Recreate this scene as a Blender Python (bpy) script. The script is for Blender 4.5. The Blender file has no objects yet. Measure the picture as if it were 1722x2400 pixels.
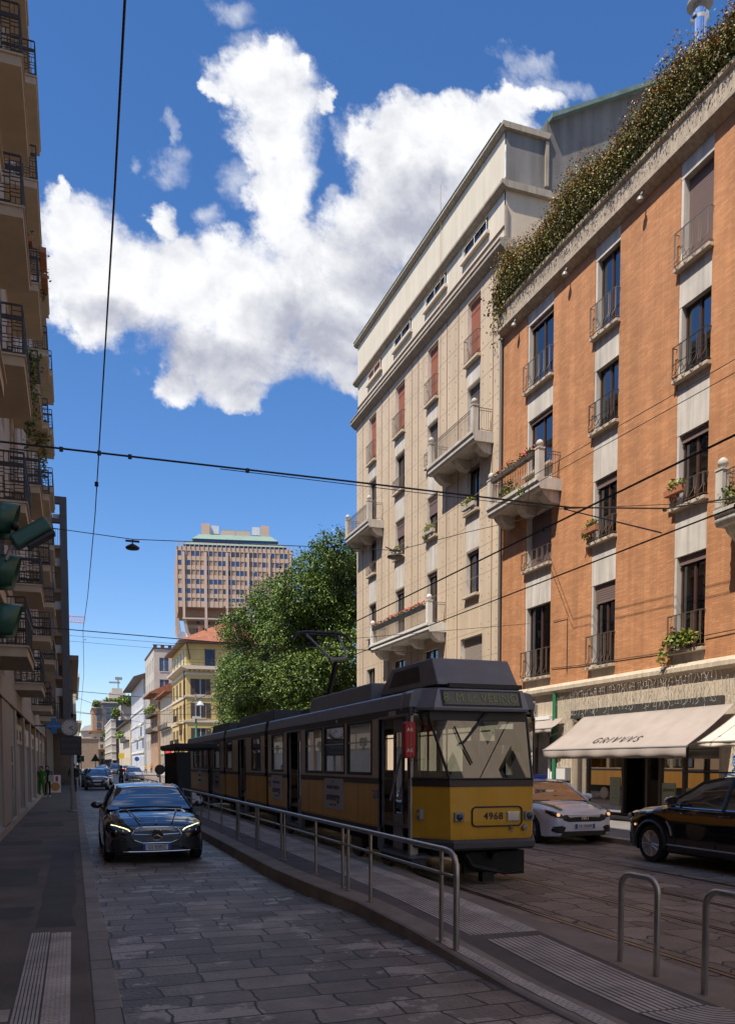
import bpy, bmesh, math, random
import numpy as np
from mathutils import Vector, Matrix
R = math.radians
rnd = random.Random(7)
S = bpy.context.scene
COL = S.collection

# ---------------------------------------------------------------- camera
cam = bpy.data.objects.new("camera", bpy.data.cameras.new("camera")); COL.objects.link(cam)
cam.location = (0, 0, 1.9)
cam.rotation_euler = (R(90 - 3.0), 0, R(-19.435))
cam.data.sensor_fit = 'HORIZONTAL'; cam.data.sensor_width = 36.0; cam.data.lens = 40.77
cam.data.shift_x = 0.0; cam.data.shift_y = 0.402
cam.data.clip_start = 0.05; cam.data.clip_end = 6000
S.camera = cam

# ---------------------------------------------------------------- exposure, sun, sky
S.view_settings.view_transform = 'Standard'; S.view_settings.look = 'None'
S.view_settings.exposure = 0.48; S.view_settings.gamma = 1.0
S.cycles.max_bounces = 7; S.cycles.diffuse_bounces = 4; S.cycles.glossy_bounces = 4
S.cycles.transparent_max_bounces = 12; S.cycles.transmission_bounces = 6
S.cycles.use_denoising = True
SUN = Vector((0.57, 0.26, -1.0)).normalized()
sun = bpy.data.objects.new("sun", bpy.data.lights.new("sun", 'SUN')); COL.objects.link(sun)
sun.data.energy = 4.6; sun.data.angle = R(0.53); sun.data.color = (1.0, 0.93, 0.82)
sun.rotation_euler = SUN.to_track_quat('-Z', 'Y').to_euler(); sun.location = (-30, -10, 60)

world = bpy.data.worlds.new("World"); S.world = world; world.use_nodes = True
wt = world.node_tree; wt.nodes.clear()
def wn(t, **k):
    n = wt.nodes.new(t)
    for a, v in k.items(): setattr(n, a, v)
    return n
def wm(op, a, b=None, c=None):
    n = wn('ShaderNodeMath', operation=op)
    for i, v in enumerate((a, b, c)):
        if v is None: continue
        if isinstance(v, (int, float)): n.inputs[i].default_value = v
        else: wt.links.new(v, n.inputs[i])
    return n.outputs[0]
def wv(op, a, b=None, c=None, scale=None):
    n = wn('ShaderNodeVectorMath', operation=op)
    for i, v in enumerate((a, b, c)):
        if v is None: continue
        if isinstance(v, tuple): n.inputs[i].default_value = v
        else: wt.links.new(v, n.inputs[i])
    if scale is not None: n.inputs['Scale'].default_value = scale
    return n.outputs['Value'] if op in ('DOT_PRODUCT', 'LENGTH') else n.outputs['Vector']
def wramp(x, lo, hi, a=0.0, b=1.0):
    n = wn('ShaderNodeMapRange', interpolation_type='SMOOTHSTEP')
    wt.links.new(x, n.inputs[0])
    for i, v in enumerate((lo, hi, a, b)): n.inputs[i + 1].default_value = v
    return n.outputs[0]
sky = wn('ShaderNodeTexSky', sky_type='NISHITA', sun_disc=False)
sky.sun_elevation = math.asin(-SUN.z); sky.sun_rotation = math.atan2(-SUN.x, -SUN.y)
sky.air_density = 1.0; sky.dust_density = 0.35; sky.ozone_density = 2.2; sky.altitude = 120
bg_sky = wn('ShaderNodeBackground'); bg_sky.inputs[1].default_value = 0.112
hsv = wn('ShaderNodeHueSaturation'); hsv.inputs['Saturation'].default_value = 1.24
wt.links.new(sky.outputs[0], hsv.inputs['Color']); tint = wn('ShaderNodeMix', data_type='RGBA', blend_type='MULTIPLY'); tint.inputs[0].default_value = 1.0; tint.inputs[7].default_value = (0.93, 0.96, 1.10, 1)
wt.links.new(hsv.outputs[0], tint.inputs[6]); wt.links.new(tint.outputs[2], bg_sky.inputs[0])
tc = wn('ShaderNodeTexCoord'); D = tc.outputs['Generated']
sep = wn('ShaderNodeSeparateXYZ'); wt.links.new(D, sep.inputs[0])
dy = wm('MAXIMUM', sep.outputs[1], 0.02)
cmb = wn('ShaderNodeCombineXYZ')
wt.links.new(wm('DIVIDE', sep.outputs[0], dy), cmb.inputs[0]); wt.links.new(wm('DIVIDE', sep.outputs[2], dy), cmb.inputs[1])
P0 = cmb.outputs[0]                                   # sky map: east and up, per unit of north
def wnoise(vec, scale, detail=6, rough=0.55, dist=0.0):
    n = wn('ShaderNodeTexNoise', noise_dimensions='3D')
    n.inputs['Scale'].default_value = scale; n.inputs['Detail'].default_value = detail
    n.inputs['Roughness'].default_value = rough; n.inputs['Distortion'].default_value = dist
    wt.links.new(vec, n.inputs['Vector'])
    return n
n1 = wnoise(P0, 7.0, 7, 0.6)
warp = wv('MULTIPLY_ADD', wv('SUBTRACT', n1.outputs['Color'], (0.5, 0.5, 0.5)), (0.11, 0.11, 0.0), P0)
n1b = wnoise(P0, 30.0, 6, 0.6)
warp = wv('MULTIPLY_ADD', wv('SUBTRACT', n1b.outputs['Color'], (0.5, 0.5, 0.5)), (0.030, 0.030, 0.0), warp)
CLOUD_MAIN = [(0.574, 0.864, 0.055, 0.022), (0.455, 0.74, 0.091, 0.062), (0.421, 0.67, 0.077, 0.052), (0.369, 0.582, 0.063, 0.044), (0.521, 0.818, 0.075, 0.037), (0.467, 0.784, 0.073, 0.041), (0.236, 0.789, 0.073, 0.065), (0.24, 0.735, 0.06, 0.053), (0.24, 0.701, 0.053, 0.049), (0.242, 0.663, 0.045, 0.039), (0.014, 0.572, 0.059, 0.055), (0.008, 0.517, 0.05, 0.043), (0.067, 0.528, 0.071, 0.061), (0.129, 0.582, 0.044, 0.033), (0.193, 0.594, 0.056, 0.039), (0.228, 0.835, 0.014, 0.018), (0.268, 0.829, 0.014, 0.017), (0.171, 0.761, 0.014, 0.016), (0.304, 0.8, 0.017, 0.021), (0.229, 0.543, 0.135, 0.086), (0.122, 0.542, 0.099, 0.059), (0.033, 0.556, 0.069, 0.046), (-0.009, 0.587, 0.031, 0.034), (0.111, 0.621, 0.023, 0.028), (-0.002, 0.617, 0.011, 0.02), (0.292, 0.554, 0.083, 0.088), (0.255, 0.63, 0.053, 0.034), (0.032, 0.486, 0.037, 0.031), (0.168, 0.474, 0.098, 0.044), (0.116, 0.441, 0.034, 0.022), (0.204, 0.444, 0.041, 0.018), (0.318, 0.485, 0.039, 0.028), (0.407, 0.798, 0.07, 0.038), (0.371, 0.762, 0.048, 0.038), (0.483, 0.822, 0.105, 0.029), (0.408, 0.716, 0.086, 0.059), (0.371, 0.653, 0.084, 0.056), (0.319, 0.61, 0.067, 0.053), (0.54, 0.849, 0.05, 0.021), (0.438, 0.756, 0.09, 0.057), (0.491, 0.769, 0.093, 0.052)]
CLOUD_WISP = [(0.576, 0.882, 0.045, 0.019), (0.562, 0.904, 0.048, 0.015), (0.635, 0.887, 0.05, 0.018), (0.11, 0.683, 0.022, 0.019), (0.117, 0.716, 0.009, 0.014), (0.074, 0.68, 0.012, 0.011), (0.186, 0.864, 0.026, 0.021), (0.195, 0.833, 0.018, 0.014), (0.16, 0.638, 0.017, 0.016), (0.316, 0.693, 0.012, 0.018), (0.329, 0.765, 0.016, 0.025), (0.189, 0.681, 0.03, 0.026)]
CLOUD_BELLY = [(0.213, 0.47, 0.162, 0.039), (0.297, 0.519, 0.089, 0.06), (0.375, 0.609, 0.069, 0.051), (0.123, 0.471, 0.069, 0.029), (0.432, 0.693, 0.078, 0.057), (0.044, 0.491, 0.042, 0.019)]

def blob_field(blobs):
    f = None
    for (u, v, ru, rv) in blobs:
        q = wv('MULTIPLY_ADD', warp, (1 / ru, 1 / rv, 0.0), (-u / ru, -v / rv, 0.0))
        d = wv('DOT_PRODUCT', q, q)
        if f is None: f = d
        else:
            n = wn('ShaderNodeMath', operation='SMOOTH_MIN'); n.inputs[2].default_value = 0.25
            wt.links.new(f, n.inputs[0]); wt.links.new(d, n.inputs[1]); f = n.outputs[0]
    return f
fmain = wm('SUBTRACT', 1.0, blob_field(CLOUD_MAIN))
fwisp = wm('SUBTRACT', 1.0, blob_field(CLOUD_WISP))
n2 = wnoise(P0, 16.0, 9, 0.62, 0.2)
n3 = wnoise(P0, 60.0, 6, 0.65)
nn = wm('SUBTRACT', wm('MULTIPLY_ADD', n3.outputs[0], 0.35, n2.outputs[0]), 0.675)
den = wramp(wm('MULTIPLY_ADD', nn, 1.7, fmain), -0.12, 0.72)
wis = wramp(wm('MULTIPLY_ADD', nn, 3.2, fwisp), -0.3, 2.2, 0.0, 0.75)
den = wm('MAXIMUM', den, wis)
ahead = wramp(sep.outputs[1], 0.05, 0.2)
den = wm('MULTIPLY', den, ahead)
# scattered fair-weather clouds over the rest of the sky (seen only in reflections)
dz = wm('MAXIMUM', sep.outputs[2], 0.05)
cm2 = wn('ShaderNodeCombineXYZ')
wt.links.new(wm('DIVIDE', sep.outputs[0], dz), cm2.inputs[0]); wt.links.new(wm('DIVIDE', sep.outputs[1], dz), cm2.inputs[1])
n4 = wnoise(cm2.outputs[0], 1.4, 8, 0.6, 0.3)
sepv = wn('ShaderNodeSeparateXYZ'); wt.links.new(P0, sepv.inputs[0])
back = wm('MULTIPLY', wramp(n4.outputs[0], 0.50, 0.64), wm('MAXIMUM', wramp(sep.outputs[1], 0.1, -0.15), wramp(sepv.outputs[1], 1.05, 1.3)))
back = wm('MULTIPLY', back, wramp(sep.outputs[2], 0.05, 0.3))
den = wm('MAXIMUM', den, back)
# cloud light: white tops, lavender-grey bellies
bel = wm('SUBTRACT', 1.0, blob_field(CLOUD_BELLY))
shade = wramp(wm('MULTIPLY_ADD', nn, -2.2, bel), -1.2, 1.7, 0.0, 0.9)
nr1 = wnoise(P0, 11.0, 6, 0.6, 0.3); nr2 = wnoise(wv('ADD', P0, (-0.012, 0.022, 0.0)), 11.0, 6, 0.6, 0.3)
relief = wm('MULTIPLY', wm('SUBTRACT', nr2.outputs[0], nr1.outputs[0]), 1.7)
shade = wm('ADD', shade, relief); shade = wm('MAXIMUM', wm('MINIMUM', wm('ADD', shade, 0.06), 1.0), 0.0)
mixc = wn('ShaderNodeMix', data_type='RGBA')
wt.links.new(shade, mixc.inputs[0]); mixc.inputs[6].default_value = (0.72, 0.725, 0.74, 1); mixc.inputs[7].default_value = (0.34, 0.355, 0.425, 1)
bg_c = wn('ShaderNodeBackground'); wt.links.new(mixc.outputs[2], bg_c.inputs[0]); bg_c.inputs[1].default_value = 1.0
mx = wn('ShaderNodeMixShader'); wt.links.new(den, mx.inputs[0]); wt.links.new(bg_sky.outputs[0], mx.inputs[1]); wt.links.new(bg_c.outputs[0], mx.inputs[2])
wo = wn('ShaderNodeOutputWorld'); wt.links.new(mx.outputs[0], wo.inputs[0])

# ---------------------------------------------------------------- helpers
class MB:
    def __init__(s): s.v = []; s.f = []; s.m = []; s.k = 0
    def quad(s, *p):
        b = len(s.v); s.v += [tuple(q) for q in p]; s.f.append(tuple(range(b, b + len(p)))); s.m.append(s.k); return s
    def box(s, x0, x1, y0, y1, z0, z1):
        b = len(s.v)
        s.v += [(x, y, z) for x in (x0, x1) for y in (y0, y1) for z in (z0, z1)]
        for f in ((0, 1, 3, 2), (4, 6, 7, 5), (0, 4, 5, 1), (2, 3, 7, 6), (0, 2, 6, 4), (1, 5, 7, 3)):
            s.f.append(tuple(b + i for i in f)); s.m.append(s.k)
        return s
    def prism(s, pts, axis, a, b):
        """pts: 2-D outline in the two other axes (order xyz without axis), extruded from a to b along axis"""
        def mk(p, t):
            q = list(p); q.insert(axis, t); return tuple(q)
        n = len(pts); o = len(s.v)
        s.v += [mk(p, a) for p in pts] + [mk(p, b) for p in pts]
        s.f.append(tuple(o + i for i in range(n))); s.f.append(tuple(o + n + i for i in reversed(range(n))))
        for i in range(n):
            j = (i + 1) % n; s.f.append((o + i, o + n + i, o + n + j, o + j))
        s.m += [s.k] * (n + 2); return s
    def loft(s, rings, closed=True, caps=True):
        n = len(rings[0]); o = len(s.v)
        for r in rings: s.v += [tuple(p) for p in r]
        for i in range(len(rings) - 1):
            for j in range(n if closed else n - 1):
                a = o + i * n + j; b = o + i * n + (j + 1) % n
                s.f.append((a, b, b + n, a + n)); s.m.append(s.k)
        if caps and closed:
            s.f.append(tuple(o + j for j in reversed(range(n)))); s.f.append(tuple(o + (len(rings) - 1) * n + j for j in range(n))); s.m += [s.k] * 2
        return s
    def tube(s, path, r, n=8, r2=None):
        path = [Vector(p) for p in path]; rings = []; L = len(path)
        up = Vector((0, 0, 1))
        prev = None
        for i, p in enumerate(path):
            d = (path[min(i + 1, L - 1)] - path[max(i - 1, 0)]).normalized()
            if prev is None:
                a = d.cross(up)
                if a.length < 1e-3: a = d.cross(Vector((1, 0, 0)))
            else: a = prev - d * prev.dot(d)
            a.normalize(); prev = a; b = d.cross(a)
            rr = r if r2 is None else r + (r2 - r) * i / max(1, L - 1)
            rings.append([p + (a * math.cos(t) + b * math.sin(t)) * rr for t in [2 * math.pi * k / n for k in range(n)]])
        return s.loft(rings)
    def lathe(s, c, prof, n=14, axis=2):
        rings = []
        for r, h in prof:
            ring = []
            for k in range(n):
                t = 2 * math.pi * k / n; p = [r * math.cos(t), r * math.sin(t)]; p.insert(axis, h)
                ring.append((c[0] + p[0], c[1] + p[1], c[2] + p[2]))
            rings.append(ring)
        return s.loft(rings)
    def ball(s, c, r, n=10, sz=1.0):
        m = max(4, n // 2)
        return s.lathe(c, [(max(1e-3, r * math.sin(math.pi * k / m)), -r * sz * math.cos(math.pi * k / m)) for k in range(m + 1)], n)
    def build_each(s, name, mat, parent=None, **k):
        """one object for every connected piece"""
        par = list(range(len(s.v)))
        def find(i):
            while par[i] != i: par[i] = par[par[i]]; i = par[i]
            return i
        for f in s.f:
            for a in f[1:]: par[find(a)] = find(f[0])
        g = {}
        for f, m in zip(s.f, s.m): g.setdefault(find(f[0]), []).append((f, m))
        out = []
        for fs in g.values():
            b = MB(); ix = {}
            for f, m in fs:
                for i in f:
                    if i not in ix: ix[i] = len(b.v); b.v.append(s.v[i])
                b.f.append(tuple(ix[i] for i in f)); b.m.append(m)
            out.append(b.build(name, mat, parent, **k))
        return out
    def build(s, name, mat, parent=None, smooth=None, bevel=0, label=None, sub=0):
        me = bpy.data.meshes.new(name)
        v = s.v
        if parent is not None:
            o = world_loc(parent); v = [(x - o[0], y - o[1], z - o[2]) for x, y, z in v]
        me.from_pydata(v, [], s.f)
        mats = mat if isinstance(mat, (list, tuple)) else [mat]
        for m in mats: me.materials.append(m)
        if len(mats) > 1:
            me.polygons.foreach_set('material_index', s.m)
        if smooth is not None:
            me.polygons.foreach_set('use_smooth', [True] * len(me.polygons)); me.set_sharp_from_angle(angle=R(smooth))
        me.update()
        ob = bpy.data.objects.new(name, me); COL.objects.link(ob)
        if parent is not None: ob.parent = parent
        if bevel:
            b = ob.modifiers.new('bevel', 'BEVEL'); b.width = bevel; b.segments = 2; b.limit_method = 'ANGLE'; b.angle_limit = R(40)
        if sub:
            b = ob.modifiers.new('sub', 'SUBSURF'); b.levels = sub; b.render_levels = sub
        if label: ob['label'] = label
        return ob
WL = {}
def world_loc(o):
    if o.name in WL: return WL[o.name]
    p = Vector(o.location)
    if o.parent is not None: p = p + Vector(world_loc(o.parent))
    return p
def tag(o, label, cat, group=None, kind=None):
    o['label'] = label; o['category'] = cat
    if group: o['group'] = group
    if kind: o['kind'] = kind
    return o
def struct(o, kind='structure', label=None):
    o['kind'] = kind
    if label: o['label'] = label
    return o
def thing(name, label, cat, loc=(0, 0, 0), group=None):
    o = bpy.data.objects.new(name, None); COL.objects.link(o); o.location = loc; o.empty_display_size = 0.2
    return tag(o, label, cat, group)
def place(o, loc, rz=0.0, rx=0.0, ry=0.0):
    o.location = loc; o.rotation_euler = (rx, ry, rz); return o
def dup(o, loc, rz=0.0, label=None, parent=None):
    c = o.copy(); COL.objects.link(c)
    if parent is None:
        c.location = loc; c.rotation_euler = (0, 0, rz)
        if label: c['label'] = label
    else: c.parent = parent
    for ch in list(o.children): dup(ch, None, 0, None, c)
    return c
def text(name, body, mat, parent, loc, rot, size, ext=0.004, align='CENTER', sx=1.0, shear=0.0, space=1.0, offset=0):
    cu = bpy.data.curves.new(name, 'FONT'); cu.body = body; cu.size = size; cu.extrude = ext; cu.align_x = align; cu.align_y = 'CENTER'; cu.shear = shear
    cu.space_character = space; cu.resolution_u = 3
    cu.materials.append(mat)
    if offset: cu.offset = offset
    o = bpy.data.objects.new(name, cu); me = bpy.data.meshes.new_from_object(o); bpy.data.objects.remove(o)
    o = bpy.data.objects.new(name, me); COL.objects.link(o)
    o.parent = parent
    w = Vector(world_loc(parent)); o.location = Vector(loc) - w; o.rotation_euler = rot; o.scale = (sx, 1, 1)
    return o
FACE_NEG_X = (R(90), 0, R(-90))      # lettering read from the street on right-hand facades
FACE_NEG_Y = (R(90), 0, 0)           # lettering read from the camera's side

# ---------------------------------------------------------------- materials
def mat(name, col=(0.5, 0.5, 0.5), rough=0.6, metal=0.0, noise=0.0, nscale=4.0, bump=0.0, bscale=40.0, spec=0.5, streak=0.0, coat=0.0, col2=None):
    m = bpy.data.materials.new(name); m.use_nodes = True
    t = m.node_tree; b = t.nodes['Principled BSDF']
    b.inputs['Base Color'].default_value = (*col, 1); b.inputs['Roughness'].default_value = rough; b.inputs['Metallic'].default_value = metal
    b.inputs['Specular IOR Level'].default_value = spec; b.inputs['Coat Weight'].default_value = coat
    b.inputs['Coat Roughness'].default_value = 0.03; b.inputs['Coat IOR'].default_value = 1.75 if coat >= 1 else 1.5
    if noise or bump or streak or col2:
        geo = t.nodes.new('ShaderNodeNewGeometry')
    if noise or streak or col2:
        n = t.nodes.new('ShaderNodeTexNoise'); n.inputs['Scale'].default_value = nscale; n.inputs['Detail'].default_value = 6; n.inputs['Roughness'].default_value = 0.6
        t.links.new(geo.outputs['Position'], n.inputs['Vector'])
        fac = n.outputs[0]
        if streak:
            mp = t.nodes.new('ShaderNodeMapping'); mp.inputs['Scale'].default_value = (3.0, 3.0, 0.22)
            t.links.new(geo.outputs['Position'], mp.inputs[0])
            n2 = t.nodes.new('ShaderNodeTexNoise'); n2.inputs['Scale'].default_value = nscale * 1.5; n2.inputs['Detail'].default_value = 5
            t.links.new(mp.outputs[0], n2.inputs['Vector'])
            mm = t.nodes.new('ShaderNodeMix'); mm.data_type = 'FLOAT'; mm.inputs[0].default_value = 0.6
            t.links.new(n.outputs[0], mm.inputs[2]); t.links.new(n2.outputs[0], mm.inputs[3]); fac = mm.outputs[0]
        r = t.nodes.new('ShaderNodeMapRange'); r.inputs[1].default_value = 0.3; r.inputs[2].default_value = 0.7
        t.links.new(fac, r.inputs[0])
        x = t.nodes.new('ShaderNodeMix'); x.data_type = 'RGBA'
        amt = max(noise, streak)
        c2 = col2 or tuple(c * (1 + amt * 0.5) for c in col)
        c1 = col if col2 else tuple(c * (1 - amt) for c in col)
        x.inputs[6].default_value = (*c1, 1); x.inputs[7].default_value = (*c2, 1)
        t.links.new(r.outputs[0], x.inputs[0]); t.links.new(x.outputs[2], b.inputs['Base Color'])
    if bump:
        nb = t.nodes.new('ShaderNodeTexNoise'); nb.inputs['Scale'].default_value = bscale; nb.inputs['Detail'].default_value = 5
        t.links.new(geo.outputs['Position'], nb.inputs['Vector'])
        bp = t.nodes.new('ShaderNodeBump'); bp.inputs['Strength'].default_value = min(1, bump); bp.inputs['Distance'].default_value = 0.02
        t.links.new(nb.outputs[0], bp.inputs['Height']); t.links.new(bp.outputs[0], b.inputs['Normal'])
    return m
def glow(name, col, st):
    m = mat(name, tuple(min(1, c) for c in col), 0.4); b = m.node_tree.nodes['Principled BSDF']
    b.inputs['Emission Color'].default_value = (*col, 1); b.inputs['Emission Strength'].default_value = st; return m
def glassy(name, tint=(0.3, 0.35, 0.33), refl=1.0, base=0.04):
    """thin pane: tinted see-through, mirror-like at grazing angles"""
    m = bpy.data.materials.new(name); m.use_nodes = True; t = m.node_tree; t.nodes.clear()
    o = t.nodes.new('ShaderNodeOutputMaterial'); tr = t.nodes.new('ShaderNodeBsdfTransparent'); tr.inputs[0].default_value = (*tint, 1)
    g = t.nodes.new('ShaderNodeBsdfGlossy'); g.inputs['Roughness'].default_value = 0.015; g.inputs[0].default_value = (refl, refl, refl, 1)
    lw = t.nodes.new('ShaderNodeFresnel'); lw.inputs[0].default_value = 1.5
    ad = t.nodes.new('ShaderNodeMath'); ad.operation = 'ADD'; ad.inputs[1].default_value = base; t.links.new(lw.outputs[0], ad.inputs[0])
    mx = t.nodes.new('ShaderNodeMixShader'); t.links.new(ad.outputs[0], mx.inputs[0]); t.links.new(tr.outputs[0], mx.inputs[1]); t.links.new(g.outputs[0], mx.inputs[2])
    t.links.new(mx.outputs[0], o.inputs[0]); return m
def brickmat(name, c1, c2, mortar, bw, bh, ms, axes, rough=0.8, bump=0.6, var=0.35, dist=0.0, patch=None, off=0.5, squash=1.0, bmix=0.0, msmooth=0.3, edge=0.012, streak=0.0):
    """bricks laid out by world position; axes = (along, up) as indices"""
    m = bpy.data.materials.new(name); m.use_nodes = True; t = m.node_tree; b = t.nodes['Principled BSDF']
    L = t.links
    geo = t.nodes.new('ShaderNodeNewGeometry'); sp = t.nodes.new('ShaderNodeSeparateXYZ'); cb = t.nodes.new('ShaderNodeCombineXYZ')
    L.new(geo.outputs['Position'], sp.inputs[0]); L.new(sp.outputs[axes[0]], cb.inputs[0]); L.new(sp.outputs[axes[1]], cb.inputs[1])
    vec = cb.outputs[0]
    if dist:
        dn = t.nodes.new('ShaderNodeTexNoise'); dn.inputs['Scale'].default_value = 1.6; dn.inputs['Detail'].default_value = 4; L.new(vec, dn.inputs['Vector'])
        sb = t.nodes.new('ShaderNodeVectorMath'); sb.operation = 'SUBTRACT'; sb.inputs[1].default_value = (0.5, 0.5, 0.5); L.new(dn.outputs['Color'], sb.inputs[0])
        ma = t.nodes.new('ShaderNodeVectorMath'); ma.operation = 'MULTIPLY_ADD'; ma.inputs[1].default_value = (dist * 2, dist, 0); L.new(sb.outputs[0], ma.inputs[0]); L.new(vec, ma.inputs[2]); vec = ma.outputs[0]
    br = t.nodes.new('ShaderNodeTexBrick'); br.offset = off; br.squash = squash; br.squash_frequency = 2 if squash == 1 else 3
    br.inputs['Scale'].default_value = 1.0; br.inputs['Brick Width'].default_value = bw; br.inputs['Row Height'].default_value = bh; br.inputs['Mortar Size'].default_value = ms
    br.inputs['Mortar Smooth'].default_value = msmooth; br.inputs['Bias'].default_value = bmix
    br.inputs['Color1'].default_value = (*c1, 1); br.inputs['Color2'].default_value = (*c2, 1); br.inputs['Mortar'].default_value = (*mortar, 1)
    L.new(vec, br.inputs['Vector'])
    n = t.nodes.new('ShaderNodeTexNoise'); n.inputs['Scale'].default_value = 1.3; n.inputs['Detail'].default_value = 8; n.inputs['Roughness'].default_value = 0.65; L.new(geo.outputs['Position'], n.inputs['Vector'])
    mr = t.nodes.new('ShaderNodeMapRange'); mr.inputs[1].default_value = 0.3; mr.inputs[2].default_value = 0.7; mr.inputs[3].default_value = 1 - var; mr.inputs[4].default_value = 1 + var * 0.6; L.new(n.outputs[0], mr.inputs[0])
    mu = t.nodes.new('ShaderNodeMix'); mu.data_type = 'RGBA'; mu.blend_type = 'MULTIPLY'; mu.inputs[0].default_value = 1.0; L.new(br.outputs[0], mu.inputs[6])
    L.new(mr.outputs[0], mu.inputs[7]); colr = mu.outputs[2]
    fine = t.nodes.new('ShaderNodeTexNoise'); fine.inputs['Scale'].default_value = 28; fine.inputs['Detail'].default_value = 6; L.new(geo.outputs['Position'], fine.inputs['Vector'])
    if streak:
        smp = t.nodes.new('ShaderNodeMapping'); smp.inputs['Scale'].default_value = (2.2, 2.2, 0.10); L.new(geo.outputs['Position'], smp.inputs[0])
        sn = t.nodes.new('ShaderNodeTexNoise'); sn.inputs['Scale'].default_value = 1.4; sn.inputs['Detail'].default_value = 6; L.new(smp.outputs[0], sn.inputs['Vector'])
        sr = t.nodes.new('ShaderNodeMapRange'); sr.inputs[1].default_value = 0.38; sr.inputs[2].default_value = 0.62; sr.inputs[3].default_value = 1 - streak; sr.inputs[4].default_value = 1.04; L.new(sn.outputs[0], sr.inputs[0])
        sx_ = t.nodes.new('ShaderNodeMix'); sx_.data_type = 'RGBA'; sx_.blend_type = 'MULTIPLY'; sx_.inputs[0].default_value = 1.0; L.new(colr, sx_.inputs[6]); L.new(sr.outputs[0], sx_.inputs[7]); colr = sx_.outputs[2]
    if patch:
        pn = t.nodes.new('ShaderNodeTexNoise'); pn.inputs['Scale'].default_value = patch[1]; pn.inputs['Detail'].default_value = 7; pn.inputs['Roughness'].default_value = 0.7; L.new(geo.outputs['Position'], pn.inputs['Vector'])
        pr = t.nodes.new('ShaderNodeMapRange'); pr.inputs[1].default_value = patch[2]; pr.inputs[2].default_value = patch[2] + 0.02; L.new(pn.outputs[0], pr.inputs[0])
        pm = t.nodes.new('ShaderNodeMath'); pm.operation = 'MULTIPLY'; L.new(pr.outputs[0], pm.inputs[0])
        inv = t.nodes.new('ShaderNodeMath'); inv.operation = 'SUBTRACT'; inv.inputs[0].default_value = 1.0; L.new(br.outputs['Fac'], inv.inputs[1]); L.new(inv.outputs[0], pm.inputs[1])
        px = t.nodes.new('ShaderNodeMix'); px.data_type = 'RGBA'; L.new(pm.outputs[0], px.inputs[0]); L.new(colr, px.inputs[6]); px.inputs[7].default_value = (*patch[0], 1); colr = px.outputs[2]
    L.new(colr, b.inputs['Base Color'])
    rr = t.nodes.new('ShaderNodeMapRange'); rr.inputs[3].default_value = rough - 0.14; rr.inputs[4].default_value = min(1, rough + 0.14); L.new(fine.outputs[0], rr.inputs[0]); L.new(rr.outputs[0], b.inputs['Roughness'])
    hm = t.nodes.new('ShaderNodeMath'); hm.operation = 'MULTIPLY_ADD'; L.new(br.outputs['Fac'], hm.inputs[0]); hm.inputs[1].default_value = -1.0; L.new(fine.outputs[0], hm.inputs[2])
    bp = t.nodes.new('ShaderNodeBump'); bp.inputs['Strength'].default_value = bump; bp.inputs['Distance'].default_value = edge; L.new(hm.outputs[0], bp.inputs['Height']); L.new(bp.outputs[0], b.inputs['Normal'])
    return m
M = {}
M['asphalt'] = mat('asphalt', (0.155, 0.122, 0.095), 0.85, noise=0.35, nscale=1.1, bump=0.5, bscale=120)
M['asphalt_patch'] = mat('asphalt_patch', (0.082, 0.07, 0.062), 0.8, noise=0.25, nscale=2, bump=0.4, bscale=140)
M['walk'] = mat('paving_grey', (0.22, 0.2, 0.185), 0.8, noise=0.25, nscale=1.2, bump=0.3, bscale=90)
M['granite'] = brickmat('granite_kerb', (0.28, 0.23, 0.185), (0.22, 0.18, 0.145), (0.03, 0.027, 0.024), 0.6, 1.25, 0.008, (0, 1), 0.7, 0.5, 0.35)
M['slabs'] = brickmat('stone_slabs', (0.135, 0.106, 0.082), (0.30, 0.235, 0.178), (0.026, 0.022, 0.018), 0.66, 0.36, 0.013, (0, 1), 0.5, 0.9, 0.5, 0.115, ((0.40, 0.33, 0.268), 0.9, 0.555), 0.43, 0.8, 0.0, 0.25, 0.02)
M['slabs_track'] = brickmat('track_slabs', (0.19, 0.145, 0.112), (0.33, 0.255, 0.197), (0.03, 0.025, 0.022), 0.62, 0.52, 0.016, (1, 0), 0.6, 0.9, 0.4, 0.42, None, 0.37, 0.75, 0.0, 0.35, 0.02)
M['rail'] = mat('rail_steel', (0.20, 0.175, 0.15), 0.36, 0.9, noise=0.25, nscale=3)
M['groove'] = mat('rail_groove', (0.012, 0.011, 0.010), 0.8)
M['concrete'] = mat('platform_concrete', (0.285, 0.225, 0.172), 0.8, noise=0.3, nscale=1.8, bump=0.4, bscale=110)
M['concrete_d'] = mat('platform_asphalt', (0.14, 0.115, 0.097), 0.85, noise=0.3, nscale=1.6, bump=0.5, bscale=130)
M['tactile'] = mat('tactile_tile', (0.54, 0.455, 0.375), 0.75, noise=0.35, nscale=2.2, bump=0.25, bscale=100)
M['tac_gap'] = mat('tactile_groove', (0.075, 0.068, 0.062), 0.9)
M['steel'] = mat('brushed_steel', (0.46, 0.44, 0.41), 0.32, 0.95, noise=0.15, nscale=9)
M['dark'] = mat('dark_void', (0.012, 0.011, 0.010), 0.7)
M['black'] = mat('black_paint', (0.02, 0.02, 0.02), 0.45)
M['iron'] = mat('wrought_iron', (0.035, 0.03, 0.028), 0.55)
M['iron_l'] = mat('grey_iron', (0.16, 0.135, 0.12), 0.5, 0.3)
M['iron_b'] = mat('brown_iron', (0.10, 0.07, 0.052), 0.55)
M['brick'] = brickmat('orange_brick', (0.50, 0.22, 0.095), (0.63, 0.305, 0.135), (0.42, 0.20, 0.095), 0.29, 0.062, 0.007, (1, 2), 0.85, 0.5, 0.18, 0.0, None, 0.5, 1.0, -0.25, 0.2, 0.008, streak=0.14)
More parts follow.
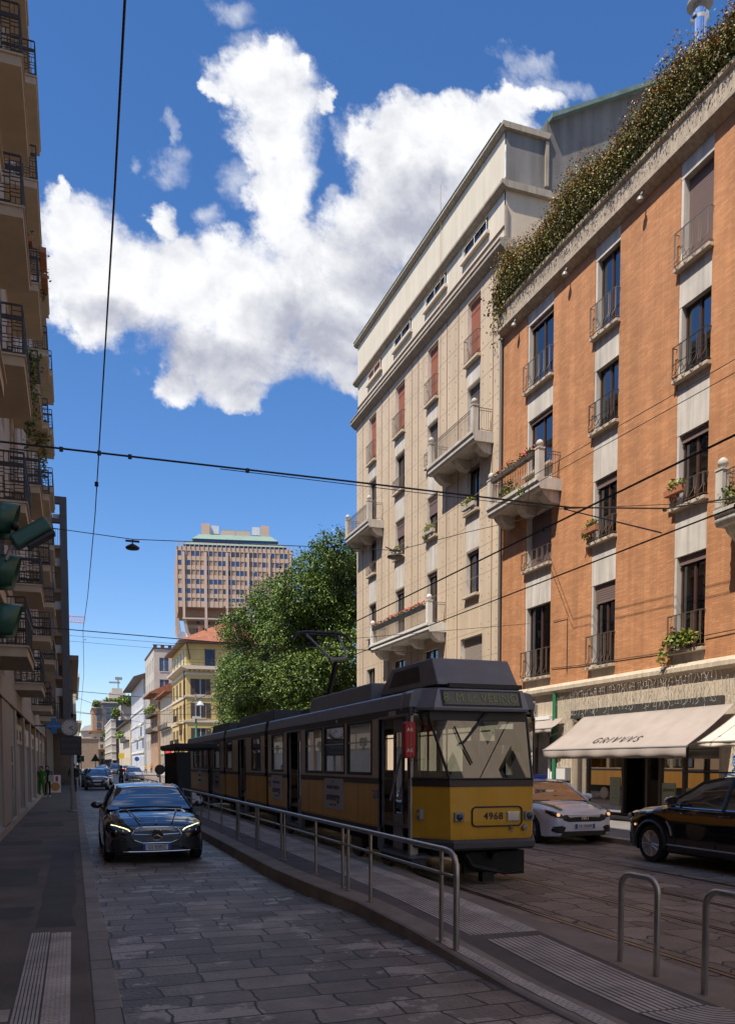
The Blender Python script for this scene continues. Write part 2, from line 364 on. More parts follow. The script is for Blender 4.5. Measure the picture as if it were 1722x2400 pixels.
M['cornice_o'] = mat('stained_cornice', (0.44, 0.36, 0.27), 0.85, noise=0.45, nscale=1.8, streak=0.45, bump=0.4, bscale=25)
M['plaster'] = mat('pale_render', (0.60, 0.545, 0.48), 0.85, noise=0.25, nscale=1.2, streak=0.38, bump=0.15, bscale=60)
M['reveal'] = mat('window_reveal', (0.66, 0.60, 0.53), 0.8, noise=0.15, nscale=3)
M['travertine'] = mat('travertine', (0.55, 0.455, 0.34), 0.75, noise=0.35, nscale=2.5, streak=0.3, bump=0.4, bscale=30)
M['cornice'] = mat('weathered_cornice', (0.38, 0.31, 0.23), 0.85, noise=0.4, nscale=1.6, streak=0.4, bump=0.4, bscale=25)
M['beige'] = mat('beige_stone', (0.58, 0.455, 0.325), 0.8, noise=0.16, nscale=0.5, streak=0.22, bump=0.15, bscale=60)
M['beige_top'] = mat('cream_render', (0.66, 0.58, 0.455), 0.85, noise=0.14, nscale=0.8, streak=0.15, bump=0.12, bscale=60)
M['greywall'] = mat('sooty_render', (0.20, 0.18, 0.16), 0.9, noise=0.55, nscale=0.45, streak=0.6, bump=0.3, bscale=30)
M['joint'] = mat('stone_joint', (0.26, 0.17, 0.115), 0.9)
M['copper'] = mat('copper_green', (0.15, 0.21, 0.18), 0.6, noise=0.3, nscale=2)
M['shut_brown'] = mat('brown_shutter', (0.185, 0.125, 0.11), 0.6)
M['shut_red'] = mat('red_shutter', (0.36, 0.13, 0.075), 0.65, noise=0.1, nscale=3)
M['wood'] = mat('dark_wood', (0.07, 0.034, 0.025), 0.45)
M['glass'] = glassy('window_glass', (0.45, 0.47, 0.45), 0.22, 0.0)
M['glass_d'] = glassy('shop_glass', (0.42, 0.43, 0.42), 0.9, 0.05)
M['curtain'] = mat('white_curtain', (0.62, 0.62, 0.60), 0.9, noise=0.2, nscale=6)
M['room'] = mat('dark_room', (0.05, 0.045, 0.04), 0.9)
M['stone'] = mat('balcony_stone', (0.55, 0.50, 0.43), 0.85, noise=0.35, nscale=2.2, streak=0.3, bump=0.3, bscale=40)
M['stone_w'] = mat('white_stone', (0.70, 0.67, 0.61), 0.8, noise=0.25, nscale=3, streak=0.2)
M['leaf'] = mat('leaf', (0.095, 0.155, 0.022), 0.55, noise=0.0, col2=(0.15, 0.22, 0.03), nscale=1.2)
M['leaf_l'] = mat('leaf_light', (0.20, 0.25, 0.035), 0.55)
M['leaf_d'] = mat('leaf_dark', (0.05, 0.085, 0.022), 0.6)
M['leaf_red'] = mat('leaf_red', (0.27, 0.105, 0.018), 0.5)
M['leaf_ol'] = mat('leaf_olive', (0.24, 0.20, 0.03), 0.5)
M['bark'] = mat('bark', (0.09, 0.07, 0.055), 0.9, noise=0.4, nscale=5, bump=0.6, bscale=25)
M['terra'] = mat('terracotta', (0.42, 0.17, 0.085), 0.8, noise=0.2, nscale=6)
M['fl_red'] = mat('red_flower', (0.75, 0.03, 0.035), 0.6)
M['fl_pink'] = mat('pink_flower', (0.80, 0.09, 0.22), 0.6)
M['awning'] = mat('awning_cloth', (0.36, 0.30, 0.262), 0.9, noise=0.14, nscale=1.2)
M['awning_c'] = mat('cream_awning', (0.68, 0.58, 0.45), 0.9)
M['white'] = mat('white_paint', (0.78, 0.78, 0.77), 0.5)
M['offwhite'] = mat('offwhite', (0.62, 0.60, 0.57), 0.7)
M['grey'] = mat('grey_metal', (0.27, 0.26, 0.25), 0.5, 0.2)
M['green_pipe'] = mat('green_pipe', (0.03, 0.17, 0.075), 0.45)
M['pipe'] = mat('zinc_pipe', (0.16, 0.15, 0.14), 0.5, 0.4)
M['red_led'] = glow('red_led', (1.0, 0.12, 0.03), 1.2)
M['amber'] = glow('amber_lamp', (1.0, 0.28, 0.02), 6.0)
M['warm'] = glow('warm_tube', (1.0, 0.45, 0.12), 1.1)
M['rubber'] = mat('tyre_rubber', (0.018, 0.018, 0.018), 0.8)
M['wire'] = mat('black_wire', (0.02, 0.018, 0.017), 0.6)
M['alu'] = mat('alloy', (0.55, 0.55, 0.56), 0.28, 0.9)
M['chrome'] = mat('chrome', (0.75, 0.75, 0.76), 0.08, 1.0)
M['ink'] = mat('black_ink', (0.03, 0.03, 0.032), 0.6)
# ================================================================ ground
def sheet(name, pts, m, kind='structure', z=None):
    mb = MB(); mb.quad(*[(p[0], p[1], z if z is not None else p[2]) for p in pts]); return struct(mb.build(name, m), kind)
sheet('ground', [(-1500, -1500), (1500, -1500), (1500, 2500), (-1500, 2500)], M['asphalt'], z=-0.03)
sheet('road', [(0.2, -12), (5.6, -12), (5.6, 420), (0.2, 420)], M['slabs'], z=0.0)
sheet('tramway_paving', [(5.2, -12), (12.3, -12), (12.3, 420), (5.2, 420)], M['slabs_track'], z=0.004)
# tram rails: grooved heads set flush in the paving
for i, x in enumerate((5.485, 6.93, 8.12, 9.565)):
    mb = MB()
    mb.box(x - 0.035, x + 0.02, -12, 300, -0.02, 0.012); mb.box(x + 0.052, x + 0.068, -12, 300, -0.02, 0.010)
    mb.k = 1; mb.box(x + 0.021, x + 0.051, -12, 300, -0.02, 0.006)
    o = mb.build('tram_rail', [M['rail'], M['groove']])
    tag(o, ('tram rail of polished steel running along the platform edge', 'tram rail under the tram on the side away from the platform',
            'tram rail of the empty track, the one beside the tram', 'tram rail of the empty track, closest to the parked cars')[i], 'tram rail', 'tram rails in the paving', 'structure')
# left pavement with its kerb
mb = MB(); mb.box(-2.4, 0.105, -12, 300, -0.02, 0.12); struct(mb.build('pavement', M['asphalt']))
rp = random.Random(3)
mb = MB()
for (x0, x1, y0, y1) in ((-1.7, -0.62, 3.0, 7.2), (-1.7, -0.5, 10.2, 11.1), (-1.7, -0.55, 13.0, 15.2), (-0.42, -0.02, 9.6, 17.5), (-1.6, -0.7, 19.5, 20.6), (-1.4, -0.3, 25, 27), (-1.7, -0.9, 31, 33)):
    n = 14; pts = []
    for k in range(n): pts.append((x0 + (x1 - x0) * k / n, y0 + rp.uniform(-.05, .05)))
    for k in range(n): pts.append((x1 + rp.uniform(-.03, .03), y0 + (y1 - y0) * k / n))
    for k in range(n): pts.append((x1 - (x1 - x0) * k / n, y1 + rp.uniform(-.05, .05)))
    for k in range(n): pts.append((x0 + rp.uniform(-.02, .02), y1 - (y1 - y0) * k / n))
    mb.quad(*[(p[0], p[1], 0.1225) for p in pts])
struct(mb.build('pavement_patches', M['asphalt_patch']))
mb = MB(); y = -12.0
while y < 120:
    w = rp.uniform(0.9, 1.5); dx = 0.0 if y > 9.3 else 0.02
    mb.box(0.106, 0.285 + dx + rp.uniform(-.008, .008), y + 0.006, y + w - 0.006, -0.02, 0.12 + rp.uniform(-.004, .004)); y += w
struct(mb.build('kerb', M['granite'], bevel=0.012))
# right pavement and kerb
mb = MB(); mb.box(12.4, 16.6, -12, 300, -0.02, 0.13); struct(mb.build('pavement', M['walk']))
mb = MB(); y = -12.0
while y < 160:
    w = rp.uniform(0.9, 1.4); mb.box(12.1, 12.395, y + 0.006, y + w - 0.006, -0.02, 0.13 + rp.uniform(-.004, .004)); y += w
struct(mb.build('kerb', mat('kerb_stone', (0.42, 0.34, 0.25), 0.8, noise=0.3, nscale=2, bump=0.3), bevel=0.015))
# tactile strips let into the left pavement
def ribs(mb, x0, x1, y0, y1, z, pitch, along='y', h=0.005, tile=0.4):
    """flat-topped ribs with dark gaps between them, cut into tiles"""
    mb.k = 1; mb.box(x0, x1, y0, y1, z - 0.03, z)
    mb.k = 0
    a, b = (x0, x1) if along == 'y' else (y0, y1); p = a
    while p + pitch * 0.7 <= b + 1e-6:
        q0, q1 = (y0, y1) if along == 'y' else (x0, x1); q = q0
        while q < q1 - 0.02:
            e = min(q1, q + tile)
            if along == 'y': mb.box(p, p + pitch * 0.68, q + 0.004, e - 0.004, z - 0.01, z + h)
            else: mb.box(q + 0.004, e - 0.004, p, p + pitch * 0.68, z - 0.01, z + h)
            q = e
        p += pitch
def domes(mb, x0, x1, y0, y1, z, pitch, r, tile=0.4):
    mb.k = 1; mb.box(x0, x1, y0, y1, z - 0.03, z - 0.001); mb.k = 0
    q = y0
    while q < y1 - 0.02:
        e = min(y1, q + tile); mb.box(x0 + 0.003, x1 - 0.003, q + 0.003, e - 0.003, z - 0.02, z + 0.002); q = e
    i = 0; yy = y0 + pitch * 0.5
    while yy < y1:
        xx = x0 + pitch * (0.5 if i % 2 == 0 else 1.0)
        while xx < x1 - r:
            mb.lathe((xx, yy, z), [(r, 0.001), (r * 0.8, 0.006), (0.001, 0.009)], 7); xx += pitch
        yy += pitch * 0.5; i += 1
mb = MB(); ribs(mb, -0.44, -0.255, 3.5, 9.3, 0.122, 0.0265, tile=0.3); domes(mb, -0.25, -0.05, 3.5, 9.25, 0.122, 0.066, 0.014, 0.3)
ribs(mb, -1.6, -0.455, 6.15, 6.45, 0.122, 0.03, 'x', tile=0.3)
tag(mb.build('tactile_paving', [M['tactile'], M['tac_gap']]), 'ribbed and studded pale tactile strip let into the dark pavement by the ochre house', 'tactile paving')
# ---------------------------------------------------------------- tram stop platform
secs = [(60, 3.0, 0.20), (30, 3.02, 0.20), (13.2, 3.02, 0.20), (11.5, 3.12, 0.195), (9.8, 3.30, 0.175), (8.2, 3.36, 0.13), (7.0, 3.37, 0.075), (6.0, 3.38, 0.035), (4.5, 3.42, 0.02), (1.5, 3.6, 0.016)]
def plat_h(y):
    for (a, b) in zip(secs, secs[1:]):
        if a[0] >= y >= b[0]: return b[2] + (a[2] - b[2]) * (y - b[0]) / (a[0] - b[0])
    return 0.016
mb = MB(); XE = 4.93
def row(y, xn, h): return [(xn, y, -0.02), (xn + 0.02, y, h - 0.012), (xn + 0.05, y, h), (xn + 0.33, y, h + 0.003), (4.66, y, h + 0.003), (XE - 0.02 if y > 8 else 5.2, y, h), (XE if y > 8 else 5.22, y, h - 0.02), (XE if y > 8 else 5.22, y, -0.02)]
rows = [row(*s) for s in secs]
b0 = 0
for r in rows: mb.v += r
for i in range(len(rows) - 1):
    for j in range(7):
        a = i * 8 + j; mb.f.append((a, a + 1, a + 9, a + 8)); mb.m.append(1 if j in (3,) else 0)
struct(mb.build('platform', [M['concrete'], M['concrete_d']]))
def pz(mb):     # drape a mesh's flat strips onto the ramped platform
    mb.v = [(x, y, z + plat_h(y) + 0.004) for x, y, z in mb.v]; return mb
mb = MB()
for (y0, y1) in [(7.72 + k * 0.4, 8.12 + k * 0.4) for k in range(70)]:
    ribs(mb, 3.86, 4.40, y0, y1, 0.0, 0.0495 if y0 < 20 else 0.09, tile=0.4)
    if y0 < 16: domes(mb, 4.41, 4.66, y0, y1, 0.0, 0.084, 0.017)
    else: mb.k = 0; mb.box(4.41, 4.66, y0 + .003, y1 - .003, -0.03, 0.002)
tag(pz(mb).build('tactile_paving', [M['tactile'], M['tac_gap']]), 'long pale ribbed and studded warning strip on the platform by the tram', 'tactile paving')
mb = MB()
for k in range(6): ribs(mb, 3.95, 4.58, 5.12 + k * 0.4, 5.52 + k * 0.4, 0.0, 0.0575, tile=0.4)
cx, cy = 4.66, 5.10                                          # the strip then bends towards the crossing
for k in range(11):
    r0 = 0.08 + k * 0.0575; n = 14; mb.k = 0
    for q in range(n):
        t0 = math.pi + (math.pi / 2) * q / n; t1 = math.pi + (math.pi / 2) * (q + 1) / n
        for (ra, rb) in ((r0, r0 + 0.04),):
            mb.quad(*[(cx + r * math.cos(t), cy + r * math.sin(t), 0.005) for r, t in ((ra, t0), (rb, t0), (rb, t1), (ra, t1))])
mb.k = 1; n = 14
for q in range(n):
    t0 = math.pi + (math.pi / 2) * q / n; t1 = math.pi + (math.pi / 2) * (q + 1) / n
    mb.quad(*[(cx + r * math.cos(t), cy + r * math.sin(t), 0.0) for r, t in ((0.06, t0), (0.72, t0), (0.72, t1), (0.06, t1))])
tag(pz(mb).build('tactile_paving', [M['tactile'], M['tac_gap']]), 'ribbed guide strip that curves away beyond the end of the platform', 'tactile paving')
mb = MB()
for k in range(9): domes(mb, 3.44 + k * 0.012, 3.58 + k * 0.012, 7.32 - k * 0.4, 7.72 - k * 0.4, 0.0, 0.072, 0.017)
tag(pz(mb).build('tactile_paving', [M['tactile'], M['tac_gap']]), 'narrow band of pale studs along the ramped kerb beside the road', 'tactile paving')
# ================================================================ facades on the right (plane x = 16.4)
def wall_holes(mb, P, u0, u1, v0, v1, holes, depth):
    """wall in plane P(u, v, d) with rectangular openings (u0, u1, v0, v1) and their reveals"""
    us = sorted({u0, u1, *[h[0] for h in holes], *[h[1] for h in holes]}); vs = sorted({v0, v1, *[h[2] for h in holes], *[h[3] for h in holes]})
    us = [u for u in us if u0 <= u <= u1]; vs = [v for v in vs if v0 <= v <= v1]
    for a, b in zip(us, us[1:]):
        run = None
        for c, d in zip(vs, vs[1:]):
            mu, mv = (a + b) / 2, (c + d) / 2
            solid = not any(h[0] < mu < h[1] and h[2] < mv < h[3] for h in holes)
            if solid: run = (run[0], d) if run else (c, d)
            if (not solid or d == vs[-1]) and run:
                mb.quad(P(a, run[0], 0), P(b, run[0], 0), P(b, run[1], 0), P(a, run[1], 0)); run = None
    k = mb.k; mb.k = 1
    for (a, b, c, d) in holes:
        mb.quad(P(a, c, 0), P(a, d, 0), P(a, d, depth), P(a, c, depth)); mb.quad(P(b, c, 0), P(b, c, depth), P(b, d, depth), P(b, d, 0))
        mb.quad(P(a, c, 0), P(a, c, depth), P(b, c, depth), P(b, c, 0)); mb.quad(P(a, d, 0), P(b, d, 0), P(b, d, depth), P(a, d, depth))
    mb.k = k; return mb
def PX(x0, s=1): return lambda u, v, d: (x0 + d * s, u, v)          # facade towards -x, u = y, depth goes +x
def PY(y0): return lambda u, v, d: (u, y0 + d, v)                    # facade towards -y, u = x
def pbox(mb, P, u0, u1, v0, v1, d0, d1):
    a = P(u0, v0, d0); b = P(u1, v1, d1)
    return mb.box(min(a[0], b[0]), max(a[0], b[0]), min(a[1], b[1]), max(a[1], b[1]), min(a[2], b[2]), max(a[2], b[2]))
def window(P, u0, u1, v0, v1, d, parent, style='open', mats=None, leaves=2, curtain=0.5, roll=0.0, bar=0.055, room=True, seed=0):
    """window part set back d in its opening: frame (> pane, curtain, shutter)"""
    mt = dict(frame=M['wood'], shut=M['shut_brown']); mt.update(mats or {})
    if style == 'shut':
        mb = MB(); n = max(6, int((v1 - v0) / 0.075)); h = (v1 - v0) / n
        for k in range(n):
            pbox(mb, P, u0, u1, v0 + k * h, v0 + (k + 0.82) * h, d - 0.03, d); pbox(mb, P, u0, u1, v0 + (k + .82) * h, v0 + (k + 1) * h, d - 0.018, d)
        return mb.build('shutter', mt['shut'], parent)
    vt = v1 - roll * (v1 - v0)
    mb = MB()
    pbox(mb, P, u0, u0 + bar, v0, v1, d - 0.06, d); pbox(mb, P, u1 - bar, u1, v0, v1, d - 0.06, d)
    pbox(mb, P, u0 + bar, u1 - bar, v0, v0 + bar * 1.3, d - 0.06, d); pbox(mb, P, u0 + bar, u1 - bar, v1 - bar, v1, d - 0.06, d)
    w = (u1 - u0 - 2 * bar) / leaves
    for k in range(leaves):
        a = u0 + bar + k * w; b = a + w; s = bar * 0.8
        if k: pbox(mb, P, a - s, a + s, v0 + bar * 1.3, v1 - bar, d - 0.075, d - 0.002)
    f = mb.build('window', mt['frame'], parent)
    mb = MB(); mb.quad(P(u0 + bar, v0 + bar, d - 0.03), P(u1 - bar, v0 + bar, d - 0.03), P(u1 - bar, vt - bar * .5, d - 0.03), P(u0 + bar, vt - bar * .5, d - 0.03)); mb.build('pane', M['glass'], f)
    if room:
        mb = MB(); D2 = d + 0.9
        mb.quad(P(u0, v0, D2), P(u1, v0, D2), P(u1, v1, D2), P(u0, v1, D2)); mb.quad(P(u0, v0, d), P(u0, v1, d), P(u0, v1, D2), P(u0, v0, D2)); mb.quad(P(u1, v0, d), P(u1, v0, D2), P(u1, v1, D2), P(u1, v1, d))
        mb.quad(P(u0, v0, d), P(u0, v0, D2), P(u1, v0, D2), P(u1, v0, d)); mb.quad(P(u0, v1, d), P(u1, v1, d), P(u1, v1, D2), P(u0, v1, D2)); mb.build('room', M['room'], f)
    if curtain:
        mb = MB(); rr = random.Random(seed)
        for side in (0, 1):
            wid = (u1 - u0) * curtain * rr.uniform(0.35, 0.55); n = 14
            a = u0 + bar if side == 0 else u1 - bar - wid
            for k in range(n):
                x0 = a + wid * k / n; x1 = a + wid * (k + 1) / n
                dd = lambda q: d + 0.08 + 0.025 * math.sin(q * 1.9 + side)
                mb.quad(P(x0, v0 + .03, dd(k)), P(x1, v0 + .03, dd(k + 1)), P(x1, v1 - .04, dd(k + 1)), P(x0, v1 - .04, dd(k)))
        mb.build('curtain', M['curtain'], f, smooth=60)
    if roll:
        mb = MB(); n = max(2, int((v1 - vt) / 0.07)); h = (v1 - vt) / n
        for k in range(n): pbox(mb, P, u0 + .01, u1 - .01, vt + k * h, vt + (k + .85) * h, d - 0.13, d - 0.09)
        pbox(mb, P, u0, u1, vt - 0.03, vt, d - 0.14, d - 0.085)
        mb.build('shutter', mt['shut'], f)
    return f
def juliet(P, u0, u1, v, h, parent, m, kind='u', out=0.16, name='railing'):
    """small balcony railing in front of a window: 'u' = belly loops, 'bar' = straight bars, 'x' = crossed loops"""
    mb = MB(); r = 0.012
    for vv in (v + h, v + 0.06): mb.tube([P(u0, vv, 0.02), P(u0, vv, -out), P(u1, vv, -out), P(u1, vv, 0.02)], r * 1.25, 5)
    if kind == 'bar':
        n = int((u1 - u0) / 0.13)
        for k in range(n + 1): u = u0 + (u1 - u0) * k / n; mb.tube([P(u, v + .06, -out), P(u, v + h, -out)], r, 5)
    else:
        n = max(3, int((u1 - u0) / 0.34)); w = (u1 - u0) / n
        for k in range(n):
            c = u0 + w * (k + .5); pts = []
            for q in range(11):
                t = math.pi * q / 10; pts.append(P(c - w * .36 * math.cos(t), v + .30 - .22 * math.sin(t), -out - 0.10 * math.sin(t)))
            mb.tube([P(c - w * .36, v + h, -out)] + pts + [P(c + w * .36, v + h, -out)], r, 5)
            mb.tube([P(u0 + w * k, v + .06, -out), P(u0 + w * k, v + h, -out)], r, 5)
        mb.tube([P(u1, v + .06, -out), P(u1, v + h, -out)], r, 5)
        if kind == 'x': mb.tube([P(u0, v + .42, -out), P(u1, v + .42, -out)], r, 5)
    return mb.build(name, m, parent, smooth=50)
def leaves(mb, c, ext, n, size, rr, mats=1, flat=0.5, fill=None):
    """n leaf-shaped faces scattered round c inside an ellipsoid ext"""
    for i in range(n):
        while True:
            p = Vector((rr.uniform(-1, 1), rr.uniform(-1, 1), rr.uniform(-1, 1)))
            if p.length < 1: break
        p = Vector((c[0] + p.x * ext[0], c[1] + p.y * ext[1], c[2] + p.z * ext[2]))
        d = Vector((rr.gauss(0, 1), rr.gauss(0, 1), rr.gauss(0, .6) - .2)).normalized(); s = size * rr.uniform(.6, 1.4)
        n_ = Vector((rr.gauss(0, 1), rr.gauss(0, 1), rr.gauss(0, 1) + flat * 2)); q = d.cross(n_)
        if q.length < 1e-3: continue
        q = q.normalized() * s * .36
        mb.k = rr.randrange(mats) if mats > 1 else 0
        mb.quad(p, p + d * s * .45 + q, p + d * s, p + d * s * .45 - q)
    return mb
def window_box(loc, length, label, along='y', pot='terra', leafmats=('leaf_l', 'leaf_ol'), flowers=None, hang=0.0, n=130, seed=1, name='window_box', cat='window box', group='planted boxes on the right-hand facades', high=0.16):
    rr = random.Random(seed); t = thing(name, label, cat, loc, group); x, y, z = loc
    mb = MB(); w = 0.09
    lx, ly = (w, length / 2) if along == 'y' else (length / 2, w)
    mb.prism([(-1, 0), (1, 0), (1.15, 0.17), (-1.15, 0.17)], 1, -1, 1)
    mb.v = [(x + px * lx, y + py * ly, z + pz_) for px, py, pz_ in mb.v]
    mb.build('trough', M[pot], t, bevel=0.01)
    mb = MB(); leaves(mb, (x, y, z + .17 + high * .5), (lx * 1.5 + .02, ly * 1.05, high), n, 0.085, rr, len(leafmats))
    if hang: leaves(mb, (x - .05, y + ly * .5, z - hang * .4), (.08, ly * .5, hang), n // 2, 0.08, rr, len(leafmats))
    mb.build('foliage', [M[q] for q in leafmats], t)
    if flowers:
        mb = MB()
        for k in range(flowers[1]): mb.k = rr.randrange(len(flowers[0])); p = (x + rr.uniform(-1, 1) * lx, y + rr.uniform(-1, 1) * ly, z + .17 + high + rr.uniform(-.05, .08)); mb.ball(p, rr.uniform(.025, .05), 6)
        mb.build('flowers', [M[q] for q in flowers[0]], t)
    return t
def stone_balcony(parent, y0, y1, z0, zf, xw=16.4, xo=15.42, posts=True, rail=M['iron_l'], nbr=3, white=False):
    """balcony part: moulded slab on brackets, two ball-topped posts, iron railing"""
    ms = M['stone_w'] if white else M['stone']
    mb = MB(); zt = zf
    mb.prism([(xo, zt), (xo, zt - .12), (xo + .06, zt - .17), (xo + .06, z0 + .1), (xo + .12, z0), (xw, z0), (xw, zt)], 1, y0, y1)
    slab = mb.build('balcony', ms, parent)
    mb = MB()
    for k in range(nbr):
        c = y0 + .35 + (y1 - y0 - .7) * k / (nbr - 1)
        mb.prism([(xo + .25, z0), (xw, z0), (xw, z0 - .42), (xw - .35, z0 - .38), (xo + .35, z0 - .16)], 1, c - .22, c + .22)
    mb.build_each('bracket', ms, slab)
    mb = MB(); inset = (y0 + .02, y1 - .26)
    for yy in inset: mb.box(xo + .04, xo + .28, yy, yy + .24, zt, zt + .98); mb.box(xo + .02, xo + .30, yy - .02, yy + .26, zt + .98, zt + 1.03)
    for yy in inset: mb.lathe((xo + .16, yy + .12, zt + 1.03), [(.05, 0), (.06, .03), (.12, .08), (.135, .15), (.11, .22), (.05, .27), (.002, .28)], 12)
    mb.build_each('post_shaft', ms, slab, smooth=40)
    mb = MB(); r = .011; a = y0 + .26; b = y1 - .26; x = xo + .16
    for h in (.10, .86, .96): mb.tube([(x, a, zt + h), (x, b, zt + h)], r * 1.3, 5)
    n = int((b - a) / .12)
    for k in range(n + 1): yy = a + (b - a) * k / n; mb.tube([(x, yy, zt + .1), (x, yy, zt + .96)], r, 4)
    for yy in (y0 + .12, y1 - .12):
        for h in (.10, .86, .96): mb.tube([(x + .12, yy, zt + h), (xw, yy, zt + h)], r * 1.3, 5)
        for k in range(1, 7): xx = x + .12 + (xw - x - .12) * k / 7; mb.tube([(xx, yy, zt + .1), (xx, yy, zt + .96)], r, 4)
    mb.build('railing', rail, slab, smooth=50)
    return slab

XF = 16.4
PF = PX(XF)
# ---------------------------------------------------------------- orange brick building
ob = thing('brick_apartment_building', 'orange brick apartment house with pale window bays above the shops', 'building', (XF, 20, 0.13))
YA, YB = 6.0, 30.2
strips = [(26.55, 28.36), (22.72, 24.05), (18.68, 19.98), (14.6, 16.1), (10.6, 12.0)]
lev = [(5.12, 7.80), (9.20, 11.22), (12.77, 14.78), (15.85, 18.29)]
mb = MB(); edges = [YA] + [q for s in sorted(strips) for q in s] + [YB]
for a, b in zip(edges[::2], edges[1::2]): mb.box(XF, XF + .5, a, b, 4.74, 18.76)
mb.build_each('brick_wall', M['brick'], ob)
wallp = MB(); wallr = MB()
for i, (a, b) in enumerate(strips):
    zz = [4.74]
    for (s, h) in lev: zz += [s, h]
    zz.append(18.76)
    for c, d in zip(zz[::2], zz[1::2]): wallp.box(XF + .02, XF + .5, a, b, c, d)
    for (s, h) in lev:                                     # pale reveals of the openings
        wallp.box(XF + .03, XF + .5, b - .10, b - .003, s, h)
wallp.build_each('window_bay', M['plaster'], ob)
sty = {(0, 0): ('open', 1.0, 0), (0, 1): ('shut', 0, 0), (0, 2): ('open', 0, .05), (0, 3): ('open', .9, .06),
       (1, 0): ('open', .95, .22), (1, 1): ('open', .3, .12), (1, 2): ('open', .6, .0), (1, 3): ('open', 1.1, 0),
       (2, 0): ('open', .35, .08), (2, 1): ('open', .2, .10), (2, 2): ('open', .9, 0), (2, 3): ('shut', 0, 0),
       (3, 0): ('open', .5, 0), (3, 1): ('shut', 0, 0), (3, 2): ('open', .5, 0), (3, 3): ('open', .5, 0),
       (4, 0): ('shut', 0, 0), (4, 1): ('open', .5, .2), (4, 2): ('open', .5, 0), (4, 3): ('shut', 0, 0)}
for i, (a, b) in enumerate(strips):
    for j, (s, h) in enumerate(lev):
        st, cu, ro = sty[(i, j)]
        s2 = 11.95 if (i, j) == (0, 2) else s
        window(PF, a + .02, b - .12, s2, h, .24, ob, st, dict(shut=M['shut_brown']), curtain=cu, roll=ro, seed=i * 7 + j)
        mb = MB(); mb.box(XF - .17, XF + .2, a - .06, b + .06, s - .10, s - .003); mb.build('sill', M['travertine'], ob, bevel=.01)
        if (i, j) != (0, 2): juliet(PF, a - .03, b + .03, s, (1.0, .62, .9, .95)[j] if st != 'shut' or j else .6, ob, M['iron_b'] if j < 2 else (M['iron'] if j == 2 else M['iron_l']), 'u' if j != 2 else 'x')
# ledge, fascia, frieze, cornice and parapet
mb = MB(); mb.prism([(XF - .12, 4.70), (XF - .2, 4.62), (XF - .2, 4.50), (XF - .1, 4.42), (XF + .4, 4.42), (XF + .4, 4.72), (XF - .06, 4.74)], 1, YA, 30.18); mb.build('ledge', M['travertine'], ob)
mb = MB(); mb.prism([(XF, 18.74), (XF - .10, 18.78), (XF - .26, 18.88), (XF - .30, 18.92), (XF - .30, 19.02), (XF - .2, 19.06), (XF - .08, 19.08), (XF - .08, 19.82), (XF - .16, 19.86), (XF - .16, 19.98), (XF + .5, 19.98), (XF + .5, 18.74)], 1, YA, 30.2); mb.build('cornice', M['cornice_o'], ob)
mb = MB(); mb.box(XF - .15, 40, YA, YB - .02, 19.90, 19.97); mb.build('roof', M['grey'], ob)
mb = MB()
for yy in (28.9, 25.4, 21.4, 17.2): mb.tube([(XF - .2, yy, 18.85), (XF - .28, yy, 18.72)], .03, 6); mb.lathe((XF - .30, yy, 18.55), [(.03, .14), (.09, .08), (.10, 0), (.001, -.02)], 10)
mb.build_each('spotlight', M['grey'], ob, smooth=40)
slab = stone_balcony(ob, 25.9, 29.75, 11.52, 11.92, rail=M['iron_b'])
stone_balcony(ob, 12.2, 17.35, 7.9, 8.3, rail=M['iron_b'])
for k, (yy, lab) in enumerate(((28.9, 'flower box with red geraniums at the far end of the orange house balcony'), (28.0, 'flower box hung on the orange house balcony rail, second from the far end'), (27.1, 'flower box of pink geraniums on the orange house balcony, third along the rail'), (26.55, 'small flower box beside the near post of the orange house balcony'))):
    window_box((15.5, yy, 12.72), (.85, .8, .8, .5)[k], lab, pot='iron_b', leafmats=('leaf_d', 'leaf'), flowers=(('fl_red',) if k < 1 else ('fl_pink', 'fl_red'), (5, 4, 9, 7)[k]), n=90, seed=k + 3)
mb = MB(); rr = random.Random(5)
leaves(mb, (15.62, 28.4, 12.25), (.12, .7, .3), 240, .1, rr, 2); leaves(mb, (15.4, 27.0, 11.75), (.1, .25, .18), 90, .07, rr, 2)
tag(mb.build('trailing_plant', [M['leaf_d'], M['leaf_l']]), 'green creeper growing through the orange house balcony railing', 'plant')
window_box((16.2, 19.75, 9.52), .75, 'terracotta box of bright yellow-green plants at a third-bay window of the orange house', seed=11, n=170)
window_box((16.2, 23.85, 9.5), .8, 'terracotta box of yellow-green plants at a second-bay window of the orange house', seed=12, n=170, hang=.1)
mb = MB(); rr = random.Random(8); leaves(mb, (16.15, 19.4, 5.42), (.16, .7, .22), 420, .12, rr, 3); leaves(mb, (16.1, 20.0, 5.0), (.12, .2, .3), 90, .1, rr, 3)
tag(mb.build('trailing_plant', [M['leaf_ol'], M['leaf_l'], M['leaf']]), 'straggly green plant spilling through the lowest third-bay railing of the orange house', 'plant')
mb = MB(); rr = random.Random(9); leaves(mb, (15.6, 16.9, 8.6), (.2, .5, .3), 260, .1, rr, 2)
tag(mb.build('trailing_plant', [M['leaf'], M['leaf_d']]), 'dark plant on the orange house balcony cut by the picture edge', 'plant')
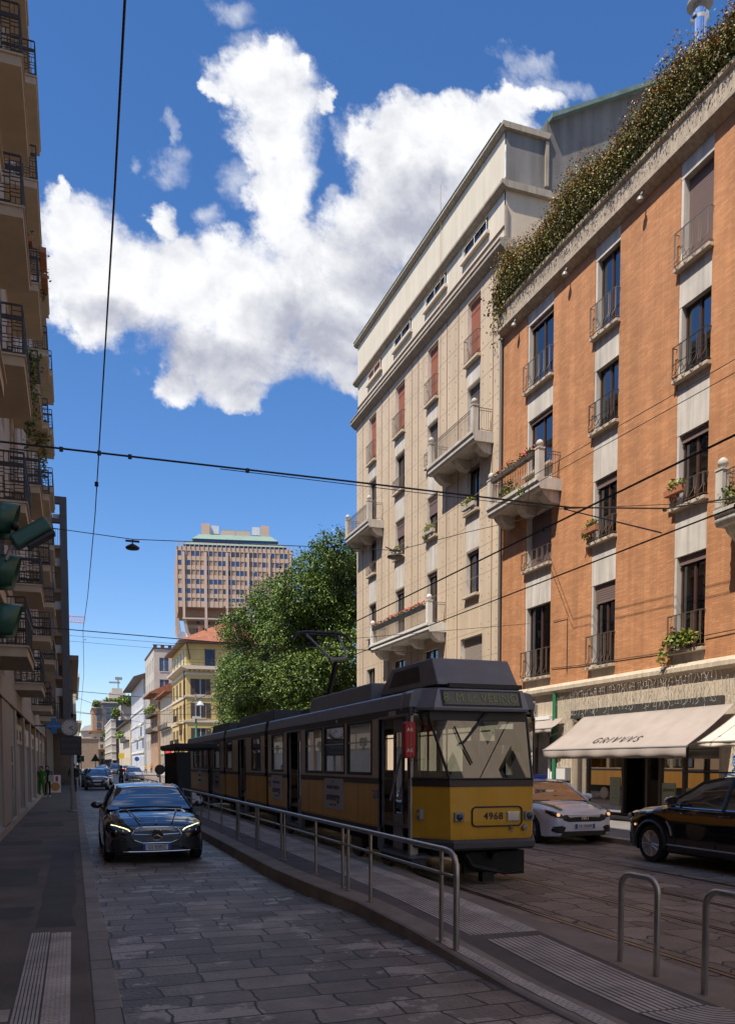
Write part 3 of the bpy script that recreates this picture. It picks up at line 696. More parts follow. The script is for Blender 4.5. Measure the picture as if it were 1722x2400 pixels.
# downpipe at the party wall, wires on the wall
mb = MB(); mb.tube([(XF - .09, 30.25, 2.0), (XF - .09, 30.25, 19.0)], .06, 8); mb.build('downpipe', M['pipe'], ob, smooth=60)
mb = MB(); mb.tube([(XF - .03, 25.4, 5.1), (XF - .03, 25.4, 7.0), (XF - .03, 26.3, 7.02)], .012, 4); mb.tube([(XF - .03, 26.4, 5.35), (XF - .03, 24.5, 5.25), (XF - .03, 20.1, 5.15)], .012, 4)
mb.tube([(XF - .06, 18.6, 5.4), (XF - .03, 14, 5.4)], .012, 4); mb.build('cable', M['wire'], ob)
# ---- ground floor: travertine piers, shop openings
shops = [(18.02, 25.05, .24, 3.72), (26.25, 29.7, .24, 3.62), (11.0, 16.4, .24, 3.7)]
mb = MB(); wall_holes(mb, PF, YA, YB, .13, 4.42, [(a, b, c, d) for a, b, c, d in shops], .35); mb.build('shop_front_wall', [M['travertine'], M['travertine']], ob)
mb = MB()
for (a, b, c, d) in shops: mb.box(XF - .05, XF + .3, a + .003, b - .003, .125, .24)
mb.build_each('threshold', M['offwhite'], ob)
sf = M['iron_l']; shopframe = mat('bronze_frame', (0.075, 0.055, 0.045), 0.45)
def shopfront(a, b, posts, z0, z1, door, parent):
    f = MB()
    f.box(XF + .22, XF + .34, a, b, z0, z0 + .07); f.box(XF + .22, XF + .34, a, b, z1 - .35, z1)
    for q in posts: f.box(XF + .22, XF + .34, q - .055, q + .055, z0 + .07, z1 - .35)
    fr = f.build('shop_window', shopframe, parent)
    g = MB()
    for p, q in zip(posts, posts[1:]):
        if door and door[0] <= (p + q) / 2 <= door[1]: continue
        g.quad((XF + .28, p + .055, z0 + .07), (XF + .28, q - .055, z0 + .07), (XF + .28, q - .055, z1 - .35), (XF + .28, p + .055, z1 - .35))
    g.build_each('pane', M['glass_d'], fr)
    r = MB(); r.k = 0
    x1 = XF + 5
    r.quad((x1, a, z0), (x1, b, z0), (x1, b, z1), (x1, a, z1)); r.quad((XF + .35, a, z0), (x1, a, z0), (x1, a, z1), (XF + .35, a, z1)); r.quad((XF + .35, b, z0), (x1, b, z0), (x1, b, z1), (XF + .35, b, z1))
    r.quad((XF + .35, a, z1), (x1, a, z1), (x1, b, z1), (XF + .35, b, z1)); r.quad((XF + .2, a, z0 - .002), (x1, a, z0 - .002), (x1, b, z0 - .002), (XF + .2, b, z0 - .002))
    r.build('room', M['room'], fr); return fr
sf = shopfront(18.02, 25.05, [18.08, 19.66, 20.7, 21.32, 22.5, 24.44, 24.98], .24, 3.72, (20.7, 22.5), ob)
mb = MB(); mb.box(XF + 1.6, XF + 2.2, 18.6, 20.6, .24, 1.2); mb.box(XF + 1.2, XF + 1.9, 21.7, 22.5, .24, 1.35); mb.box(XF + .9, XF + 1.5, 21.0, 21.4, .24, 1.0); mb.box(XF + 2.6, XF + 3, 22.8, 24.6, .24, 2.2); mb.build_each('counter', mat('shop_counter', (.10, .07, .05), .5), sf)
mb = MB(); mb.tube([(XF + 1.3, 18.3, 1.72), (XF + 1.3, 20.2, 1.72)], .012, 6); mb.tube([(XF + .9, 18.1, 3.1), (XF + .9, 18.8, 3.1)], .012, 6); mb.build('light_tube', M['warm'], sf)
rr = random.Random(4); mb = MB()
for k in range(9): mb.ball((XF + rr.uniform(1, 3), rr.uniform(18.4, 24.6), rr.uniform(2.2, 3.0)), .022, 6)
mb.build('bulbs', glow('warm_bulb', (1, .75, .4), 2.5), sf)
poster = MB()
for (yc, zc, w, h) in ((22.95, .86, .52, .95), (19.35, .72, .5, .7), (20.35, .80, .6, .8)): poster.box(XF + .262, XF + .272, yc - w / 2, yc + w / 2, zc - h / 2 + .12, zc + h / 2 + .12)
pp = poster.build_each('poster', mat('poster_green', (.34, .36, .27), .7), sf)
for (yc, zc) in ((19.35, 1.05), (20.35, 1.1)): text('lettering', 'GRIVVVS', M['ink'], pp[1 if yc < 20 else 2], (XF + .255, yc, zc), FACE_NEG_X, .13, .002, shear=.3)
for k in range(5): text('lettering', '-------', M['ink'], pp[0], (XF + .255, 22.95, 1.3 - k * .13), FACE_NEG_X, .09, .001)
sf2 = shopfront(26.25, 29.7, [26.32, 26.75, 27.9, 29.0, 29.64], .24, 3.62, None, ob)
mb = MB(); mb.box(XF + .12, XF + .2, 26.72, 26.80, .24, 2.5); mb.box(XF + .12, XF + .2, 26.1, 26.72, 2.42, 2.5); mb.box(XF + .16, XF + .2, 26.30, 26.36, .24, 2.42); mb.build('door_frame', M['white'], ob)
mb = MB(); mb.box(XF + .1, XF + .11, 26.42, 26.62, 1.25, 1.6); mb.build('notice', M['white'], ob)
sf3 = shopfront(11.0, 16.4, [11.1, 13, 15, 16.3], .24, 3.7, None, ob)
# green downpipe, meter boxes, graffiti, hanging light curtain
mb = MB(); mb.tube([(XF - .1, 26.05, .13), (XF - .1, 26.05, 4.42)], .075, 10); mb.build('downpipe', M['green_pipe'], ob, smooth=60)
t = thing('meter_box', 'two grey metal meter boxes mounted on the wall beside the green pipe', 'meter box', (XF - .12, 25.4, .13))
for (z0, z1, y0, y1) in ((1.30, 1.76, 25.1, 25.72), (.60, 1.22, 25.08, 25.72)):
    mb = MB(); mb.box(XF - .22, XF - .002, y0, y1, z0, z1); b = mb.build('cabinet', M['grey'], t, bevel=.012)
    mb = MB(); mb.box(XF - .235, XF - .22, y0 + .04, y1 - .04, z0 + .04, z1 - .04); mb.build('door', M['offwhite'], b, bevel=.006)
mb = MB(); mb.tube([(XF - .08, 25.5, 1.22), (XF - .08, 25.5, 1.30)], .05, 8); mb.tube([(XF - .08, 25.4, .13), (XF - .08, 25.4, .6)], .05, 8); mb.build('conduit', M['grey'], t)
rr = random.Random(21); mb = MB()
for c in ((17.3, 1.9), (17.0, 1.65), (17.6, 1.45)):
    pts = []
    for k in range(16): pts.append((XF - .008, c[0] + .25 * math.sin(k * 1.7 + rr.random()), c[1] + .22 * math.cos(k * 1.1 + rr.random())))
    mb.tube(pts, .018, 4)
mb.build('graffiti', mat('blue_spray', (.10, .22, .5), .8), ob)
lt = thing('string_lights', 'curtain of unlit string lights hanging over the stone band above the awnings', 'string lights', (XF, 21, 4.3))
rr = random.Random(31); mb = MB()
def strand(y, ztop, zbot, x=XF - .05):
    pts = []; z = ztop; k = 0
    while z > zbot:
        pts.append((x + rr.uniform(-.03, .02), y + rr.uniform(-.045, .045), z)); z -= .13; k += 1
    if len(pts) > 1: mb.tube(pts, .005, 3)
    for p in pts:
        if rr.random() < .8:
            q = Vector(p); d = Vector((-.05, rr.uniform(-.07, .07), rr.uniform(-.07, .03))); mb.tube([q, q + d], .006, 3)
y = 17.4
while y < 25.95: strand(y, 4.38, rr.uniform(3.42, 3.7), XF - .16 if 18 < y < 25 else XF - .05); y += .13
for yy in (25.2, 25.4, 25.6, 25.8): strand(yy, 3.6, .7)
for yy in (17.5, 17.75): strand(yy, 3.6, 2.0)
mb.build('strand', mat('light_string', (.50, .47, .41), .6), lt)
mb = MB(); mb.box(XF - .14, XF - .004, 17.85, 24.95, 3.44, 3.72); mb.build('shutter_box', mat('dark_box', (.06, .055, .05), .5), ob)
# ---------------------------------------------------------------- awnings
def awning(label, y0, y1, xo, xw, zo, zw, drop, m, fold=0.0, seams=7):
    t = thing('awning', label, 'awning', (xw, (y0 + y1) / 2, zw), 'shop awnings on the right')
    mb = MB(); n = 40; k2 = 8; g = []
    for i in range(n + 1):
        yy = y0 + (y1 - y0) * i / n; r = []
        for j in range(k2 + 1):
            u = j / k2; sag = -.05 * math.sin(math.pi * u) * (.6 + .4 * math.cos(i / n * seams * 2 * math.pi)); r.append((xw + (xo - xw) * u, yy + fold * u, zw + (zo - zw) * u + sag))
        r.append((xo - .02, yy + fold, zo - .04))
        for q in (1, 2): r.append((xo - .02 - .02 * math.sin(i * .9) * q, yy + fold, zo - .04 - drop * q / 2))
        g.append(r)
    mb.loft(g, closed=False, caps=False); c = mb.build('canopy', m, t, smooth=35)
    so = c.modifiers.new('thick', 'SOLIDIFY'); so.thickness = .006
    mb = MB(); mb.tube([(xo - .01, y0 + fold - .02, zo - .02), (xo - .01, y1 + fold + .02, zo - .02)], .03, 8); mb.build('front_bar', M['grey'], t, smooth=60)
    mb = MB()
    for yy in (y0 + .12, y1 - .12): mb.tube([(xw, yy, zw - .45), ((xo + xw) / 2, yy + .3 + fold * .5, (zo + zw) / 2 - .45), (xo, yy + fold, zo - .03)], .022, 6)
    mb.build('arm', M['grey'], t)
    return t
aw = awning('wide taupe shop awning lettered across its slope, above the dark shop window', 17.35, 24.2, 14.75, 16.26, 2.36, 3.46, .27, M['awning'], 0.0)
ang = math.atan2(3.46 - 2.36, 16.26 - 14.75)
o = text('lettering', 'GRIVVVS', mat('awning_ink', (.05, .045, .045), .8), aw, (15.04, 20.75, 2.594), (0, 0, 0), .40, .002, shear=.35, sx=1.05, space=1.45)
Mx = Matrix((( 0, math.cos(ang), -math.sin(ang)), (-1, 0, 0), (0, math.sin(ang), math.cos(ang))))
o.rotation_euler = Mx.to_euler()
awning('small taupe awning folded almost shut over the white shop door', 25.5, 29.8, 15.85, 16.3, 3.16, 3.50, .12, M['awning'], 0.0)
awning('cream awning at the right edge, next shop along from the taupe one', 11.0, 16.75, 14.6, 16.3, 2.44, 3.55, .10, M['awning_c'])
mb = MB(); mb.box(XF - .16, XF - .003, 26.3, 29.75, 3.5, 3.62); mb.build('awning_case', M['white'], ob)
# price or queue display: four small modules one above the other
t = thing('number_display', 'column of four small red number displays projecting from the wall behind the tram', 'number display', (16.3, 27.4, 2.5))
for k, tx in enumerate(('', '3', '7', '5')):
    z = 4.02 - k * .475
    mb = MB(); mb.box(15.62, 16.32, 27.34, 27.46, z - .20, z + .20); b = mb.build('module', M['grey'], t, bevel=.03)
    mb = MB(); mb.box(15.70, 16.24, 27.325, 27.338, z - .12, z + .12); mb.build('screen', M['black'], b)
    if tx: text('lettering', tx, M['red_led'], b, (15.98, 27.318, z), FACE_NEG_Y, .26, .003)
mb = MB(); mb.box(16.3, 16.4, 27.36, 27.44, 2.5, 4.1); mb.build('bracket', M['grey'], t)
# ---------------------------------------------------------------- roof hedge, flue
hd = thing('roof_hedge', 'long red and green hedge overhanging the roof edge of the orange house', 'hedge', (XF + .1, 20, 20.2))
rr = random.Random(77); mb = MB()
y = 8.0
while y < 30.5:
    hgt = 1.40 + .25 * math.sin(y * 1.3) + rr.uniform(-.12, .2) + (.45 if y < 15 else 0)
    xx = XF - .03 + rr.uniform(-.1, .1)
    for q in range(50):
        px = Vector((xx + .12 + rr.gauss(0, .12), y + rr.gauss(0, .2), 19.95 + hgt * rr.uniform(.02, .72))); d = Vector((rr.gauss(0, 1), rr.gauss(0, 1), rr.gauss(0, 1))).normalized(); w = d.cross(Vector((rr.gauss(0, 1), rr.gauss(0, 1), rr.gauss(0, 1)))).normalized() * .07
        mb.k = 0; mb.quad(px, px + d * .09 + w, px + d * .18, px + d * .09 - w)
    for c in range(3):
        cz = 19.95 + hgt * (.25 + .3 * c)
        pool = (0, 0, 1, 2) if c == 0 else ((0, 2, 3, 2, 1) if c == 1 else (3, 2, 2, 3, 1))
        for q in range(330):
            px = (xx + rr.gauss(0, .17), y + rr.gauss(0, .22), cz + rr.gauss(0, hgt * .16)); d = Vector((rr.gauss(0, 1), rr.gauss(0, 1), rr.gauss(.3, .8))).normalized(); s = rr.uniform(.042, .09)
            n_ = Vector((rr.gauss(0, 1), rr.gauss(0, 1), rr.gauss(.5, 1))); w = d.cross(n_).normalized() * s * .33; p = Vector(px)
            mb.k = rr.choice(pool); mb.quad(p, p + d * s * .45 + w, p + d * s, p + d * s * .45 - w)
    if rr.random() < .5:
        p = Vector((xx, y, 20.3 + hgt)); mb.k = 3; 
        for q in range(6): e = p + Vector((rr.uniform(-.06, .06), rr.uniform(-.06, .06), .05 * q)); mb.quad(e, e + Vector((.05, .02, .03)), e + Vector((.04, .05, .08)), e + Vector((0, .03, .05)))
    y += .17
for q in range(300):
    p = Vector((XF - .25 + rr.gauss(0, .12), 30.3 + rr.gauss(0, .3), 20.6 - abs(rr.gauss(0, .75)))); s = .11; d = Vector((rr.gauss(0, 1), rr.gauss(0, 1), -.6)).normalized(); w = d.cross(Vector((rr.gauss(0, 1), 1, 1))).normalized() * .04; mb.k = rr.choice((0, 2, 2)); mb.quad(p, p + d * s * .5 + w, p + d * s, p + d * s * .5 - w)
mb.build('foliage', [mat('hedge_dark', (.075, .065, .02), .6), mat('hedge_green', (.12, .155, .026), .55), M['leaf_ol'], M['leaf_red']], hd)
mb = MB()
for k in range(60): yy = 8.2 + k * .37; mb.tube([(XF, yy, 19.7), (XF + rr.uniform(-.1, .1), yy + rr.uniform(-.2, .2), 20.9), (XF + rr.uniform(-.2, .1), yy + rr.uniform(-.3, .3), 21.4)], .015, 4, .004)
mb.build('stems', M['bark'], hd)
t = thing('flue', 'shiny steel flue with a round cap rising behind the roof hedge', 'chimney', (20, 23.6, 20.2))
mb = MB(); mb.lathe((20, 23.6, 20.2), [(.22, 0), (.22, 6.3), (.30, 6.35), (.30, 6.45), (.2, 6.5), (.2, 6.8)], 16); mb.build('pipe', M['chrome'], t, smooth=40)
mb = MB(); mb.lathe((20, 23.6, 27.0), [(.42, 0), (.40, .12), (.2, .25), (.002, .3)], 16); mb.build('cap', M['grey'], t, smooth=40)
# ---------------------------------------------------------------- beige stone building
bb = thing('stone_apartment_building', 'tall beige stone apartment house with red roller shutters and a set-back attic', 'building', (XF, 40, 0.13))
BY0, BY1 = 30.32, 48.42
bays = [(45.0, 46.2), (40.72, 42.0), (36.55, 37.76), (32.25, 33.45)]
blev = [(9.2, 11.1), (12.75, 14.70), (16.18, 18.12), (19.1, 21.7)]
holes = []
for i, (a, b) in enumerate(bays):
    for j, (s, h) in enumerate(blev):
        s2 = s
        if (i, j) in ((3, 2),): s2 = 15.45
        if (i, j) in ((0, 2),): s2 = 15.45
        if (i, j) in ((1, 0), (2, 0)): s2 = 8.45
        holes.append((a, b, s2, h))
low = [(45.2, 46.6, 5.3, 7.4), (31.9, 34.0, 5.3, 7.42), (36.4, 38.2, 5.3, 7.4), (40.6, 42.4, 5.3, 7.4)]
mb = MB(); wall_holes(mb, PF, BY0, BY1, .13, 22.5, holes + low, .3); mb.quad((XF, BY1, .13), (40, BY1, .13), (40, BY1, 22.75), (XF, BY1, 22.75)); mb.quad((XF, BY0, 4), (30, BY0, 4), (30, BY0, 22.75), (XF, BY0, 22.75))
mb.build('stone_wall', [M['beige'], M['reveal']], bb)
mb = MB()                                                  # pale panels between the windows of one bay
for i, (a, b) in enumerate(bays):
    for j in range(3):
        top = [q for q in holes if q[0] == a][j + 1][2]; bot = [q for q in holes if q[0] == a][j][3]
        if top - bot > .5: mb.box(XF - .012, XF + .05, a, b, bot + .04, top - .16)
mb.build_each('panel', M['plaster'], bb)
mb = MB()                                                  # slab joints and fixing dots
for yy in (31.1, 34.35, 35.55, 38.9, 39.7, 43.0, 44.1, 47.3): mb.box(XF - .012, XF + .05, yy - .03, yy + .03, 4.2, 22.3)
mb.build('pilaster_joints', M['joint'], bb)
mb = MB(); rr = random.Random(2); z = 5.0; row_ = 0
while z < 22:
    yy = BY0 + .35
    while yy < BY1 - .2:
        if not any(h[0] - .1 < yy < h[1] + .1 for h in holes): mb.box(XF - .02, XF + .01, yy - .015, yy + .015, z - .015, z + .015)
        yy += .66
    z += .66 if row_ % 2 else .5; row_ += 1
mb.build('fixing', M['joint'], bb)
mb = MB(); z = 5.25
while z < 22: mb.box(XF - .004, XF + .01, BY0, BY1, z, z + .014); z += 1.16
mb.build('course_joint', mat('fine_joint', (.34, .27, .20), .9), bb)
bst = {(3, 3): 'red', (2, 3): 'red', (1, 3): 'red', (0, 3): 'red', (3, 2): 'shut', (2, 2): 'shut', (1, 2): 'open', (0, 2): 'open', (3, 1): 'open', (2, 1): 'roll', (1, 1): 'roll', (0, 1): 'open', (3, 0): 'open', (2, 0): 'open', (1, 0): 'open', (0, 0): 'open'}
for i, (a, b) in enumerate(bays):
    for j, (s, h) in enumerate(blev):
        hh = [q for q in holes if q[0] == a][j]; st = bst[(i, j)]
        if st == 'red': window(PF, a + .01, b - .01, hh[2], hh[3], .2, bb, 'shut', dict(shut=M['shut_red']))
        elif st == 'shut': window(PF, a + .01, b - .01, hh[2], hh[3], .2, bb, 'shut', dict(shut=mat('grey_shutter', (.11, .09, .085), .6)))
        else: window(PF, a + .01, b - .01, hh[2], hh[3], .24, bb, 'open', dict(frame=M['wood'], shut=M['shut_brown']), roll=.42 if st == 'roll' else 0.06, curtain=.35 if (i + j) % 2 else 0, seed=40 + i * 5 + j)
        if hh[2] == s:
            mb = MB(); mb.box(XF - .2, XF + .2, a - .08, b + .08, s - .12, s - .003); mb.build('sill', M['travertine'], bb, bevel=.01)
            if j == 3: juliet(PF, a - .03, b + .03, s, 1.0, bb, M['iron_b'], 'bar')
            elif (i, j) in ((1, 2), (0, 1), (2, 2)): juliet(PF, a - .03, b + .03, s, .62, bb, M['iron_b'], 'bar')
for (a, b, c, d) in low: window(PF, a + .01, b - .01, c, d, .24, bb, 'shut' if a == 31.9 else 'open', dict(shut=mat('taupe_shutter', (.30, .25, .21), .7)), curtain=.3)
stone_balcony(bb, 31.0, 35.6, 14.98, 15.40, rail=M['iron_l'])
stone_balcony(bb, 43.72, 47.8, 14.9, 15.32, rail=M['iron_l'])
stone_balcony(bb, 35.48, 43.4, 7.98, 8.40, rail=M['iron_l'], white=True, nbr=4)
for k in range(4): window_box((15.55, 37.0 + 1.75 * k, 9.12), 1.7, ('flower box of red blooms nearest the near post of the low white balcony', 'flower box of red and pink blooms second along the low white balcony', 'flower box of red blooms third along the low white balcony', 'flower box at the far end of the low white balcony')[k], pot='iron', leafmats=('leaf_d', 'leaf'), flowers=(('fl_red', 'fl_red', 'fl_pink'), 17), n=150, seed=50 + k, high=.13)
window_box((16.2, 32.85, 12.85), 1.15, 'yellow and orange plants in a box in the near bay of the beige house', seed=61, pot='stone', leafmats=('leaf_l', 'leaf_ol', 'leaf'), n=260, high=.22)
window_box((16.2, 37.15, 12.85), 1.15, 'box of bright yellow-green plants at a middle bay of the beige house', seed=62, pot='stone', leafmats=('leaf_l', 'leaf_l', 'leaf_ol'), n=260, hang=.1, high=.2)
window_box((16.2, 41.35, 12.85), 1.2, 'yellow-green window plants of the beige house behind the hanging street lamp', seed=63, pot='stone', leafmats=('leaf_l', 'leaf_ol'), n=240, high=.2)
# main cornice, attic storey, upper parapet
def cornice_run(prof, name, m, y0=BY0, y1=BY1, xw=XF, ret=True):
    mb = MB(); mb.prism([(xw - d, z) for d, z in prof] + [(xw + .4, prof[-1][1]), (xw + .4, prof[0][1])], 1, y0 - (prof[len(prof) // 2][0] if ret else 0), y1 + prof[len(prof) // 2][0]); return mb.build(name, m, bb)
yg0 = 30.281
cornice_run([(0, 22.02), (.08, 22.06), (.26, 22.22), (.30, 22.26), (.30, 22.40), (.34, 22.43), (.34, 22.48), (.05, 22.54)], 'main_cornice', M['cornice'])
att = [(44.3, 46.41, 23.80, 24.44), (40.0, 42.28, 23.80, 24.44), (35.82, 38.1, 23.80, 24.44), (31.75, 33.95, 23.80, 24.44)]
PA = PX(XF + .06)
mb = MB(); wall_holes(mb, PA, BY0 + .05, BY1 - .05, 22.45, 26.95, att, .35)
mb.quad((XF + .06, BY1 - .05, 22.45), (30, BY1 - .05, 22.45), (30, BY1 - .05, 27), (XF + .06, BY1 - .05, 27)); mb.build('attic_wall', [M['beige_top'], M['beige_top']], bb)
for k, (a, b, c, d) in enumerate(att):
    if k == 0: window(PA, a + .01, b - .01, c, d, .08, bb, 'shut', dict(shut=M['shut_red']))
    else: window(PA, a + .01, b - .01, c, d, .09, bb, 'open', dict(frame=M['wood']), leaves=3, curtain=0)
    mb = MB(); mb.box(XF - .10, XF + .2, a - .15, b + .15, c - .17, c - .03); mb.build('sill', M['beige_top'], bb)
    mb = MB(); 
    for q in range(3): yy = a + (b - a) * q / 2; mb.tube([(XF - .02, yy, c - .05), (XF - .02, yy, c + .42)], .014, 5)
    mb.tube([(XF - .02, a, c + .42), (XF - .02, b, c + .42)], .014, 5); mb.build('railing', M['white'], bb)
mb = MB(); mb.box(XF - .0, XF + .2, BY0, BY1, 23.15, 23.18); mb.build('string_course', M['joint'], bb)
cornice_run([(0, 24.50), (.05, 24.52), (.17, 24.62), (.20, 24.64), (.20, 24.74), (.02, 24.79)], 'attic_cornice', M['cornice'], y0=yg0, ret=False)
cornice_run([(0, 26.76), (.04, 26.78), (.12, 26.86), (.15, 26.88), (.15, 26.97), (.0, 27.02)], 'parapet_cornice', M['cornice'], y0=yg0, ret=False)
mb = MB(); mb.box(XF - .17, XF + .5, BY0 + .02, BY1 + .15, 27.015, 27.05); mb.build('coping', M['copper'], bb)
# gable end rising behind the orange house
mb = MB(); yg = 30.28
mb.quad((XF + .06, yg, 20.2), (40, yg, 20.2), (40, yg, 24.55), (XF + .06, yg, 24.55)); mb.k = 1
mb.quad((XF + .06, yg, 24.55), (40, yg, 24.55), (40, yg, 39), (18.4, yg, 27.7), (18.3, yg, 26.9), (XF + .06, yg, 26.9))
mb.build('gable_wall', [M['beige'], M['greywall']], bb)
mb = MB(); mb.prism([(XF - .15, 26.87), (XF - .15, 27.01), (18.40, 27.01), (18.36, 26.88), (18.30, 26.78), (XF - .04, 26.78)], 1, yg - .15, yg - .003); mb.prism([(XF - .20, 24.63), (XF - .20, 24.77), (24, 24.77), (24, 24.62), (22, 24.50), (XF, 24.50)], 1, yg - .20, yg - .003); mb.box(18.2, 18.34, yg - .1, yg - .002, 25.0, 26.7); mb.box(XF + .02, XF + .12, yg - .09, yg - .003, 22.7, 23.9); mb.build('gable_cornice', M['cornice'], bb)
mb = MB(); mb.prism([(18.36, 27.52), (18.36, 27.70), (40.1, 39.25), (40.1, 39.0)], 1, yg - .3, yg + .3); mb.build('gable_coping', M['copper'], bb)
mb = MB(); mb.prism([(18.3, 26.9), (18.3, 27.6), (40, 38.9), (40, 20)], 1, yg + .02, BY1 - .3); mb.build('roof', M['greywall'], bb)
mb = MB(); mb.tube([(XF - .05, 36.2, 22.1), (XF - .06, 36.2, 25.5), (XF - .07, 36.2, 28.4)], .012, 4); mb.tube([(XF - .05, 36.2, 22.1), (XF - .05, 36.25, 16)], .01, 4); mb.build('cable', mat('rusty_cable', (.32, .21, .10), .8), bb)

# next house on the right, behind the camera (seen mirrored in the tram's windscreen)
nb = thing('corner_apartment_building', 'beige house next to the orange one, beyond the picture edge', 'building', (XF, -12, .13))
hl = [(y, y + 1.4, z, z + 2.2) for y in range(-34, 4, 4) for z in (5.2, 8.8, 12.4, 16.0)] + [(y, y + 2.8, .4, 3.6) for y in range(-34, 3, 4)]
mb = MB(); wall_holes(mb, PF, -36, 5.95, .13, 20.5, hl, .25); mb.quad((XF, 5.95, 4), (30, 5.95, 4), (30, 5.95, 20.5), (XF, 5.95, 20.5)); mb.build('stone_wall', [M['beige'], M['reveal']], nb)
mb = MB()
for h in hl: mb.quad((XF + .2, h[0], h[2]), (XF + .2, h[1], h[2]), (XF + .2, h[1], h[3]), (XF + .2, h[0], h[3]))
mb.build('glazing', M['room'], nb)
mb = MB(); mb.box(XF - .5, XF + .6, -36, 5.95, 20.5, 21.0); mb.build('cornice', M['cornice'], nb)
# ================================================================ left-hand side of the street
M['lbeige'] = mat('ochre_render', (0.52, 0.43, 0.32), 0.85, noise=0.15, nscale=0.7, streak=0.15, bump=0.1, bscale=50)
M['lstone'] = mat('left_stone', (0.43, 0.36, 0.29), 0.7, noise=0.25, nscale=1.5, streak=0.2, bump=0.15, bscale=50)
M['lpale'] = mat('left_pale_pier', (0.40, 0.345, 0.285), 0.75, noise=0.2, nscale=2, streak=0.2)
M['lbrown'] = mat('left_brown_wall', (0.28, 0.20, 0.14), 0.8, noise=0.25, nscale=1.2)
M['shutm'] = mat('grey_roller_shutter', (0.30, 0.31, 0.33), 0.5, 0.2, noise=0.15, nscale=3)
M['sign_cream'] = mat('sign_cream', (0.60, 0.53, 0.40), 0.6)
M['sign_green'] = mat('sign_green', (0.05, 0.10, 0.07), 0.6)
M['marble_d'] = mat('grey_marble', (0.16, 0.15, 0.145), 0.4, noise=0.4, nscale=9)
lb = thing('balcony_apartment_building', 'tall shaded ochre apartment house with rows of grille-fronted balconies', 'building', (0, 0, 0))
XL = -1.70
PL = lambda u, v, d: (XL - d, u, v)
LY0, LY1 = -26.0, 56.0
cols = [(1.2, 4.2), (10.6, 13.6), (19.6, 22.6), (28.4, 31.6), (39.6, 42.6), (48.6, 52.6)]
zs = [4.25 + 3.07 * k for k in range(7)]
holes = []
for (a, b) in cols:
    for z in zs: holes.append((a + .35, a + 1.55, z + .18, z + 2.6)); holes.append((a + 1.85, a + 2.75, z + .9, z + 2.6))
for ya in (6.6, 16.2, 25.2, 35.2, 45.6):
    for z in zs: holes.append((ya, ya + 1.3, z + .95, z + 2.55))
bay = [(-25 + 4.7 * k, -21.2 + 4.7 * k) for k in range(8)] + [(13.4, 17.4), (18.2, 22.7), (25.3, 27.4), (28.3, 32.3), (33.0, 37.0), (37.7, 41.7), (42.4, 46.4), (47.1, 51.1), (51.8, 55.4)]
shop_h = [(a, b, .32, 3.55) for a, b in bay]
mb = MB(); wall_holes(mb, PL, LY0, LY1, .1, 25.9, holes + shop_h, .35)
mb.quad((XL, LY1, .1), (XL, LY1, 25.9), (-14, LY1, 25.9), (-14, LY1, .1)); mb.quad((XL, LY0, .1), (-14, LY0, .1), (-14, LY0, 25.9), (XL, LY0, 25.9)); mb.quad((XL, LY0, 25.9), (-14, LY0, 25.9), (-14, LY1, 25.9), (XL, LY1, 25.9)); mb.quad((-14, LY0, .1), (-14, LY1, .1), (-14, LY1, 25.9), (-14, LY0, 25.9))
mb.build('wall', [M['lpale'], M['lbeige']], lb)
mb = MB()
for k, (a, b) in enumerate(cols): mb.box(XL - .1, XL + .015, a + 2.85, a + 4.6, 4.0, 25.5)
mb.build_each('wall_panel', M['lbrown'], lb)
mb = MB(); mb.box(XL - .2, XL + .05, LY0, LY1, 3.62, 4.15); mb.box(XL - .2, XL + .09, LY0, LY1, 3.55, 3.62); mb.build('fascia', M['lstone'], lb)
mb = MB()
for (a, b), (c, d) in zip(bay, bay[1:]): mb.box(XL - .13, XL + .05, b + .003, c - .003, .12, 3.55); mb.box(XL - .13, XL + .09, b - .02, c + .02, .12, .3)
mb.build_each('pier', M['lpale'], lb, bevel=.01)
mb = MB(); mb.box(XL - .3, XL + .10, LY0, LY1, .1, .30); mb.build('plinth', M['lstone'], lb)
mb = MB(); mb.box(-14, XL + .72, LY0, LY1 + .3, 25.9, 26.3); mb.build('eaves', M['lstone'], lb)
# windows of the upper floors: dark glazing (one part per opening near the camera, plain beyond)
for i, h in enumerate(holes):
    if h[0] < 5: continue
    f = MB(); f.box(XL - .30, XL - .24, h[0] + .003, h[1] - .003, h[2], h[3]); 
    w = f.build('window', M['shut_brown'] if (i * 7) % 5 < 2 else M['marble_d'], lb)
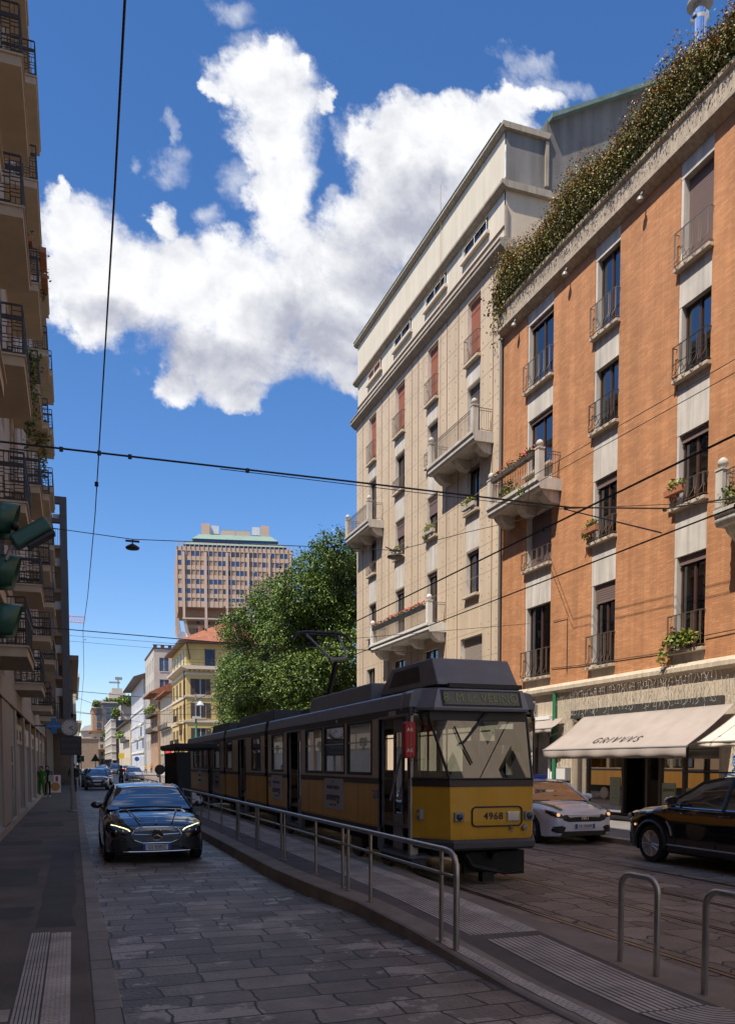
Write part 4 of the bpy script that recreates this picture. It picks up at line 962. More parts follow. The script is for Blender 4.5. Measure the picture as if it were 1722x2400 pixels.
# ground-floor openings
for k, (a, b) in enumerate(bay):
    if b < 3 : continue
    if b < 24:
        f = MB(); f.box(XL - .14, XL - .08, a, a + .07, .3, 3.55); f.box(XL - .14, XL - .08, b - .07, b, .3, 3.55); f.box(XL - .14, XL - .08, a + .07, b - .07, 2.7, 2.8); f.box(XL - .14, XL - .08, a + .07, b - .07, .3, .42); f.box(XL - .14, XL - .08, (a + b) / 2 - .04, (a + b) / 2 + .04, .42, 2.7)
        w = f.build('shop_window', M['grey'], lb)
        g = MB(); g.quad((XL - .11, a + .07, .42), (XL - .11, b - .07, .42), (XL - .11, b - .07, 3.5), (XL - .11, a + .07, 3.5)); g.build('pane', M['glass_d'], w)
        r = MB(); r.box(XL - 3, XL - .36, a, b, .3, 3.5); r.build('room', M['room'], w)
    elif k == 10:
        f = MB(); f.box(XL - .12, XL + .02, a, b, .3, 3.55); w = f.build('marble_panel', M['marble_d'], lb)
        f = MB(); f.box(XL + .02, XL + .05, 26.2, 26.5, 1.15, 1.85); f.box(XL + .02, XL + .05, 26.2, 26.5, 1.95, 2.4); f.build('doorbell_panel', M['grey'], w)
    else:
        f = MB(); n = 40
        for q in range(n): z0 = .3 + 2.25 * q / n; f.box(XL - .13, XL - .09 + (.014 if q % 2 else 0), a, b, z0, z0 + 2.25 / n)
        w = f.build('roller_shutter', M['shutm'], lb)
        for (c, d) in ((a + .1, (a + b) / 2 - .05), ((a + b) / 2 + .1, b - .1)):
            f = MB(); f.box(XL - .12, XL - .02, c, d, 2.55, 3.2); s = f.build('shop_sign', M['sign_cream'], w)
            if c == a + .1 or k % 2: text('lettering', 'ape' if k == 11 else 'ege', M['sign_green'], s, (XL - .015, (c + d) / 2, 2.9), (R(90), 0, R(90)), .72, .004, offset=.01)
        f = MB(); f.box(XL - .2, XL - .13, a, b, 3.2, 3.55); f.build('fanlight', M['marble_d'], w)
# balconies with their fretted grilles
GR = random.Random(12)
def grille(mb, P, u0, u1, v0, v1):
    """fretwork of small upright and lying oblongs between flat rails"""
    r = .011
    for v in (v0, v1, v1 - .30): pbox(mb, P, u0, u1, v - .018, v + .018, -.014, .014)
    pbox(mb, P, u0, u1, v1 - .30, v1 - .22, -.008, .008)
    n = max(1, round((u1 - u0) / .19)); w = (u1 - u0) / n
    for k in range(n + 1): u = u0 + w * k; pbox(mb, P, u - r, u + r, v0, v1, -.01, .01)
    for k in range(n):
        a, b = u0 + w * k, u0 + w * (k + 1); v = v0 + (.0 if k % 2 else -.10); q = k % 2
        while v < v1 - .3:
            c, d = max(v, v0), min(v + .16, v1 - .3)
            if d > c:
                pbox(mb, P, a, b, d - .016, d, -.006, .006)
                if q % 2: m_ = (a + b) / 2; pbox(mb, P, m_ - .008, m_ + .008, c, d, -.006, .006)
                else: pbox(mb, P, a, b, (c + d) / 2 - .008, (c + d) / 2 + .008, -.006, .006)
            v += .16; q += 1
        if k % 2: pbox(mb, P, a, b, v1 - .13, v1 - .115, -.006, .006)
        else: m_ = (a + b) / 2; pbox(mb, P, m_ - .008, m_ + .008, v1 - .22, v1, -.006, .006)
for i, (a, b) in enumerate(cols):
    if i == 0: continue
    for j, z in enumerate(zs):
        xo = -.90 + .010 * (z - 4)
        mb = MB(); mb.box(XL, xo, a, b, z - .04, z + .16); mb.box(XL, xo + .04, a - .04, b + .04, z + .16, z + .20)
        s = mb.build('balcony', M['lbeige'], lb)
        mb = MB(); Pn = lambda u, v, d, yy=a + .04: (u, yy + d, v); Pf = lambda u, v, d, yy=b - .04: (u, yy + d, v); Po = lambda u, v, d, xx=xo - .02: (xx + d, u, v)
        grille(mb, Pn, XL + .02, xo - .03, z + .24, z + 1.24)
        grille(mb, Pf, XL + .02, xo - .03, z + .24, z + 1.24); grille(mb, Po, a + .06, b - .06, z + .24, z + 1.24)
        mb.build('railing', M['iron'], s)
mb = MB(); rr = random.Random(3)
for t_ in range(9):
    y = 28.3 + rr.uniform(-.1, .5); x = -1.0 + rr.uniform(-.25, .15); top = 14.6; ln = rr.uniform(1.2, 3.3)
    for q in range(int(ln * 34)): leaves(mb, (x + rr.gauss(0, .07), y + rr.gauss(0, .07), top - ln * rr.random()), (.05, .05, .05), 1, .11, rr, 2)
tag(mb.build('hanging_ivy', [M['leaf_d'], M['leaf']]), 'long strands of ivy trailing from an upper balcony of the ochre house', 'ivy', (0, 0, 0)[0] or None)
for k, (y, z, lab) in enumerate(((29.0, 17.75, 'terracotta trough hung on the high ochre balcony against the cloud'), (30.3, 17.7, 'second terracotta trough hung on the high ochre balcony, with a spiky plant'), (28.5, 17.9, 'terracotta pot on the near corner of the high ochre balcony'))):
    window_box((-.62 if k < 2 else -1.0, y, z - (.05 if k < 2 else 0)), (1.15, 1.0, .4)[k], lab, leafmats=('leaf_d', 'leaf_ol'), n=(40, 130, 60)[k], seed=80 + k, hang=(0, .25, .1)[k], group='pots on the left-hand balconies', high=(.08, .22, .16)[k], name='planter', cat='planter')
mb = MB(); leaves(mb, (-1.1, 40.4, 16.6), (.3, .5, .7), 320, .14, rr, 2); leaves(mb, (-1.0, 40.0, 15.4), (.15, .2, .9), 200, .13, rr, 2)
tag(mb.build('hanging_ivy', [M['leaf_d'], M['leaf_ol']]), 'green bush hanging down from a farther balcony of the ochre house', 'ivy')
# ---- darker neighbour with overhanging upper floors
jb = thing('overhanging_building', 'dark grey building whose upper floors jut out over the pavement', 'building', (-1, 60, 0))
M['jgrey'] = mat('dark_cladding', (0.10, 0.10, 0.115), 0.6, noise=0.15, nscale=1)
XJ = -.12; JY0, JY1 = 56.4, 74
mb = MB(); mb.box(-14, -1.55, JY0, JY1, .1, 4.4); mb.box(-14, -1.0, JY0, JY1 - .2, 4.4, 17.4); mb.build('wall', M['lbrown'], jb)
mb = MB(); mb.box(-.55, XJ, JY0, JY0 + .45, 4.6, 18.6); mb.box(-.55, XJ, JY1 - .5, JY1, 4.6, 18.6); mb.box(-1.3, XJ - .02, JY0 + .02, JY0 + .4, 18.2, 18.62); mb.box(-1.3, XJ - .02, JY0 + .03, JY0 + .36, 17.0, 17.25); mb.build_each('frame', M['jgrey'], jb)
for j in range(5):
    z = 4.5 + 2.72 * j
    mb = MB(); mb.box(-1.0, XJ - .01, JY0 + .03, JY1 - .03, z, z + .22); s = mb.build('balcony', M['lbrown'], jb)
    mb = MB()
    for q in range(9): x = -1.0 + .82 * q / 8; mb.box(x, x + .02, JY0 + .06, JY0 + .08, z + .22, z + 1.2)
    mb.box(-1.0, XJ - .05, JY0 + .05, JY0 + .09, z + 1.2, z + 1.24); mb.box(XJ - .06, XJ - .02, JY0 + .5, JY1 - .5, z + .25, z + 1.2); mb.build('railing', M['iron'], s)
    mb = MB(); mb.box(-1.02, -.98, JY0 + 1, JY0 + 2.2, z + .3, z + 2.4); mb.box(-.95, -.55, JY0 + .3, JY0 + .5, z + 1.7, z + 2.2); mb.build('window', M['offwhite'], jb)
# ---- farther houses on the left
M['farwhite'] = mat('far_white', (0.66, 0.62, 0.56), 0.85, noise=0.12, nscale=.8)
def left_block(label, x, y0, y1, z, m, name='town_house'):
    t = thing(name, label, 'building', (x, (y0 + y1) / 2, 0)); mb = MB(); hl = []
    n = int((y1 - y0) / 3.2)
    for f in range(int(z / 3.5)):
        for k in range(n): a = y0 + (k + .3) * (y1 - y0) / n; hl.append((a, a + 1.2, 1.2 + f * 3.5, 3.2 + f * 3.5))
    wall_holes(mb, lambda u, v, d: (x - d, u, v), y0, y1, 0, z, hl, .3); mb.quad((x, y0, 0), (x - 12, y0, 0), (x - 12, y0, z), (x, y0, z)); mb.quad((x, y0, z), (x - 12, y0, z), (x - 12, y1, z), (x, y1, z))
    mb.build('wall', [m, m], t); mb = MB(); mb.box(x - 12, x + .5, y0 - .4, y1, z, z + .4); mb.box(x - .3, x + .25, y0, y1, z * .55, z * .55 + .3); mb.build('cornice', m, t)
    mb = MB()
    for h in hl: mb.quad((x - .25, h[0], h[2]), (x - .25, h[1], h[2]), (x - .25, h[1], h[3]), (x - .25, h[0], h[3]))
    mb.build('windows_glazing', M['marble_d'], t); return t
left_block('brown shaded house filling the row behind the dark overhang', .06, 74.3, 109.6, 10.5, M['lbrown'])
left_block('pale cream house on the left whose lit cornice shows past the dark overhang', .42, 110, 150, 12.6, M['farwhite'])
left_block('ochre house on the left far down the street behind the clock', 1.0, 155, 230, 9.0, M['lbeige'])
left_block('brownish block closing the far end of the street on the left', 9, 330, 420, 11, M['lbrown'])
# ---- street clock on its pole, pharmacy cross, A-board, traffic lights
ck = thing('street_clock', 'round street clock on a pole above a dark advertising box', 'street clock', (-.06, 32.9, .12))
PYc = 32.9
mb = MB(); mb.lathe((-.06, PYc, .12), [(.17, 0), (.17, .03), (.075, .05), (.062, .4), (.055, 2.1)], 12); mb.build('pole', M['grey'], ck, smooth=40)
mb = MB(); mb.box(-.44, .30, PYc - .1, PYc + .22, 2.22, 2.92); bx = mb.build('advert_box', mat('clock_box', (.055, .052, .052), .5), ck, bevel=.02)
adv = mat('advert_ink', (.15, .14, .13), .7)
for (tx, z, s) in (('SIMONETTA', 2.80, .125), ('OTTICA', 2.56, .15), ('FOTOGRAFIA', 2.34, .10)): text('lettering', tx, adv, bx, (-.12, PYc - .103, z), FACE_NEG_Y, s, .003)
cz = 3.22; cxk = -.12
mb = MB(); mb.lathe((cxk, PYc, cz), [(.001, -.16), (.29, -.16), (.31, -.14), (.31, .2), (.29, .22), (.001, .22)], 28, 1); mb.lathe((-.06, PYc + .05, 2.9), [(.05, 0), (.05, .1)], 8); cs = mb.build('clock_case', M['grey'], ck, smooth=40)
mb = MB(); mb.lathe((cxk, PYc, cz), [(.001, -.166), (.262, -.166), (.262, -.161)], 28, 1); fc = mb.build('dial', M['offwhite'], cs)
mb = MB()
for k in range(12): t_ = k * math.pi / 6; c = (cxk + .215 * math.sin(t_), cz + .215 * math.cos(t_)); mb.box(c[0] - .012, c[0] + .012, PYc - .171, PYc - .167, c[1] - .018, c[1] + .018)
mb.build('hour_marks', M['ink'], fc)
mb = MB()
for (t_, l, w) in ((R(62), .14, .014), (R(122), .2, .010)): mb.tube([(cxk, PYc - .176, cz), (cxk + l * math.sin(t_), PYc - .176, cz + l * math.cos(t_))], w, 5)
mb.build('hands', M['ink'], fc)
cr = thing('pharmacy_cross', 'blue pharmacy cross sign projecting over the pavement near the clock', 'shop sign', (-1.2, 40, 3.6))
M['bluesign'] = mat('blue_sign', (0.03, 0.17, 0.42), 0.5); M['blue_ink'] = mat('pale_blue_ink', (.25, .42, .62), .6)
cw = MB(); cw.box(-1.13, -.45, 39.9, 40.0, 3.46, 3.70); c_ = cw.build('cross_panel', M['bluesign'], cr, bevel=.01)
cw = MB(); cw.box(-.91, -.67, 39.91, 39.99, 3.70, 3.93); cw.box(-.91, -.67, 39.91, 39.99, 3.24, 3.46); cw.build('cross_arm', M['bluesign'], cr, bevel=.01)
cw = MB(); cw.box(XL, -1.12, 39.93, 39.97, 3.55, 3.61); cw.build('bracket', M['iron'], cr)
text('lettering', 'Farmacia', M['blue_ink'], c_, (-.79, 39.895, 3.58), FACE_NEG_Y, .15, .003)
ab = thing('advert_board', 'white advertising board with a yellow and red picture standing by a shuttered shop door', 'advertising board', (-1.0, 52, .12))
mb = MB(); mb.box(-1.42, -.72, 51.9, 51.95, .2, 1.22); p_ = mb.build('panel', M['white'], ab, bevel=.01)
mb = MB(); mb.box(-1.40, -1.35, 51.8, 52.3, .121, .2); mb.box(-.8, -.75, 51.8, 52.3, .121, .2); mb.build('foot', M['fl_red'], ab)
mb = MB(); mb.lathe((-1.02, 51.9, .55), [(.001, -.006), (.26, -.006), (.26, 0)], 18, 1); mb.build('picture', mat('food_yellow', (.5, .27, .08), .7), p_)
mb = MB(); mb.box(-1.0, -.86, 51.885, 51.899, .86, 1.16); mb.build('stripe', mat('food_red', (.45, .05, .07), .7), p_)
M['tl_green'] = mat('traffic_light_green', (0.035, 0.11, 0.075), 0.38, noise=.15, nscale=8)
tl = thing('traffic_light', 'dark green traffic light with three hooded lamps beside the slanting camera box', 'traffic light', (-.62, 6.05, .12))
mb = MB(); mb.lathe((-.78, 6.05, .12), [(.06, 0), (.06, 3.9)], 12); mb.build('pole', M['tl_green'], tl, smooth=40)
for k, zc in enumerate((3.49, 3.155, 2.835)):
    mb = MB(); mb.box(-.68, -.495, 5.91, 6.19, zc - .17, zc + .16); h = mb.build('lamp_housing', M['tl_green'], tl, bevel=.025)
    mb = MB(); n = 18; rings = []
    for q, (x, r_) in enumerate(((-.50, .128), (-.30, .122))):
        rings.append([(x + (.0 if q == 0 else -.035 * (1 - math.sin(t)) ), 6.05 + r_ * math.cos(t), zc + r_ * math.sin(t)) for t in [R(-50) + R(280) * k_ / n for k_ in range(n + 1)]])
    mb.loft(rings, closed=False, caps=False); v = mb.build('visor', M['tl_green'], h, smooth=50); so = v.modifiers.new('t', 'SOLIDIFY'); so.thickness = .006
    mb = MB(); mb.lathe((-.50, 6.05, zc), [(.1, 0), (.07, .02), (.001, .028)], 16, 0); mb.build('lens', mat('lamp_lens_%s' % 'rag'[k], ((.10, .012, .01), (.10, .05, .01), (.01, .09, .05))[k], .25), h)
cb_ = thing('traffic_camera', 'slanting dark green camera box mounted beside the traffic light', 'traffic camera', (-.36, 6.0, 3.3))
ax = Vector((.22, 0.02, .155)).normalized(); up = Vector((-ax.z, 0, ax.x)); sd = Vector((0, 1, 0)); c0 = Vector((-.235, 5.95, 3.405))
def obox(mb, c, l, u, s, o=(0, 0, 0)):
    b = MB(); b.box(-l, l, -s, s, -u, u); c = c + ax * o[0] + sd * o[1] + up * o[2]
    mb_o = len(mb.v); mb.v += [tuple(c + ax * p[0] + sd * p[1] + up * p[2]) for p in b.v]; mb.f += [tuple(i + mb_o for i in f) for f in b.f]; mb.m += [mb.k] * 6
mb = MB(); obox(mb, c0, .135, .048, .055); mb.build('body', M['tl_green'], cb_, bevel=.018)
mb = MB(); obox(mb, c0, .10, .014, .05, (.03, 0, -.066)); mb.build('hood', M['black'], cb_, bevel=.006)
mb = MB(); e = c0 - ax * .135 - up * .015; mb.tube([e, e - ax * .035], .02, 10); mb.tube([e - ax * .03, e - ax * .10 - up * .05], .012, 8); mb.build('connector', M['grey'], cb_, smooth=50)
mb = MB(); e = c0 - sd * 0 + up * .04 - ax * .05; mb.tube([e, e + Vector((-.06, .02, .03)), (-.60, 6.05, 3.33)], .014, 8); mb.ball(e + Vector((-.03, -.03, .03)), .026, 8); mb.build('bracket', M['black'], cb_, smooth=50)
# ================================================================ far side: houses down the street, tower, trees
M['yellow'] = mat('yellow_render', (0.60, 0.43, 0.165), 0.85, noise=0.12, nscale=.6, streak=.12)
M['yellow_trim'] = mat('pale_trim', (0.62, 0.52, 0.40), 0.8)
M['tile'] = brickmat('clay_tiles', (0.36, 0.12, 0.06), (0.50, 0.19, 0.09), (0.16, 0.06, 0.035), 0.30, 0.22, 0.03, (0, 1), 0.85, 0.7, 0.3)
M['tile_b'] = mat('old_tiles', (0.28, 0.11, 0.055), 0.9, noise=.35, nscale=2)
M['blockgrey'] = mat('grey_beige_render', (0.47, 0.42, 0.36), 0.85, noise=.14, nscale=.5)
M['bluegrey'] = mat('bluish_render', (0.52, 0.53, 0.55), 0.85, noise=.12, nscale=.5)
M['orangewall'] = mat('old_orange_render', (0.40, 0.255, 0.16), 0.85, noise=.2, nscale=.7)
M['buff'] = mat('buff_render', (0.55, 0.45, 0.32), 0.85, noise=.15, nscale=.5)
M['dshade'] = mat('window_dark', (0.045, 0.05, 0.06), 0.25)
M['skyglass'] = mat('window_blue', (0.05, 0.075, 0.13), 0.12)
M['louvre'] = mat('grey_louvre', (0.26, 0.27, 0.28), 0.7)
M['louvre_b'] = mat('brown_louvre', (0.07, 0.045, 0.035), 0.6)
def facade_house(name, label, x0, x1, y0, y1, z, wallm, rows, wside, wfront, shut, ztop_parts=None, sidecols=4, frontcols=0, trim=None, ground=4.2, win=None, cat='building', shop=None):
    """house with its street side at x0 (towards -x) and end wall at y0 (towards -y); rows = [(sill, head)]"""
    t = thing(name, label, cat, (x0, (y0 + y1) / 2, 0)); P1 = PX(x0); P2 = PY(y0)
    sc = [(y0 + (y1 - y0) * (k + .5) / sidecols - wside / 2, y0 + (y1 - y0) * (k + .5) / sidecols + wside / 2) for k in range(sidecols)]
    fc = [(x0 + (x1 - x0) * (k + .5) / frontcols - wfront / 2, x0 + (x1 - x0) * (k + .5) / frontcols + wfront / 2) for k in range(frontcols)] if frontcols else []
    h1 = [(a, b, s, h) for a, b in sc for s, h in rows]; h2 = [(a, b, s, h) for a, b in fc for s, h in rows]
    if shop: h1 += [(a - shop / 2, b + shop / 2, .3, ground - .7) for a, b in sc]
    mb = MB(); wall_holes(mb, P1, y0, y1, 0, z, h1, .25); wall_holes(mb, P2, x0, x1, 0, z, h2, .25)
    mb.quad((x0, y1, 0), (x1, y1, 0), (x1, y1, z), (x0, y1, z)); mb.quad((x0, y0, z), (x1, y0, z), (x1, y1, z), (x0, y1, z)); mb.build('wall', [wallm, wallm], t)
    for P, hs in ((P1, h1), (P2, h2)):
        for i, (a, b, c, d) in enumerate(hs):
            mb = MB(); pbox(mb, P, a + .01, b - .01, c, d, .16, .22); w = mb.build('window', win or M['dshade'], t)
            if P is P2 or sidecols < 5:
                mb = MB(); pbox(mb, P, (a + b) / 2 - .05, (a + b) / 2 + .05, c, d, .13, .16); pbox(mb, P, a, b, c - .14, c - .003, -.1, .02); mb.build('frame', trim or wallm, w)
            if shut and c > 4:
                mb = MB(); ww = (b - a) * .46
                for q in (a - ww, b): pbox(mb, P, q + .01, q + ww - .01, c, d, -.06, -.004)
                mb.build_each('shutter', shut, w)
    return t
# corner house in yellow
YX, YY = 16.6, 131.0
yh = facade_house('yellow_corner_house', 'yellow corner house with a red hipped tile roof and brown shutters', YX, 34, YY, 150, 20.6, M['yellow'], [(5.6, 7.4), (9.0, 11.3), (12.6, 15.0)], 1.2, 1.6, M['louvre_b'], sidecols=4, frontcols=4, trim=M['yellow_trim'])
mb = MB()
for z in (4.4, 8.3, 12.1, 15.6): mb.box(YX - .16, 34, YY - .16, YY - .003, z, z + .32); mb.box(YX - .16, YX - .003, YY, 150, z, z + .32)
mb.build('string_course', M['yellow_trim'], yh)
mb = MB(); mb.prism([(YX - .9, 16.75), (YX - .9, 16.95), (34, 16.95), (34, 16.55), (YX, 16.4)], 1, YY - .9, YY - .003); mb.prism([(YX - .9, 16.75), (YX - .9, 16.95), (YX, 16.95), (YX, 16.4)], 1, YY, 150)
for k in range(24): mb.box(YX + k * .72, YX + k * .72 + .3, YY - .55, YY - .02, 16.2, 16.5)
mb.build('terrace_cornice', M['yellow_trim'], yh)
for k in range(4):
    a = YX + 3.0 + k * 4.4; mb = MB(); mb.box(a, a + 1.35, YY - .05, YY + .1, 17.0, 19.6); w = mb.build('window', M['skyglass'], yh); mb = MB(); mb.box(a + .62, a + .72, YY - .09, YY - .051, 17, 19.6); mb.box(a - .1, a, YY - .08, YY, 17, 19.7); mb.box(a + 1.35, a + 1.45, YY - .08, YY, 17, 19.7); mb.build('frame', M['wood'], w)
    a = YY + 2 + k * 4.2; mb = MB(); mb.box(YX - .05, YX + .1, a, a + 1.2, 17, 19.5); mb.build('window', M['dshade'], yh)
mb = MB()
for z in (17.4, 17.9): mb.tube([(34, YY - .8, z), (YX - .8, YY - .8, z), (YX - .8, 150, z)], .02, 4)
for k in range(20): mb.tube([(YX - .8 + k * .9, YY - .8, 16.95), (YX - .8 + k * .9, YY - .8, 17.9)], .012, 4)
mb.build('railing', M['iron'], yh)
mb = MB(); ex = 1.2; e0, e1, f0, f1 = YX - ex, 35, YY - ex, 151; zt = 20.7
A_, B_, C_, D_ = (e0, f0, zt), (e1, f0, zt), (e1, f1, zt), (e0, f1, zt); r0, r1 = (YX + 7.5, YY + 8, 24.6), (YX + 7.5, 151 - 8, 24.6)
r0 = (YX + 7.2, YY + 8.4, 25.2); r1 = (35, YY + 8.4, 25.2)
mb.quad(A_, B_, r1, r0); mb.quad(A_, r0, D_); mb.quad(D_, r0, r1, C_); mb.build('roof', M['tile'], yh)
mb = MB(); mb.box(e0, e1, f0, f1, 20.45, 20.68); mb.build('eaves', M['wood'], yh)
mb = MB(); mb.box(YX + 7, YX + 7.8, YY + 6.5, YY + 7.3, 23.6, 25.9); mb.box(YX + 2.6, YX + 3.2, YY + 4, YY + 4.6, 22, 23.8); mb.build_each('chimney', M['tile_b'], yh)
mb = MB(); mb.tube([(YX - .15, YY + 1.2, 4.2), (YX - .15, YY + 1.2, 16.3)], .12, 6); mb.tube([(YX + .6, YY - .12, 18), (YX + .1, YY - .6, 20.3)], .1, 6); mb.build('downpipe', M['wood'], yh)
for (a, b, z) in ((136, 140.5, 8.3), (141, 146, 4.5), (133.5, 139, 4.5)):
    mb = MB(); mb.box(YX - 1.0, YX, a, b, z, z + .25); s = mb.build('balcony', M['yellow_trim'], yh); mb = MB()
    for q in range(16): yy = a + (b - a) * q / 15; mb.box(YX - .98, YX - .94, yy, yy + .04, z + .25, z + 1.2)
    mb.box(YX - 1.0, YX - .92, a, b, z + 1.2, z + 1.26)
    for q in range(5): xx = YX - .95 + .2 * q; mb.box(xx, xx + .03, a, a + .04, z + .25, z + 1.2)
    mb.build('railing', M['iron'], s)
for k, (x, z) in enumerate(((28.6, 27.3), (28.3, 25.4))):
    t = thing('satellite_dish', ('upper of the two white satellite dishes beside the tree top', 'lower of the two white satellite dishes beside the tree top')[k], 'satellite dish', (x, YY + 9, 24))
    mb = MB(); n = 18; mb.lathe((x, YY + 8.8, z), [(.001, .18), (.5, .10), (.88, -.12), (.92, -.12), (.5, .16), (.001, .24)], n, 1); mb.build('dish', M['offwhite'], t, smooth=60)
    mb = MB(); mb.tube([(x, YY + 9, 23.5), (x, YY + 9.05, z)], .07, 6); mb.tube([(x, YY + 8.9, z - .7), (x, YY + 7.9, z)], .03, 5); mb.build('mast', M['grey'], t)
# house in bay glazing, low orange house with tile roof
oh = facade_house('glazed_bay_house', 'low house with grey glazed bays and a brown tiled roof next to the yellow one', 16.6, 30, 151, 172, 14.6, M['buff'], [(4.9, 8.2), (9.2, 12.2)], 1.9, 1.2, None, sidecols=8, win=M['louvre'], ground=4.4, shop=.6, trim=M['yellow_trim'])
mb = MB(); mb.prism([(15.4, 14.6), (15.4, 14.85), (24, 20.0), (32, 14.7)], 1, 150.6, 172.4); mb.build('roof', M['tile_b'], oh)
mb = MB()
for k in range(7): window_ = (153 + k * 2.6); mb.box(15.9, 16.6, window_, window_ + 1.6, 8.3, 8.5); mb.box(15.9, 15.95, window_, window_ + 1.6, 8.5, 9.3)
mb.build('balcony', M['iron'], oh)
mb = MB(); mb.box(16.2, 16.6, 152, 158, 3.5, 4.2); mb.build('shop_sign', M['fl_red'], oh)
o2 = facade_house('orange_gallery_house', 'narrow old orange house with wooden galleries and a sagging tiled roof', 16.2, 28, 172.6, 190, 16.2, M['orangewall'], [(5.4, 7.6), (8.8, 11.0), (12.0, 14.0)], 1.3, 1.2, None, sidecols=5, win=M['louvre_b'])
mb = MB(); mb.prism([(14.6, 16.0), (14.6, 16.25), (22, 19.6), (30, 16)], 1, 172.3, 190.3); mb.build('roof', M['tile_b'], o2)
mb = MB()
for z in (8.3, 11.6): mb.box(15.0, 16.2, 172.8, 189, z, z + .22); mb.box(15.0, 15.06, 172.8, 189, z + .2, z + 1.1)
mb.build('gallery', M['bark'], o2)
mb = MB(); rr = random.Random(6)
for q in range(5): leaves(mb, (15.2, 174 + q * 3, 13.0), (.6, 1.4, .6), 60, .5, rr, 2)
tag(mb.build('gallery_plants', [M['leaf'], M['leaf_l']]), 'green plants along the gallery of the narrow orange house', 'plants', None, 'stuff')
gb = facade_house('grey_block', 'plain grey-beige block standing tall behind the low tiled houses', 17.2, 30.5, 191, 214, 27.4, M['blockgrey'], [(5, 7.2), (8.2, 10.4), (11.6, 13.8), (14.9, 17.1), (18.3, 20.6), (22.4, 25.4)], 1.5, 2.0, None, sidecols=5, frontcols=3, win=M['skyglass'], trim=M['yellow_trim'])
mb = MB(); mb.box(17.0, 30.7, 190.8, 214.2, 27.35, 27.6); mb.box(17.0, 30.7, 190.8, 191, 28.1, 28.25)
for k in range(9): mb.box(17.1 + k * 1.6, 17.9 + k * 1.6, 190.85, 190.95, 27.6, 28.1)
mb.build('parapet', M['louvre_b'], gb)
mb = MB(); mb.box(26, 33, 196, 206, 27.6, 31); mb.build('penthouse', M['yellow'], gb)
t = thing('satellite_dish', 'white satellite dish on the flat roof of the grey block', 'satellite dish', (23.5, 192.2, 27.6)); mb = MB(); mb.lathe((23.5, 191.6, 30.3), [(.001, .3), (.7, .18), (1.2, -.2), (1.25, -.2), (.7, .28), (.001, .4)], 18, 1); mb.build('dish', M['white'], t, smooth=60)
mb = MB(); mb.tube([(23.5, 192.2, 27.6), (23.5, 192, 30.3)], .09, 6); mb.build('mast', M['grey'], t)
b1 = facade_house('bluish_house', 'pale blue-grey house with broad eaves and rows of shuttered windows', 16.8, 30, 216, 262, 23.2, M['bluegrey'], [(1.0, 3.6), (5.2, 7.4), (9.0, 11.3), (12.6, 14.8), (16.8, 19.0)], 1.5, 1.2, None, sidecols=10, win=M['louvre'])
mb = MB(); mb.prism([(14.4, 23.2), (14.4, 23.5), (23, 26.4), (30, 23.4)], 1, 215, 263); mb.build('roof', M['louvre_b'], b1)
mb = MB()
for z in (4.6, 8.3, 12.0, 15.8): mb.box(16.55, 16.8, 216, 262, z, z + .4)
mb.box(15.4, 16.6, 222, 228, 11.4, 11.8); mb.box(15.4, 16.6, 236, 242, 8.3, 8.8); mb.box(15.4, 16.6, 216.5, 221, 8.3, 8.8); mb.build('string_course', M['farwhite'], b1)
b2 = facade_house('cream_low_house', 'lower cream house beyond the bluish one, with a climbing plant', 16.5, 30, 264, 330, 14.6, M['buff'], [(1, 3.8), (5.6, 8.4), (10.0, 12.6)], 2.0, 1.2, M['farwhite'], sidecols=8)
mb = MB(); mb.prism([(15.1, 14.6), (15.1, 14.9), (22, 17.2), (30, 14.7)], 1, 263.8, 331); mb.build('roof', M['louvre_b'], b2)
mb = MB(); mb.box(15.3, 16.5, 268, 300, 8.9, 9.3); mb.box(15.3, 15.36, 268, 300, 9.3, 10.3); mb.build('balcony', M['iron'], b2)
b3 = thing('balcony_frame_block', 'block with an open concrete grid of balconies far down the street', 'building', (15, 365, 0))
mb = MB(); mb.box(15.6, 30, 334, 402, 0, 18.5); mb.build('wall', M['dshade'], b3)
mb = MB()
for k in range(9): mb.box(13.8, 14.3, 334 + k * 8.4, 334.8 + k * 8.4, 0, 18.6)
for j in range(6): mb.box(13.7, 15.6, 333.6, 402, 3.2 + j * 3.05, 3.65 + j * 3.05)
mb.build('frame', M['farwhite'], b3)
mb = MB(); mb.box(13.9, 15.6, 333.8, 334, 3.6, 18.4); mb.box(17.5, 30, 333, 352, 18.5, 24.5); mb.build('penthouse', M['blockgrey'], b3)
rr = random.Random(14)
def shrub(label, c, ext, n, size, mats=('leaf', 'leaf_l', 'leaf_d'), name='terrace_shrub', cat='shrub', group=None):
    mb = MB(); leaves(mb, c, ext, n, size, rr, len(mats)); return tag(mb.build(name, [M[q] for q in mats]), label, cat, group)
shrub('bright green shrubs on the penthouse terrace of the balcony block', (20.5, 332, 26), (4.5, 4, 1.9), 1400, .75, group='roof terrace greenery')
shrub('rounder green shrub on the corner terrace of the balcony block', (15.6, 333, 21.3), (1.5, 3, 2.2), 700, .7, group='roof terrace greenery')
shrub('bush growing over the street side balconies far away', (15.2, 300, 11.8), (1.1, 5, 1.4), 400, .6, group='roof terrace greenery')
shrub('dark bush at the far end of the concrete balcony grid', (13.6, 398, 15.5), (1.2, 3, 1.7), 300, .6, group='roof terrace greenery')
b4 = thing('terraced_tower_block', 'tall brownish block with roof terraces at the far bend of the street', 'building', (18, 440, 0))
mb = MB(); mb.box(9.2, 46, 432, 470, 0, 29); mb.build('wall', M['orangewall'], b4)
mb = MB(); mb.box(14.0, 46, 428, 431.9, 0, 31.5); mb.build('wing', mat('far_dark_glass', (.12, .125, .13), .4), b4)
mb = MB()
